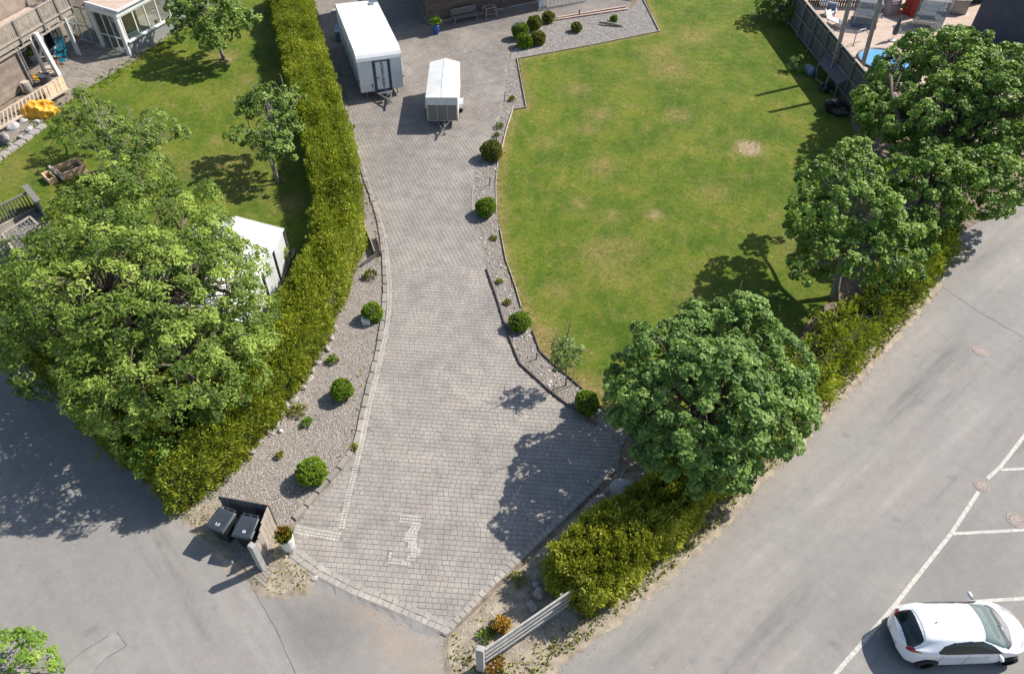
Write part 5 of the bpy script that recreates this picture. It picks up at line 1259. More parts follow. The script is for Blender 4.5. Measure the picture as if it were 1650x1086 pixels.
# pot by the screen
x, y = G(467, 884); pt = thing('white_planter', 'tall white tapered pot with reddish grass beside the bin screen', 'planter', (x, y, 0), 0)
MB().lathe([(.17, .03), (.19, .05), (.235, .35), (.27, .80), (.275, .86), (.25, .86), (.245, .80)], 32).build('pot', 'white_paint', pt, smooth=True)
MB().lathe([(.245, .79), (.001, .80)], 20).build('potting_soil', 'soil', pt)
rng = np.random.default_rng(3); n = 150; a = rng.uniform(0, 6.28, n); r = .25 * np.sqrt(rng.random(n)); C = np.c_[r * np.cos(a), r * np.sin(a), .84 + .22 * rng.random(n)]
V, F, T = spray_arrays(C, nrm(np.c_[np.cos(a) * r * 3, np.sin(a) * r * 3, np.ones(n)]), .3 + .6 * rng.random(n), 10, .05, .13, rng, up=1); npmesh('foliage', V, F, 'olive_leaf', pt, T)
C = np.c_[rng.normal(size=(26, 2)) * .06 + (-.03, .08), 1.0 + .22 * rng.random(26)]; V, F, T = spray_arrays(C, np.tile([[0, 0, 1.]], (26, 1)), .5 * rng.random(26), 7, .04, .12, rng, up=1); npmesh('dry_grass', V, F, 'rust_leaf', pt, T)
# low rail
rf = thing('low_fence', 'low fence of four pale grey boards running from the bottom post into the hedge', 'fence', (-.6, 8.45, 0))
a, b = (-.62, 8.42), (2.0, 10.29)
for k in range(4):
    mb = MB(); mb.seg(a, b, .42 + k * .30, .54 + k * .30, .045 + k * .002); mb.build('board', 'wood_silver', rf, world=True)
mb = MB(); mb.bar((1.7, 10.15, 0), (1.7, 10.15, 1.45), .09); mb.bar((.55, 9.33, 0), (.55, 9.33, 1.2), .08); mb.build('post', 'wood_grey', rf, world=True)
# boulders
def rock(px, py, r, mat, label, seed, cat='boulder', name='boulder', zf=.45, group=None):
    x, y = G(px, py, r[2] * .4); m = MB(); rs = np.random.default_rng(seed); m.blob((0, 0, r[2] * zf), r, seed, 12, .22)
    o = m.build(name, mat, smooth=False, bevel=0); o.location = (x, y, .03); o.rotation_euler = (0, 0, rs.uniform(0, 6)); tag(o, label, cat, group)
    md = o.modifiers.new('sub', 'SUBSURF'); md.levels = md.render_levels = 2
    tx = bpy.data.textures.get('rocktex') or bpy.data.textures.new('rocktex', 'CLOUDS'); tx.noise_scale = .25; d_ = o.modifiers.new('disp', 'DISPLACE'); d_.texture = tx; d_.strength = .10 * max(r); d_.texture_coords = 'GLOBAL'
    return o
rock(1001, 787, (.38, .30, .34), 'rock_pale', 'pale grey boulder between the driveway corner and the hedge block', 1)
rock(867, 958, (.20, .19, .2), 'rock', 'largest grey rock of the pile between the border blocks and the hedge', 2)
rock(857, 978, (.17, .22, .16), 'rock', 'elongated grey rock nearest the low fence', 3)
rock(850, 952, (.11, .10, .1), 'rock_red', 'small reddish rock left of the largest grey one', 4)
rock(854, 962, (.08, .08, .08), 'rock_red', 'smallest reddish stone in the rock pile', 5)
rock(864, 942, (.15, .13, .14), 'rock', 'dark rock at the top of the rock pile beside the hedge', 6)
rock(508, 932, (.12, .09, .06), 'rock_pale', 'flat pale stone at the left end of the border blocks', 7)
rock(375, 905, (.10, .08, .07), 'rock_pale', 'small pale stone on the verge left of the concrete post', 8)
rock(452, 695, (.13, .1, .1), 'rock_pale', 'pale stone in the left bed above the big ball bush', 9)
for k, (px, py) in enumerate([(540, 528), (534, 545), (528, 562), (512, 585), (504, 597), (497, 612), (489, 625), (474, 645), (464, 655), (456, 668), (447, 684), (436, 698), (420, 712), (406, 727)]):
    ordw = ['first', 'second', 'third', 'fourth', 'fifth', 'sixth', 'seventh', 'eighth', 'ninth', 'tenth', 'eleventh', 'twelfth', 'thirteenth', 'last'][k]
    rock(px, py, (.16 + .05 * (k % 3), .12 + .03 * (k % 2), .09), 'rock', ordw + ' rough edging stone along the long hedge, counted from the white box downward', 20 + k, 'edging stone', 'edging_stone', group='rough edging stones along the hedge')
# white box in the left bed
x, y = G(591, 523); o = thing('cable_box', 'small white box with a sloping lid in front of the upper left ball bush', 'box', (x, y, .03), radians(2))
MB().box((0, 0, .17), (.36, .2, .34)).build('casing', 'white_side', o, bevel=.01); MB().box((0, .0, .36), (.40, .26, .03), M4=Matrix.Rotation(radians(14), 4, 'X')).build('lid', 'white_paint', o, bevel=.006)
# bricks
for k, (px, py, s_) in enumerate([(558, 218, 0), (561, 224, 1), (562, 231, 2), (560, 238, 3)]):
    x, y = G(px, py, .1 * (k % 2) + .05); m = MB(); m.box((0, 0, 0), (.50, .16, .13)); o = m.build('orange_brick', 'brick_orange' if k < 3 else 'rock', bevel=.02); o.location = (x, y, .11 + .03 * (k % 2)); o.rotation_euler = (0, 0, radians(35 + 12 * k))
    tag(o, ['topmost long orange brick beside the hedge', 'second orange brick from the top beside the hedge', 'third orange brick from the top beside the hedge', 'lowest and darkest block of the orange brick pile'][k], 'brick', 'bricks beside the hedge')
# edging boards of the beds
def board(name, pts, z0, z1, th, mat, label, cat='edging', ground_=True):
    P = GP(pts); r = thing(name, label, cat, (*P[0], 0)); 
    for a, b in zip(P[:-1], P[1:]): MB().seg(a, b, z0, z1, th).build('board', mat, r, world=True)
    return r
board('garden_edging', [(583, 352), (588, 372), (600, 400), (605, 415)], .0, .42, .04, 'wood_weathered', 'pale wooden edging board against the hedge beside the upper bed')
board('garden_edging', [(605, 416), (583, 431)], .0, .25, .05, 'wood_dark_grey', 'short dark cross board below the pale edging beside the hedge')
board('garden_edging', [(606, 385), (611, 400), (614, 414)], .0, .3, .04, 'wood_dark_grey', 'short dark edging board between the white setts and the pale one')
board('lawn_edging', [(833, 96), (848, 176), (827, 179)], .0, .16, .04, 'wood_weathered', 'weathered wooden edging around the lawn corner beside the trailer')
board('lawn_edging', [(826, 180), (816, 212), (807, 250)], .0, .15, .05, 'wood_pale', 'pale edging board between olive ball bush and lawn')
board('lawn_edging', [(802, 262), (799, 300), (800, 345)], .0, .10, .05, 'rock', 'stony edging between the dark ball bush and the lawn')
board('lawn_edging', [(806, 372), (815, 420), (830, 462), (840, 497)], .0, .13, .04, 'wood_weathered', 'curved wooden lawn edging above the lawn-side ball bush')
board('lawn_edging', [(858, 535), (870, 568), (893, 590), (920, 612), (938, 628)], .0, .13, .04, 'wood_brown', 'brown wooden lawn edging behind the pale sapling')
board('lawn_edging', [(834, 97), (948, 76), (1062, 53), (1048, 25), (1030, -10)], .0, .15, .05, 'wood_weathered', 'wooden edging around the point of the top gravel bed')
board('drive_edging', [(784, 435), (800, 480), (812, 520), (827, 562), (838, 588), (885, 631), (925, 662), (962, 686)], .0, .15, .05, 'wood_brown', 'brown timber edging between driveway paving and the right gravel strip')
board('drive_edging', [(762, 300), (760, 335), (768, 372)], .0, .08, .03, 'wood_weathered', 'thin edging between paving and the narrow right strip by the dark ball bush')
# little stakes with long shadows
for k, (px, py, h, lab) in enumerate([(864, 580, .45, 'short wooden stake left of the pale sapling'), (789, 300, .6, 'short stake between the two dark ball bushes'), (813, 165, .7, 'thin stake beside the olive tuft'), (800, 226, .4, 'thin stake by the wispy pale plant')]):
    x, y = G(px, py); o = MB().tube([(0, 0, 0), (.02, .01, h)], [.03, .022], 8).build('stake', 'wood_brown'); o.location = (x, y, .02); tag(o, lab, 'stake')
x, y = G(916, 622); o = MB().tube([(0, 0, 0), (.03, .02, 1.3)], [.02, .018], 8).build('support_stake', 'wood_weathered'); o.location = (x + .13, y, .02); tag(o, 'thin support stake standing next to the pale sapling', 'stake')
# driftwood
x, y = G(983, 43); o = MB().tube([(-.85, .28, .10), (-.4, .10, .16), (.1, -.03, .15), (.7, -.17, .10), (.95, -.2, .08)], [.05, .10, .12, .09, .04], 9).build('driftwood_log', 'bark_grey', smooth=True); o.location = (x, y, .05); tag(o, 'grey driftwood log lying in the top gravel bed', 'log')
x, y = G(1012, 2); o = MB().tube([(-.5, .2, .10), (0, 0, .13), (.5, -.2, .1)], [.05, .09, .05], 8).build('driftwood_log', 'bark', smooth=True); o.location = (x, y, .05); tag(o, 'darker short log at the upper edge above the driftwood', 'log')
for k, (p, q, lab) in enumerate([(((898, 31), (1008, 13)), 0, 'upper of two pinkish planks lying along the gravel'), (((897, 34), (1012, 17)), 1, 'lower of two pinkish planks lying along the gravel')]):
    a, b = GP(p); t = MB(); t.bar((a[0], a[1], .12), (b[0], b[1], .12), .14, .06); r = t.build('plank', 'wood_pink'); tag(r, lab, 'plank', 'pinkish planks on the gravel edge')
x, y = G(933, 27); o = MB().tube([(0, 0, 0), (0, 0, .5)], [.06, .05], 10).build('short_post', 'wood_brown'); o.location = (x, y, .02); tag(o, 'short round post standing behind the pinkish planks', 'post')
# ladder lying against the house
lx = thing('ladder', 'aluminium ladder lying on its side by the house wall', 'ladder', (*G(868, 18), 0))
a0, a1 = G(866, 20), G(944, 5); d = Vector((a1[0] - a0[0], a1[1] - a0[1], 0)).normalized()
P0, P1 = Vector((*a0, .15)), Vector((*a1, .15)); up = Vector((-d.y * .35, d.x * .35, .85)).normalized() * .75
for q in (0, 1): MB().bar(P0 + up * q, P1 + up * q, .06, .09).build('rail', 'steel', lx, world=True)
for k in range(13):
    p = P0 + (P1 - P0) * ((k + .5) / 13); MB().bar(p, p + up, .05, .04).build('rung', 'steel', lx, world=True)
MB().box((P0 + (P1 - P0) * .1 + up * .5), (.5, .06, .55), rz=atan2(d.y, d.x)).build('plate', 'white_side', lx, world=True)

# ------------------------------------------------------------------ timber house, top centre
hA, hB, hC = G(690, 41), G(905, -4), G(660, -28)
H = thing('timber_house', 'dark brown horizontally boarded house cut off by the top edge behind the bench', 'house', (*hA, 0))
def boards_h(mb, a, b, z0, z1, bh, th):
    k = int((z1 - z0) / bh)
    for i in range(k): mb.seg(a, b, z0 + i * bh, z0 + (i + 1) * bh - .012, th + .006 * (i % 2))
mb = MB(); boards_h(mb, hA, hB, .15, 4.6, .17, .08); boards_h(mb, hC, hA, .15, 4.6, .17, .08); mb.build('wall', 'wood_brown', H, world=True)
mb = MB(); mb.seg(hA, hB, 0, .15, .10); mb.seg(hC, hA, 0, .15, .10); mb.build('foundation', 'concrete', H, world=True)
mb = MB(); mb.bar((*hA, .0), (*hA, 4.6), .16); mb.build('corner_board', 'wood_dark_grey', H, world=True)
dv = Vector((hB[0] - hA[0], hB[1] - hA[1], 0)).normalized(); nv_ = Vector((dv.y, -dv.x, 0))
Z = Vector((0, 0, 1)); A_ = Vector((*hA, 0)); ov = 1.75
mb = MB(); q0 = A_ - dv * 3.0 + nv_ * ov; q1 = A_ + dv * 14.5 + nv_ * ov
mb.prism([(p.x, p.y) for p in (q0, q1, q1 - nv_ * 7, q0 - nv_ * 7)], 4.72, 4.90); mb.build('roof', 'house_slate', H, world=True)  # unseen roof slab, overhang and length shaped to cast the shadow on the paving
mb = MB(); mb.seg((A_ + dv * 6.2 + nv_ * .06)[:2], (A_ + dv * 7.1 + nv_ * .06)[:2], .15, 2.2, .05); mb.build('door', 'wood_brown', H, world=True)
# blue pot, bench, side table
x, y = G(703, 56); bp = thing('blue_planter', 'glossy blue pot with a leafy plant at the corner of the brown house', 'planter', (x, y, 0))
MB().lathe([(.18, 0), (.20, .05), (.24, .40), (.25, .72), (.22, .72), (.21, .6)], 28).build('pot', 'blue_glaze', bp, smooth=True); MB().lathe([(.215, .62), (.001, .63)], 16).build('potting_soil', 'soil', bp)
rng = np.random.default_rng(8); C = np.c_[rng.normal(size=(60, 2)) * .15, .85 + .3 * rng.random(60)]; V, F, T = spray_arrays(C, nrm(C * (1, 1, .6)), rng.random(60), 12, .06, .16, rng); npmesh('foliage', V, F, 'leaf_lime', bp, T)
def bench(px, py, rz, label):
    x, y = G(px, py); t = thing('garden_bench', label, 'bench', (x, y, 0), rz); w = 2.1
    mb = MB(); [mb.box((0, -.17 + k * .125, .45), (w, .11, .04)) for k in range(4)]; mb.build('seat', 'wood_grey', t)
    mb = MB(); [mb.box((0, .30 + k * .035, .62 + k * .15), (w, .035, .13)) for k in range(3)]; mb.build('backrest', 'wood_grey', t)
    for sx in (-1, 1):
        for yy, h_ in ((-.18, .44), (.27, 1.0)): MB().bar((sx * w * .45, yy, 0), (sx * w * .45, yy + .1 * (h_ > .5), h_), .08).build('leg', 'wood_grey', t)
        MB().bar((sx * w * .46, -.2, .64), (sx * w * .46, .33, .66), .07, .04).build('armrest', 'wood_grey', t)
ra = atan2(dv.y, dv.x)
bench(750, 36, ra, 'weathered grey slatted bench against the brown house wall')
x, y = G(789, 28); t = thing('wooden_stand', 'small weathered wooden frame stand beside the grey bench', 'plant stand', (x, y, 0), ra)
mb = MB(); [mb.box((0, -.26 + k * .26, .78), (.9, .05, .05)) for k in (0, 2)]; [mb.box((sx * .42, 0, .78), (.05, .56, .05)) for sx in (-1, 1)]; mb.box((0, 0, .30), (.86, .5, .03)); mb.build('frame', 'wood_weathered', t)
for sx in (-1, 1):
    for sy in (-1, 1): MB().bar((sx * .50, sy * .34, 0), (sx * .40, sy * .24, .78), .06).build('leg', 'wood_weathered', t)
MB().box((0, 0, .5), (.6, .38, .36)).build('drawer', 'wood_brown', t, bevel=.02)
# ------------------------------------------------------------------ grey-white house with balcony and glazed porch, top left
HO = (-30.586, 46.104); HR = radians(-14.3)
def hl(x, y):
    y *= 1.07; return (HO[0] + x * cos(HR) - y * sin(HR), HO[1] + x * sin(HR) + y * cos(HR))
H = thing('garden_house', 'house with weathered balcony, slatted wall and white glazed porch at the upper left', 'house', (*HO, 0), HR); H.scale = (1, 1.07, 1.05)
def part(name, mat, fn, parent=None, **k):
    mb = MB(); fn(mb); return mb.build(name, mat, parent or H, **k)
part('slatted_wall', 'siding', lambda m: [m.box((-.72, -5.1, .12 + k * .098), (.05 + .004 * (k % 2), 7.0, .074)) for k in range(24)])
part('backing', 'wood_brown', lambda m: m.box((-.80, -5.1, 1.2), (.06, 7.1, 2.4)))
part('rear_wall', 'wood_dark_grey', lambda m: [m.box((-3.0, -1.6 + k * .155, 1.25), (.05 + .01 * (k % 2), .145, 2.5)) for k in range(38)])
part('side_wall', 'wood_dark_grey', lambda m: [m.box((-2.9 + k * .16, -1.62, 1.25), (.15, .05, 2.5)) for k in range(14)])
part('downpipe', 'dull_steel', lambda m: m.tube([(-.55, -1.45, 0), (-.55, -1.45, 2.5)], .045, 8))
part('corner_post', 'wood_grey', lambda m: m.box((-.62, -1.6, 1.25), (.14, .12, 2.5)))
w = part('window', 'white_side', lambda m: [m.box((-2.94, .1, z), (.06, 1.7, .1)) for z in (.95, 2.15)] + [m.box((-2.94, y, 1.55), (.06, .1, 1.3)) for y in (-.75, .1, .95)])
part('pane', 'car_glass', lambda m: m.box((-2.96, .1, 1.55), (.02, 1.6, 1.15)), w)
d_ = part('door', 'white_side', lambda m: [m.box((-2.92, 2.9, z), (.06, .9, .12)) for z in (.1, 2.1)] + [m.box((-2.92, y, 1.1), (.06, .12, 2.1)) for y in (2.5, 3.3)])
part('pane', 'car_glass', lambda m: m.box((-2.95, 2.9, 1.1), (.02, .8, 1.9)), d_)
# balcony
part('balcony_floor', 'deck_beige', lambda m: [m.box((-2.05, -8.9 + k * .145, 2.74), (3.0, .135, .035)) for k in range(86)])
part('fascia_beam', 'wood_weathered', lambda m: [m.box((-.56, -2.7, 2.62), (.06, 12.6, .24)), m.box((-.58, -2.7, 2.30), (.10, 12.4, .10))])
rail = part('balcony_railing', 'wood_weathered', lambda m: [m.box((-.52, -8.95 + k * .122, 3.32), (.025, .088, .86)) for k in range(102)])
part('top_rail', 'wood_weathered', lambda m: m.box((-.56, -2.7, 3.80), (.16, 12.6, .05)), rail)
part('bottom_rail', 'wood_weathered', lambda m: m.box((-.48, -2.7, 2.90), (.06, 12.6, .11)), rail)
for yy in (-8.9, -6.9, -4.95, -3.0, -1.05, .95, 2.4, 3.55): part('railing_post', 'wood_grey', lambda m: m.box((-.50, yy, 3.15), (.13, .13, 1.36)), rail)
part('end_railing', 'wood_weathered', lambda m: [m.box((-.6 - k * .122, 3.6, 3.32), (.088, .025, .86)) for k in range(22)])
# porch posts and beams
for p, q in (((.0, 0.0), (-.35, .0)), ((.2, 4.25), (.05, 4.3)), ((2.66, 3.72), (2.62, 3.72))):
    part('white_post', 'white_paint', lambda m: m.bar((*p, 0), (*q, 2.72), .25, .25, up=(0, 1, 0)), bevel=.01)
part('white_post', 'white_side', lambda m: m.bar((-.62, -.35, 0), (-.62, -.35, 2.5), .24, .12, up=(0, 1, 0)))
part('white_post', 'white_side', lambda m: m.bar((-.62, 2.7, 0), (-.62, 2.7, 2.5), .30, .12, up=(0, 1, 0)))
part('porch_beam', 'white_paint', lambda m: [m.bar((-.3, 4.36, 2.62), (2.80, 3.70, 2.62), .18, .26), m.bar((2.70, 3.7, 2.62), (3.45, 9.6, 2.62), .16, .24)])
rf = part('porch_roof', 'deck_beige', lambda m: m.prism([(-.1, 4.5), (2.74, 3.86), (3.44, 9.6), (.2, 9.6)], 2.80, 2.88))
part('gutter', 'white_paint', lambda m: [m.bar((-.15, 4.38, 2.88), (2.86, 3.72, 2.88), .12, .12), m.bar((2.84, 3.72, 2.884), (3.58, 9.6, 2.884), .12, .12)], rf)
part('balcony_deck_end', 'wood_brown', lambda m: m.box((-.9, 4.3, 2.76), (1.4, 1.0, .1)))
# glazed porch walls
lw = lambda t: (2.72 + .70 * t, 3.80 + 5.7 * t)
part('plinth_wall', 'plaster', lambda m: m.seg(lw(0), lw(1), 0, .82, .22))
part('window_sill', 'white_paint', lambda m: m.seg((lw(0)[0] + .06, lw(0)[1]), (lw(1)[0] + .06, lw(1)[1]), .82, .90, .30))
fr = part('window', 'white_paint', lambda m: [m.seg((lw(t)[0], lw(t)[1] - .04), (lw(t)[0], lw(t)[1] + .04), .9, 2.5, .08) for t in (.02, .2, .38, .56, .74, .92)] + [m.seg(lw(0), lw(1), 2.42, 2.52, .08)])
part('pane', 'window_glass', lambda m: m.seg(lw(.0), lw(1), .9, 2.45, .012), fr)
ds = lambda t: (2.60 - 2.42 * t, 3.78 + .46 * t)
df = part('glass_door', 'white_side', lambda m: [m.bar((*ds(t), .05), (*ds(t), 2.5), .06) for t in (.06, .34, .62, .95)] + [m.bar((*ds(0), z), (*ds(1), z), .06) for z in (.06, 1.0, 2.45)])
part('pane', 'window_glass', lambda m: m.seg(ds(0), ds(1), .08, 2.45, .012), df)
dw = lambda t: (.1 - 2.9 * t, 4.35 + .5 * t)
df = part('glass_door', 'white_side', lambda m: [m.bar((*dw(t), .05), (*dw(t), 2.5), .05) for t in (.04, .36, .68, .97)] + [m.bar((*dw(0), z), (*dw(1), z), .05) for z in (.06, 1.1, 2.4)])
part('pane', 'window_glass', lambda m: m.seg(dw(0), dw(1), .08, 2.45, .012), df)
part('inner_wall', 'siding', lambda m: m.box((-.6, 7.2, 1.35), (.1, 5.0, 2.7)))
part('porch_floor', 'slab', lambda m: m.box((1.3, 6.7, .06), (3.6, 5.4, .06)))
part('rear_facade', 'siding', lambda m: m.box((-3.75, -2.7, 3.6), (.15, 12.6, 2.0)))
# things seen inside the porch
def simple(name, mat, fn, label, cat, loc, rz=0, **k):
    mb = MB(); fn(mb); o = mb.build(name, mat, **k); o.location = loc; o.rotation_euler = (0, 0, rz); return tag(o, label, cat)
x, y = hl(2.0, 5.4); t = thing('porch_table', 'pale green oval table standing behind the porch windows', 'table', (x, y, 0))
MB().lathe([(.001, .74), (.62, .74), (.62, .70), (.001, .70)][::-1], 28).build('tabletop', 'leaf_green_glass' if 'leaf_green_glass' in M else 'water_blue', t)
for sx in (-1, 1):
    for sy in (-1, 1): MB().bar((sx * .42, sy * .3, 0), (sx * .36, sy * .26, .71), .05).build('leg', 'white_side', t)
x, y = hl(1.3, 6.0); simple('indoor_cupboard', 'wood_fresh', lambda m: [m.box((0, 0, .9), (.6, 1.3, 1.8)), m.box((.31, -.3, .9), (.03, .5, 1.6)), m.box((.31, .3, .9), (.03, .5, 1.6))], 'orange-brown wooden cupboard inside the glazed porch', 'cupboard', (x, y, .02), HR, bevel=.02)
x, y = hl(2.5, 7.6); simple('cushion_pile', 'wood_pink', lambda m: [m.box((0, 0, .5), (.6, .9, .2), rz=.2), m.box((0.05, .05, .72), (.55, .8, .2), rz=-.3), m.box((0, -.2, .25), (.7, 1.2, .3))], 'pinkish cushions piled inside the right end of the glazed porch', 'cushions', (x, y, .02), HR, bevel=.07)
x, y = hl(.5, 3.0); rng = np.random.default_rng(3)
# patio
patio = GP([(52, 128), (72, 150), (100, 172), (131, 152), (206, 110), (264, 70), (302, 47), (340, 5), (300, -30)]) + [hl(-.2, 9.6), hl(-3.0, 4.4), hl(-3.0, -1.6)]
sheet('patio', patio, .030, 'joint_sand')
o = paving('patio', patio, radians(65), .42, .55, 'slab', z=.032, th=.02, gap=.016, seed=12, var=.4, jit=.02, margin=.06); o['kind'] = 'structure'; 
# teal lounge chair
x, y = G(104, 97); t = thing('garden_chair', 'teal wooden reclining chair on the shaded patio under the balcony', 'chair', (x, y, .05), radians(20))
mb = MB(); [mb.box((0, -.32 + k * .085, .40 - .012 * k), (.56, .07, .025)) for k in range(7)]; mb.build('seat', 'teal', t)
mb = MB(); R_ = Matrix.Rotation(radians(-32), 4, 'X')
[mb.box((0, .30 + k * .055, .40 + k * .085), (.54, .022, .075), M4=R_) for k in range(10)]
for sx in (-1, 1): mb.bar((sx * .27, .24, .34), (sx * .27, .82, 1.24), .04, .05)
mb.build('backrest', 'teal', t)
for sx in (-1, 1):
    MB().bar((sx * .32, -.36, .62), (sx * .32, .40, .60), .07, .03).build('armrest', 'teal', t)
    MB().bar((sx * .29, -.36, 0), (sx * .29, -.30, .62), .05).build('leg', 'teal', t); MB().bar((sx * .29, .42, 0), (sx * .29, .20, .60), .05).build('leg', 'teal', t)
mb = MB(); [mb.box((0, -.56 - k * .09, .28 - k * .02), (.48, .07, .025)) for k in range(4)]; mb.build('footrest', 'teal', t)
x, y = G(124, 71); t = thing('flower_box', 'pot of orange flowers in a red box against the back of the patio', 'flower box', (x, y, .05), .3)
MB().box((0, 0, .16), (.6, .4, .3)).build('box', 'pink_cloth', t, bevel=.02); MB().blob((0, .05, .42), (.22, .18, .16), 5, 12, .25).build('flowers', 'terracotta', t)
x, y = G(132, 62); simple('folding_frame', 'wood_grey', lambda m: [m.bar((-.3, 0, 0), (.3, 0, .9), .04), m.bar((.3, 0, 0), (-.3, 0, .9), .04), m.bar((-.3, .4, 0), (.3, .4, .9), .04), m.bar((.3, .4, 0), (-.3, .4, .9), .04), m.box((0, .2, .9), (.7, .5, .04))], 'small grey folding table behind the orange flowers on the patio', 'table', (x - .5, y + .3, .05), .4)
x, y = G(97, 106); simple('clay_pot', 'terracotta', lambda m: m.lathe([(.12, 0), (.17, .28), (.19, .3), (.19, .34), (.15, .34), (.14, .25)], 20), 'terracotta pot under the teal chair on the patio', 'pot', (x - .1, y - .15, .05), 0)
x, y = G(54, 100); t = thing('potted_plant', 'pale leafy plant in a pinkish pot behind the white patio post', 'potted plant', (x, y, .05)); MB().lathe([(.18, 0), (.28, .4), (.30, .45), (.24, .45), (.22, .36)], 20).build('pot', 'rock_pale', t)
C = np.c_[rng.normal(size=(60, 2)) * .2, .55 + .25 * rng.random(60)]; V, F, T = spray_arrays(C, nrm(C), rng.random(60), 12, .06, .16, rng); npmesh('foliage', V, F, 'leaf_pale', t, T)
x, y = G(73, 128, .3); simple('garden_tub', 'dark_trim', lambda m: m.lathe([(.30, 0), (.38, .5), (.40, .55), (.33, .55), (.30, .45), (.001, .44)], 24), 'dark blue-black round tub at the foot of the white patio post', 'tub', (x, y, .04))
x, y = G(76, 113, .3); simple('folded_cloth', 'wood_pale', lambda m: [m.box((0, 0, .22), (1.0, .55, .1), rz=.2), m.box((.1, .1, .33), (.7, .5, .12), rz=-.2), m.box((-.1, 0, .08), (1.1, .7, .16))], 'pale folded canvas heap next to the dark tub', 'canvas', (x, y, .05), .6, bevel=.05)
x, y = G(53, 125, .2); simple('plastic_sheet', 'olive_leaf' if False else 'yellow_tarp', lambda m: m.blob((0, 0, .15), (.5, .3, .16), 9, 12, .3), 'small crumpled yellowish sheet between log stump and canvas heap', 'sheet', (x, y, .04))
x, y = G(48, 150); t = thing('log_stump', 'upright log stump with a pale sawn top beside the slatted wall', 'stump', (x, y, .03)); MB().lathe([(.30, 0), (.27, .15), (.26, .72)], 18).build('bark', 'bark_grey', t, smooth=True); MB().lathe([(.25, .725), (.001, .73)], 18).build('sawn_face', 'wood_pale', t)
# wooden frame fence along the patio edge
lf = thing('trellis_fence', 'low pale timber frame with rungs running past the yellow tarpaulin', 'frame', (*G(0, 200), 0))
a0, a1 = G(-30, 200, .75), G(100, 122, .75); b0, b1 = G(-30, 224, .35), G(110, 143, .35)
mb = MB(); mb.bar((*a0, .75), (*a1, .75), .10, .06); mb.build('top_rail', 'wood_pale', lf, world=True)
mb = MB(); mb.bar((*b0, .35), (*b1, .35), .20, .08); mb.build('lower_rail', 'wood_pale', lf, world=True)
for k in range(22):
    t_ = (k + .5) / 22; p = [a0[i] + (a1[i] - a0[i]) * t_ for i in (0, 1)]; q = [b0[i] + (b1[i] - b0[i]) * t_ for i in (0, 1)]
    MB().bar((*p, .76), (*q, .37), .07, .03).build('rung', 'wood_pale' if k < 14 or k % 3 else 'wood_fresh', lf, world=True)
mb = MB()
for t_ in (.8, .88, .955):
    p = [a0[i] + (a1[i] - a0[i]) * t_ for i in (0, 1)]; q = [b0[i] + (b1[i] - b0[i]) * t_ for i in (0, 1)]; mb.bar((*p, .73), (*q, .34), .42, .02)
mb.build('panel', 'wood_fresh', lf, world=True)
# yellow tarpaulin heap
x, y = G(63, 176, .4); m = MB(); m.blob((0, 0, .32), (1.02, .62, .52), 14, 22, .20)
o = m.build('tarpaulin', 'yellow_tarp'); o.location = (x, y, .05); o.rotation_euler = (0, 0, .35); tag(o, 'crumpled bright yellow tarpaulin over a heap at the lawn edge', 'tarpaulin')
md = o.modifiers.new('s', 'SUBSURF'); md.levels = md.render_levels = 2
tx = bpy.data.textures.new('folds', 'VORONOI'); tx.noise_scale = .33; dm = o.modifiers.new('d', 'DISPLACE'); dm.texture = tx; dm.strength = .30; dm.mid_level = .4; dm.texture_coords = 'GLOBAL'
# stone edging and rockery at the far left
pts = resample(GP([(-25, 276), (0, 259), (38, 232), (74, 204)]), .62)
for k, (a, b) in enumerate(zip(pts[:-1], pts[1:])):
    c = (a + b) / 2; m = MB(); m.box((0, 0, .11), (.58, .40, .22)); o = m.build('stone_block', 'rock', bevel=.035); o.location = (c.x, c.y, .03); o.rotation_euler = (0, 0, atan2(b.y - a.y, b.x - a.x) + .08 * (k % 3 - 1))
    tag(o, ['first', 'second', 'third', 'fourth', 'fifth', 'sixth', 'seventh', 'eighth', 'ninth', 'tenth', 'eleventh'][k] + ' squared grey edging block of the left lawn, counted from the left edge', 'stone block', 'stone blocks edging the left lawn')
for k, (px, py, r, lab) in enumerate([(22, 205, .42, 'largest grey rock of the rockery below the timber frame'), (10, 222, .3, 'grey rock at the far left of the rockery'), (47, 210, .28, 'pale rock touching the stone edging below the tarpaulin'), (33, 222, .25, 'rock in the shade at the middle of the rockery'), (60, 197, .22, 'small rock just under the tarpaulin'), (18, 236, .22, 'small low rock beside the dark bag'), (38, 196, .3, 'flat rock behind the largest one')]):
    rock(px, py, (r, r * .8, r * .55), 'rock' if k % 2 else 'rock_pale', lab, 50 + k, 'rock', 'garden_rock')
sheet('rockery_soil', GP([(-25, 262), (0, 245), (72, 196), (60, 180), (0, 210), (-30, 235)]), .066, 'gravel_base')
x, y = G(3, 232, .1); simple('black_bag', 'bag_black', lambda m: m.blob((0, 0, .14), (.34, .28, .2), 4, 14, .25), 'small black bag with a white patch at the left edge of the rockery', 'bag', (x, y, .06))
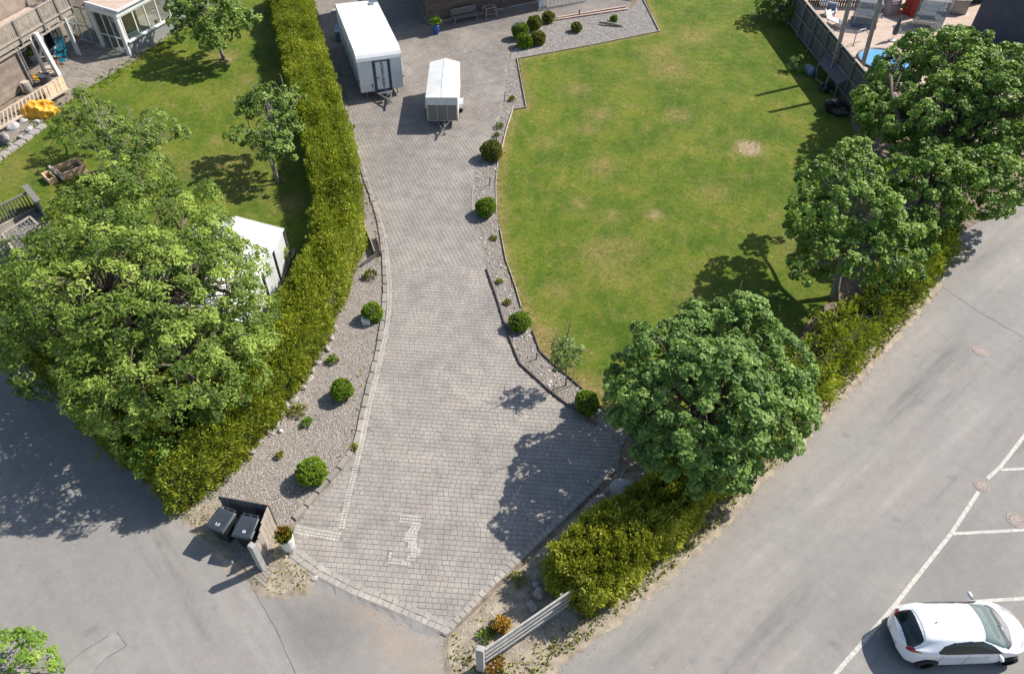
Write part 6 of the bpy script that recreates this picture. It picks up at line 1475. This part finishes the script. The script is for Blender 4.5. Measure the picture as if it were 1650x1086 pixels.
# raised beds
def planter(px, py, w, d, h, rz, label):
    x, y = G(px, py, h * .5); t = thing('raised_bed', label, 'planter box', (x, y, .06), rz, group='wooden raised beds on the left lawn')
    for nm, c, s_ in (('side_board', (0, -d / 2, h / 2), (w, .09, h)), ('side_board', (0, d / 2, h / 2), (w, .09, h)), ('end_board', (-w / 2 + .045, 0, h / 2), (.09, d - .095, h)), ('end_board', (w / 2 - .045, 0, h / 2), (.09, d - .095, h))):
        MB().box(c, s_).build(nm, 'wood_fresh', t)
    MB().box((0, 0, .05), (w - .06, d - .06, .10)).build('soil', 'soil', t)
    rs = np.random.default_rng(int(px)); C = np.c_[rs.uniform(-w * .42, w * .42, 40), rs.uniform(-d * .42, d * .42, 40), np.full(40, .12)]; V, F, T = spray_arrays(C, np.tile([[0, 0, 1.]], (40, 1)), rs.random(40), 6, .05, .10, rs); npmesh('seedlings', V, F, 'leaf_pale', t, T)
planter(114, 274, 1.35, 1.05, .42, radians(47), 'larger fresh wooden raised bed on the left lawn')
planter(81, 288, .45, .85, .34, radians(47), 'smaller raised bed half hidden beside the larger one')
a, b = GP([(78, 267), (100, 285)], .5); o = MB().bar((a[0], a[1], .5), (b[0], b[1], .35), .14, .03).build('loose_board', 'wood_weathered'); tag(o, 'loose grey board leaning across the smaller raised bed', 'board')
# picket fence below the fruit tree
pf = thing('picket_fence', 'short dark weathered picket fence partly under the fruit tree', 'fence', (*G(143, 297), 0)); a, b = G(140, 297), G(222, 276)
mb = MB(); mb.bar((*a, .62), (*b, .62), .09, .04); mb.bar((*a, .22), (*b, .22), .04, .06); mb.build('rail', 'wood_grey', pf, world=True)
for k in range(13):
    t_ = (k + .3) / 13; p = (a[0] + (b[0] - a[0]) * t_, a[1] + (b[1] - a[1]) * t_); MB().bar((*p, .05), (p[0], p[1] - .05, .60), .08, .025, up=(1, 0, 0)).build('picket', 'wood_dark_grey', pf, world=True)
# balustrade and lattice at the left edge
bl = thing('balustrade', 'weathered wooden balustrade with thick capped end panel at the left edge', 'balustrade', (*G(40, 330), 0))
a, b = G(-30, 345, 1.1), G(42, 311, 1.1); mb = MB(); mb.bar((*a, 1.1), (*b, 1.1), .10, .06); mb.build('handrail', 'wood_grey', bl, world=True)
mb = MB(); mb.bar((*a, .12), (*b, .12), .12, .08); mb.build('bottom_rail', 'wood_pale', bl, world=True)
for k in range(14):
    t_ = (k + .5) / 14; p = (a[0] + (b[0] - a[0]) * t_, a[1] + (b[1] - a[1]) * t_); MB().tube([(*p, .12), (*p, .4), (*p, .75), (*p, 1.08)], [.03, .05, .03, .04], 6).build('baluster', 'wood_dark_grey', bl, world=True)
c0, c1 = G(40, 299, 1.25), G(61, 325, 1.25); mb = MB(); mb.bar((*c0, 1.25), (*c1, 1.25), .30, .07); mb.build('cap', 'wood_grey', bl, world=True)
mb = MB(); mb.seg(c0, c1, .05, 1.2, .10); mb.build('end_panel', 'wood_dark_grey', bl, world=True)
lt_ = thing('lattice_table', 'weathered wooden lattice frame below the balustrade, half under the big tree', 'lattice', (*G(40, 385), 0)); z_ = .95
q = [G(4, 378, z_), G(48, 350, z_), G(86, 385, z_), G(30, 415, z_)]
q = [Vector((*p, z_)) for p in q]
mb = MB()
for k in range(9):
    t_ = k / 8; mb.bar(q[0].lerp(q[1], t_), q[3].lerp(q[2], t_), .06, .03); mb.bar(q[0].lerp(q[3], t_) - Vector((0, 0, .032)), q[1].lerp(q[2], t_) - Vector((0, 0, .032)), .06, .03)
mb.build('lattice', 'wood_grey', lt_, world=True)
mb = MB(); [mb.bar(q[i] + Vector((0, 0, .02)), q[(i + 1) % 4] + Vector((0, 0, .02)), .10, .07) for i in range(4)]; mb.build('frame', 'wood_weathered', lt_, world=True)
for p in q: MB().bar((p.x, p.y, .05), (p.x, p.y, z_), .10).build('leg', 'wood_grey', lt_, world=True)
mb = MB(); mb.seg(q[0][:2], q[3][:2], .05, z_ - .05, .04); mb.build('side_panel', 'wood_brown', lt_, world=True)
sheet('path', GP([(-40, 385), (50, 340), (80, 350), (85, 400), (40, 440), (-40, 420)]), .070, 'gravel_base')
# white marquee tent
B = Vector((*G(457, 369, 2.0), 2.0)); A = Vector((*G(389, 334, 2.55), 2.55)); D = Vector((*G(392, 500, 2.0), 2.0)); u = (B - D).normalized(); Lt = 6.2
A2 = A - u * Lt; B2 = B - u * Lt; half = Vector((B.x - A.x, B.y - A.y, 0)); pr = half - u * half.dot(u); Cc = B - pr * 2; Cc2 = Cc - u * Lt; Am = B - pr + Vector((0, 0, .55)); Am = Vector((Am.x, Am.y, 2.55)); A2 = Am - u * Lt
tn = thing('party_tent', 'white garden tent with ridged fabric roof between big tree and long hedge', 'tent', (B.x, B.y, 0))
mb = MB(); off = Vector((0, 0, .01)); mb.add([B, Am, A2, B2, Cc, Cc2], [(0, 1, 2, 3), (1, 4, 5, 2)]); r_ = mb.build('roof', 'white_paint', tn, world=True); r_.modifiers.new('s', 'SOLIDIFY').thickness = .02
def drop(p, z=0.06): return Vector((p.x, p.y, z))
mb = MB(); g_ = [B - u * Lt * k / 4 for k in range(5)]
for k in range(4):
    a, b = g_[k] - u * .12 - pr.normalized() * .05, g_[k + 1] + u * .12 - pr.normalized() * .05; mb.add([drop(a), drop(b), b, a], [(0, 1, 2, 3)])
mb.build('side_panel', 'white_side', tn, world=True)
mb = MB(); mb.add([drop(B), B, Am, Cc, drop(Cc)], [(0, 1, 2, 3, 4)]); mb.build('gable_panel', 'white_side', tn, world=True)
for k, p in enumerate(g_): MB().tube([drop(p), p], .03, 6).build('tent_pole', 'dull_steel', tn, world=True)
for p in (Cc, Cc2): MB().tube([drop(p), p], .03, 6).build('tent_pole', 'dull_steel', tn, world=True)
mb = MB(); mb.tube([B, B2], .03, 6); mb.tube([B, Am, Cc], .025, 6); mb.build('roof_frame', 'white_side', tn, world=True)
a, b = GP([(475, 407), (444, 478)], .1); o = MB().tube([(*a, .12), (*b, .12)], .025, 6).build('edging_pole', 'steel'); tag(o, 'thin pale pole lying between the white tent and the hedge', 'pole')
sheet('path', GP([(478, 400), (440, 482), (400, 520), (420, 470), (455, 410)]), .070, 'soil')
for k, (px, py, r, lab) in enumerate([(310, 650, .42, 'shiny black plastic sack in the gap under the big tree'), (284, 688, .32, 'smaller black sack nearer the hedge corner under the big tree')]):
    x, y = G(px, py, .8); m = MB(); m.blob((0, 0, .5), (r, r * .8, .55), 30 + k, 18, .25); o = m.build('black_sack', 'bag_black'); o.location = (x, y, .2); tag(o, lab, 'sack'); o.modifiers.new('s', 'SUBSURF').render_levels = 2

# ------------------------------------------------------------------ tall fence, raised terrace and its things, top right
f0, f1 = Vector((20.40, 59.0, 0)), Vector((21.78, 41.6, 0)); fd = (f1 - f0).normalized(); fn_ = Vector((-fd.y, fd.x, 0))
F_ = thing('wooden_fence', 'tall weathered vertical-board fence between right lawn and raised terrace', 'fence', tuple(f0))
mb = MB(); Lf = (f1 - f0).length; k = 0; s_ = 0
rs = np.random.default_rng(2)
while s_ < Lf:
    w_ = .145; p = f0 + fd * s_; q = f0 + fd * (s_ + w_ - .012); mb.seg((p + fn_ * .04)[:2], (q + fn_ * .04)[:2], .22, 2.50 + rs.uniform(-.02, .02), .025 + .006 * (k % 2)); s_ += w_; k += 1
mb.build('boards', 'wood_dark_grey', F_, world=True)
side = -1 if (f0 + fn_ - Vector((0, 45, 0))).x < (f0 - fn_ - Vector((0, 45, 0))).x else 1
nin = Vector((1, 0.1, 0)).normalized()
for z in (.35, 1.35, 2.3): mb = MB(); p, q = f0 - nin * .06, f1 - nin * .06; mb.bar((p.x, p.y, z), (q.x, q.y, z), .06, .10); mb.build('rail', 'wood_grey', F_, world=True)
for k in range(8): p = f0 + fd * (k * 2.25 + .5) - nin * .10; MB().bar((p.x, p.y, 0), (p.x, p.y, 2.5), .11).build('post', 'wood_grey', F_, world=True)
mb = MB(); p, q = f0 + nin * .03, f1 + nin * .03; mb.bar((p.x, p.y, 2.54), (q.x, q.y, 2.54), .17, .04); mb.build('cap', 'wood_weathered', F_, world=True)
DZ = 1.2
dk = []
T_ = thing('raised_terrace', 'beige boarded terrace behind the tall fence', 'terrace', (27, 51, 0))
mb = MB()
for k in range(100):
    yy = 43.0 + k * .185; x0 = 20.72 + (59 - yy) * .0793; mb.box(((x0 + 36) / 2, yy, DZ - .02), (36 - x0, .175, .04))
mb.build('floor_boards', 'deck_beige', T_, world=True)
mb = MB(); mb.prism([(20.9, 61), (22.1, 43), (35.9, 43), (35.9, 61)], .02, DZ - .05); mb.build('substructure', 'wood_brown', T_, world=True)
# posts
def zfit(b, t):
    lo = min((hypot(G(t[0], t[1], z)[0] - G(*b)[0], G(t[0], t[1], z)[1] - G(*b)[1]), z) for z in [3 + k * .1 for k in range(50)]); return lo[1]
for px, py, tx_, ty_, zt, lab in ((1338, 128, 1373, -12, zfit((1338, 128), (1373, -12)), 'left of two tall wooden poles rising in front of the fence'), (1377, 152, 1422, -12, zfit((1377, 152), (1422, -12)), 'right of two tall wooden poles rising in front of the fence')):
    b_ = Vector((*G(px, py), 0)); t_ = Vector((*G(tx_, ty_, zt), zt)); x = thing('tall_pole', lab, 'pole', tuple(b_), group='tall poles at the fence'); MB().bar(b_, t_, .21, .21).build('shaft', 'wood_weathered', x, world=True)
    MB().box(t_ + Vector((0, 0, .02)), (.2, .2, .04)).build('cap', 'dull_steel', x, world=True)
# back fence of the terrace
F2 = thing('board_fence', 'dark brown vertical-board fence along the far side of the terrace', 'fence', (*G(1310, -5, DZ), 0))
a, b = Vector((*G(1300, 10, DZ), 0)), Vector((*G(1445, 12, DZ), 0)); d2 = (b - a).normalized(); s_ = 0; mb = MB(); k = 0
while s_ < (b - a).length: mb.seg((a + d2 * s_)[:2], (a + d2 * (s_ + .13))[:2], DZ, DZ + 1.7, .03 + .01 * (k % 2)); s_ += .19; k += 1
mb.build('boards', 'wood_brown', F2, world=True)
mb = MB(); [mb.bar((a.x, a.y + .06, z), (b.x, b.y + .06, z), .05, .09) for z in (DZ + .3, DZ + 1.4)]; mb.build('rail', 'wood_dark_grey', F2, world=True)
def at(px, py): return (*G(px, py, DZ), DZ)
# folded loungers, cushions
def lounger(px, py, rz, label, mat='white_side'):
    t = thing('sun_lounger', label, 'lounger', at(px, py), rz)
    MB().box((0, 0, .34), (.62, 1.2, .06)).build('mattress', 'cover_white', t, bevel=.02); MB().box((0, .78, .52), (.62, .06, .66), M4=Matrix.Rotation(radians(-35), 4, 'X')).build('backrest', 'cover_white', t, bevel=.02)
    for sx in (-1, 1):
        for yy in (-.5, .5): MB().bar((sx * .28, yy, 0), (sx * .28, yy, .32), .04).build('leg', mat, t)
lounger(1346, 42, radians(35), 'white folded lounger on the terrace just behind the fence')
lounger(1322, 8, radians(10), 'white covered lounger at the far corner of the terrace')
t = thing('armchair', 'pale terrace armchair with a dark blue cushion', 'armchair', at(1336, 26), radians(-20))
MB().box((0, 0, .22), (.75, .7, .3)).build('seat', 'white_side', t, bevel=.04); MB().box((0, .34, .6), (.75, .12, .55)).build('backrest', 'white_side', t, bevel=.04); MB().box((0, .2, .62), (.6, .16, .4)).build('cushion', 'blue_grey', t, bevel=.05)
for sx in (-1, 1): MB().box((sx * .36, 0, .42), (.1, .7, .12)).build('armrest', 'white_side', t, bevel=.03)
# clear plastic house on a blue tray
def clearcase(px, py, w, d, h, rz, label, name, cat, tray=None, shelves=2):
    t = thing(name, label, cat, at(px, py), rz)
    mb = MB(); c4 = [(-w / 2, -d / 2), (w / 2, -d / 2), (w / 2, d / 2), (-w / 2, d / 2)]
    for i in range(4):
        mb.bar((*c4[i], .05), (*c4[i], h), .035)
        for z in (.08, h): mb.bar((*c4[i], z), (*c4[(i + 1) % 4], z), .035)
    mb.build('frame', 'steel', t)
    mb = MB()
    for i in range(4): mb.seg(c4[i], c4[(i + 1) % 4], .1, h - .03, .008)
    mb.box((0, 0, h + .02), (w, d, .008)); mb.build('film', 'clear_film', t)
    for k in range(shelves): MB().box((0, 0, h * (k + 1) / (shelves + 1)), (w - .08, d - .08, .02)).build('shelf', 'dull_steel', t)
    if tray: MB().add([(a * (w / 2 + .1), b * (d / 2 + .1), z) for z in (.0, .22) for a, b in ((-1, -1), (1, -1), (1, 1), (-1, 1))], [(3, 2, 1, 0), (0, 1, 5, 4), (1, 2, 6, 5), (2, 3, 7, 6), (3, 0, 4, 7)]).build('tray', tray, t)
    return t
clearcase(1390, 40, 1.5, 1.2, 1.75, radians(-15), 'clear plastic plant house standing on a blue tray on the terrace', 'plant_house', 'plant house', 'blue_grey', 1)
clearcase(1492, 42, 1.7, 1.3, 1.95, radians(-12), 'clear glazed cabinet with a white frame right of the red doors', 'glass_cabinet', 'cabinet', None, 2)
for k, (px, py, lab) in enumerate([(1414, 22, 'white flowering plant beside the pink covered grill'), (1409, 40, 'white flowering plant between plant house and pole'), (1447, 24, 'pale potted flowers in front of the red cabinet')]):
    t = thing('potted_flowers', lab, 'potted flowers', at(px, py)); MB().lathe([(.12, 0), (.17, .3), (.18, .32), (.13, .3)], 16).build('pot', 'terracotta', t)
    rs = np.random.default_rng(k); C = np.c_[rs.normal(size=(40, 2)) * .16, .5 + .3 * rs.random(40)]; V, F, T = spray_arrays(C, nrm(C), rs.random(40), 8, .05, .11, rs); npmesh('flowers', V, F, 'flower' if k < 2 else 'leaf_pale', t, T)
t = thing('covered_grill', 'grill under a pinkish grey cover on the terrace', 'grill', at(1432, 22), radians(20))
mb = MB(); mb.add([(a * .55, b * .45, 0) for a, b in ((-1, -1), (1, -1), (1, 1), (-1, 1))] + [(a * .48, b * .40, 1.0) for a, b in ((-1, -1), (1, -1), (1, 1), (-1, 1))] + [(a * .30, b * .25, 1.22) for a, b in ((-1, -1), (1, -1), (1, 1), (-1, 1))], [(0, 1, 5, 4), (1, 2, 6, 5), (2, 3, 7, 6), (3, 0, 4, 7), (4, 5, 9, 8), (5, 6, 10, 9), (6, 7, 11, 10), (7, 4, 8, 11), (8, 9, 10, 11)]); mb.build('cover', 'pink_cloth', t, bevel=.05)
MB().box((0, -.43, .85), (.7, .06, .1)).build('shelf', 'pink_cloth', t, bevel=.02)
t = thing('red_cabinet', 'tall red cabinet with two open-louvred doors on the terrace', 'cabinet', at(1462, 26), radians(-52))
MB().box((0, .2, .85), (1.1, .4, 1.7)).build('carcass', 'wood_brown', t)
for sx in (-1, 1): MB().box((sx * .28, -.02, .85), (.53, .035, 1.64)).build('door', 'red_paint', t, bevel=.008)
t = thing('storage_crate', 'grey open crate holding cardboard boxes at the dark building corner', 'crate', at(1540, 20), radians(-5))
for s2 in ((0, -.45, .5, 1.1, .04, 1.0), (0, .45, .5, 1.1, .04, 1.0), (-.55, 0, .5, .04, .9, 1.0), (.55, 0, .5, .04, .9, 1.0)): MB().box(s2[:3], s2[3:]).build('side_panel', 'dull_steel', t)
mb = MB(); [mb.bar((*p, 1.02), (*q, 1.02), .08, .05) for p, q in (((-.57, -.47), (.57, -.47)), ((.57, -.47), (.57, .47)), ((.57, .47), (-.57, .47)), ((-.57, .47), (-.57, -.47)))]; mb.build('rim', 'steel', t)
for sx in (-1, 1): MB().box((sx * .26, -.1, .62), (.46, .6, .5)).build('cardboard_box', 'cardboard', t)
t = thing('folded_parasol', 'dark blue folded parasol standing in front of the red cabinet', 'parasol', at(1437, 66), 0)
MB().lathe([(.26, 0), (.26, .06), (.05, .10)], 20).build('base', 'dull_steel', t); MB().tube([(0, 0, .05), (.05, .02, 1.7)], .022, 8).build('pole', 'dull_steel', t); MB().tube([(.01, 0, .45), (.02, .01, .7), (.045, .02, 1.35), (.05, .02, 1.6)], [.16, .2, .1, .03], 10).build('canopy', 'dark_trim', t, smooth=True)
# pool
x, y, z = at(1424, 98); t = thing('garden_pool', 'round blue pool sunk into the terrace behind the fence', 'pool', (x, y, z - .0))
MB().lathe([(1.75, -.0), (1.75, .10), (1.62, .12), (1.60, .0)], 48).build('rim', 'dark_trim', t, smooth=True); MB().lathe([(1.61, .05), (.9, .055), (.001, .05)], 48).build('pool_cover', 'pool_blue', t)
t = thing('pool_handrail', 'curved grey pool handrail at the blue pool edge', 'handrail', at(1381, 72)); MB().tube([(-.35, -.25, 0), (-.35, -.1, .75), (-.1, .1, .95), (.45, .5, .9), (.8, .7, .5)], .035, 8).build('rail', 'dull_steel', t, smooth=True)
MB().box((-.35, -.25, .02), (.16, .16, .04)).build('foot_plate', 'dull_steel', t)
# dark grey building
wA, wB = Vector((*G(1560, 52, DZ), 0)), Vector((*G(1690, 118, DZ), 0)); bd = (wB - wA).normalized(); bn = Vector((-bd.y, bd.x, 0))
Hb = thing('grey_building', 'plain dark slate-grey building at the upper right corner', 'building', tuple(wA))
mb = MB(); q = [wA, wB, wB + bn * 9, wA + bn * 9]; mb.prism([(p.x, p.y) for p in q], 0, 6.5); mb.build('wall', 'house_slate', Hb, world=True)
mb = MB(); q = [wA - bd * .4 - bn * .35, wB + bd * .4 - bn * .35, wB + bn * 9.3, wA + bn * 9.3 - bd * .4]; mb.prism([(p.x, p.y) for p in q], 6.5, 6.7); mb.build('roof', 'house_slate', Hb, world=True)
Ha = thing('shed', 'black shed wall in deep shade left of the grey building', 'shed', (*G(1558, -2, DZ), DZ)); a, b = G(1548, 8, DZ), G(1590, 5, DZ)
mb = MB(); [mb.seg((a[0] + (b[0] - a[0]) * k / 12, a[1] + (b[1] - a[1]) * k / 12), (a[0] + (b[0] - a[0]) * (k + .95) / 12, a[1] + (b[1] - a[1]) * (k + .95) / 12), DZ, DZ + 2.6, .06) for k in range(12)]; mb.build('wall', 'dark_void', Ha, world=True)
t = thing('broom', 'long-handled broom leaning against the dark grey building', 'broom', at(1571, 50)); p = Vector(at(1571, 50)); tp = Vector((*G(1587, 6, DZ + 1.45), DZ + 1.45))
MB().bar(p + Vector((0, 0, .1)), tp, .045).build('handle', 'wood_weathered', t, world=True); MB().box(p + Vector((0, 0, .09)), (.5, .12, .16), rz=-.6).build('brush_head', 'car_black', t, world=True)
# things at the foot of the fence
rk = thing('potting_bench', 'old grey timber potting bench with slanted top at the foot of the tall fence', 'bench', (*G(1345, 135), 0))
tp = [(*G(1319, 102, 1.05), 1.05), (*G(1331, 84, 1.35), 1.35), (*G(1372, 126, 1.35), 1.35), (*G(1350, 137, .95), .95)]
mb = MB(); mb.add([Vector(p) for p in tp] + [Vector(p) - Vector((0, 0, .03)) for p in tp], [(0, 1, 2, 3), (7, 6, 5, 4), (0, 4, 5, 1), (1, 5, 6, 2), (2, 6, 7, 3), (3, 7, 4, 0)]); mb.build('top', 'wood_dark_grey', rk, world=True)
for p, g_ in zip((tp[0], tp[3], tp[1], tp[2]), ((1313, 132), (1342, 162), (1326, 112), (1366, 150))): MB().bar(p, (*G(*g_), 0), .06).build('leg', 'wood_grey', rk, world=True)
MB().bar((*G(1314, 126, .3), .3), (*G(1342, 150, .3), .3), .06).build('stretcher', 'wood_grey', rk, world=True)
rk2 = thing('leaning_frame', 'pale long rails leaning from the fence down towards the big tree', 'rails', (*G(1395, 150), 0))
for dx_ in (0, 5): MB().bar((*G(1343 + dx_, 85, 1.9), 1.9), (*G(1395 + dx_, 148 - dx_, .4), .4), .08, .05).build('rail', 'wood_weathered' if dx_ else 'steel', rk2, world=True)
MB().bar((*G(1345, 88, 1.8), 1.8), (*G(1326, 152), 0), .05).build('leg', 'wood_weathered', rk2, world=True)
x, y = G(1343, 103, 1.2); simple('orange_bucket', 'brick_orange', lambda m: m.lathe([(.11, 0), (.15, .28), (.16, .3), (.12, .28)], 18), 'orange bucket standing on the potting bench', 'bucket', (x, y, 1.18))
x, y = G(1306, 113, .4); t = thing('rain_barrel', 'blue-grey barrel lying at the foot of the tall fence', 'barrel', (x, y, .35), .3); MB().lathe([(.001, -.45), (.27, -.45), (.32, -.2), (.32, .2), (.27, .45), (.001, .45)], 24, (0, 0, 0), 'Y').build('shell', 'blue_grey', t, smooth=True); MB().lathe([(.325, -.22), (.335, -.2), (.325, -.18)], 24, (0, 0, 0), 'Y').build('hoop', 'dull_steel', t)
x, y = G(1352, 172, .5); simple('black_tarp_heap', 'bag_black', lambda m: m.blob((0, 0, .35), (.8, .6, .5), 8, 18, .25), 'black tarpaulin heap in the shade beside the big right tree', 'tarpaulin', (x, y, .03))
x, y = G(1330, 145, .2); simple('garden_crate', 'car_black', lambda m: [m.box((0, 0, .18), (.7, .5, .04)), m.box((0, -.25, .3), (.7, .03, .3)), m.box((0, .25, .3), (.7, .03, .3)), m.box((-.35, 0, .3), (.03, .5, .3)), m.box((.35, 0, .3), (.03, .5, .3))], 'black crate tucked under the potting bench', 'crate', (x, y, .03), .5)
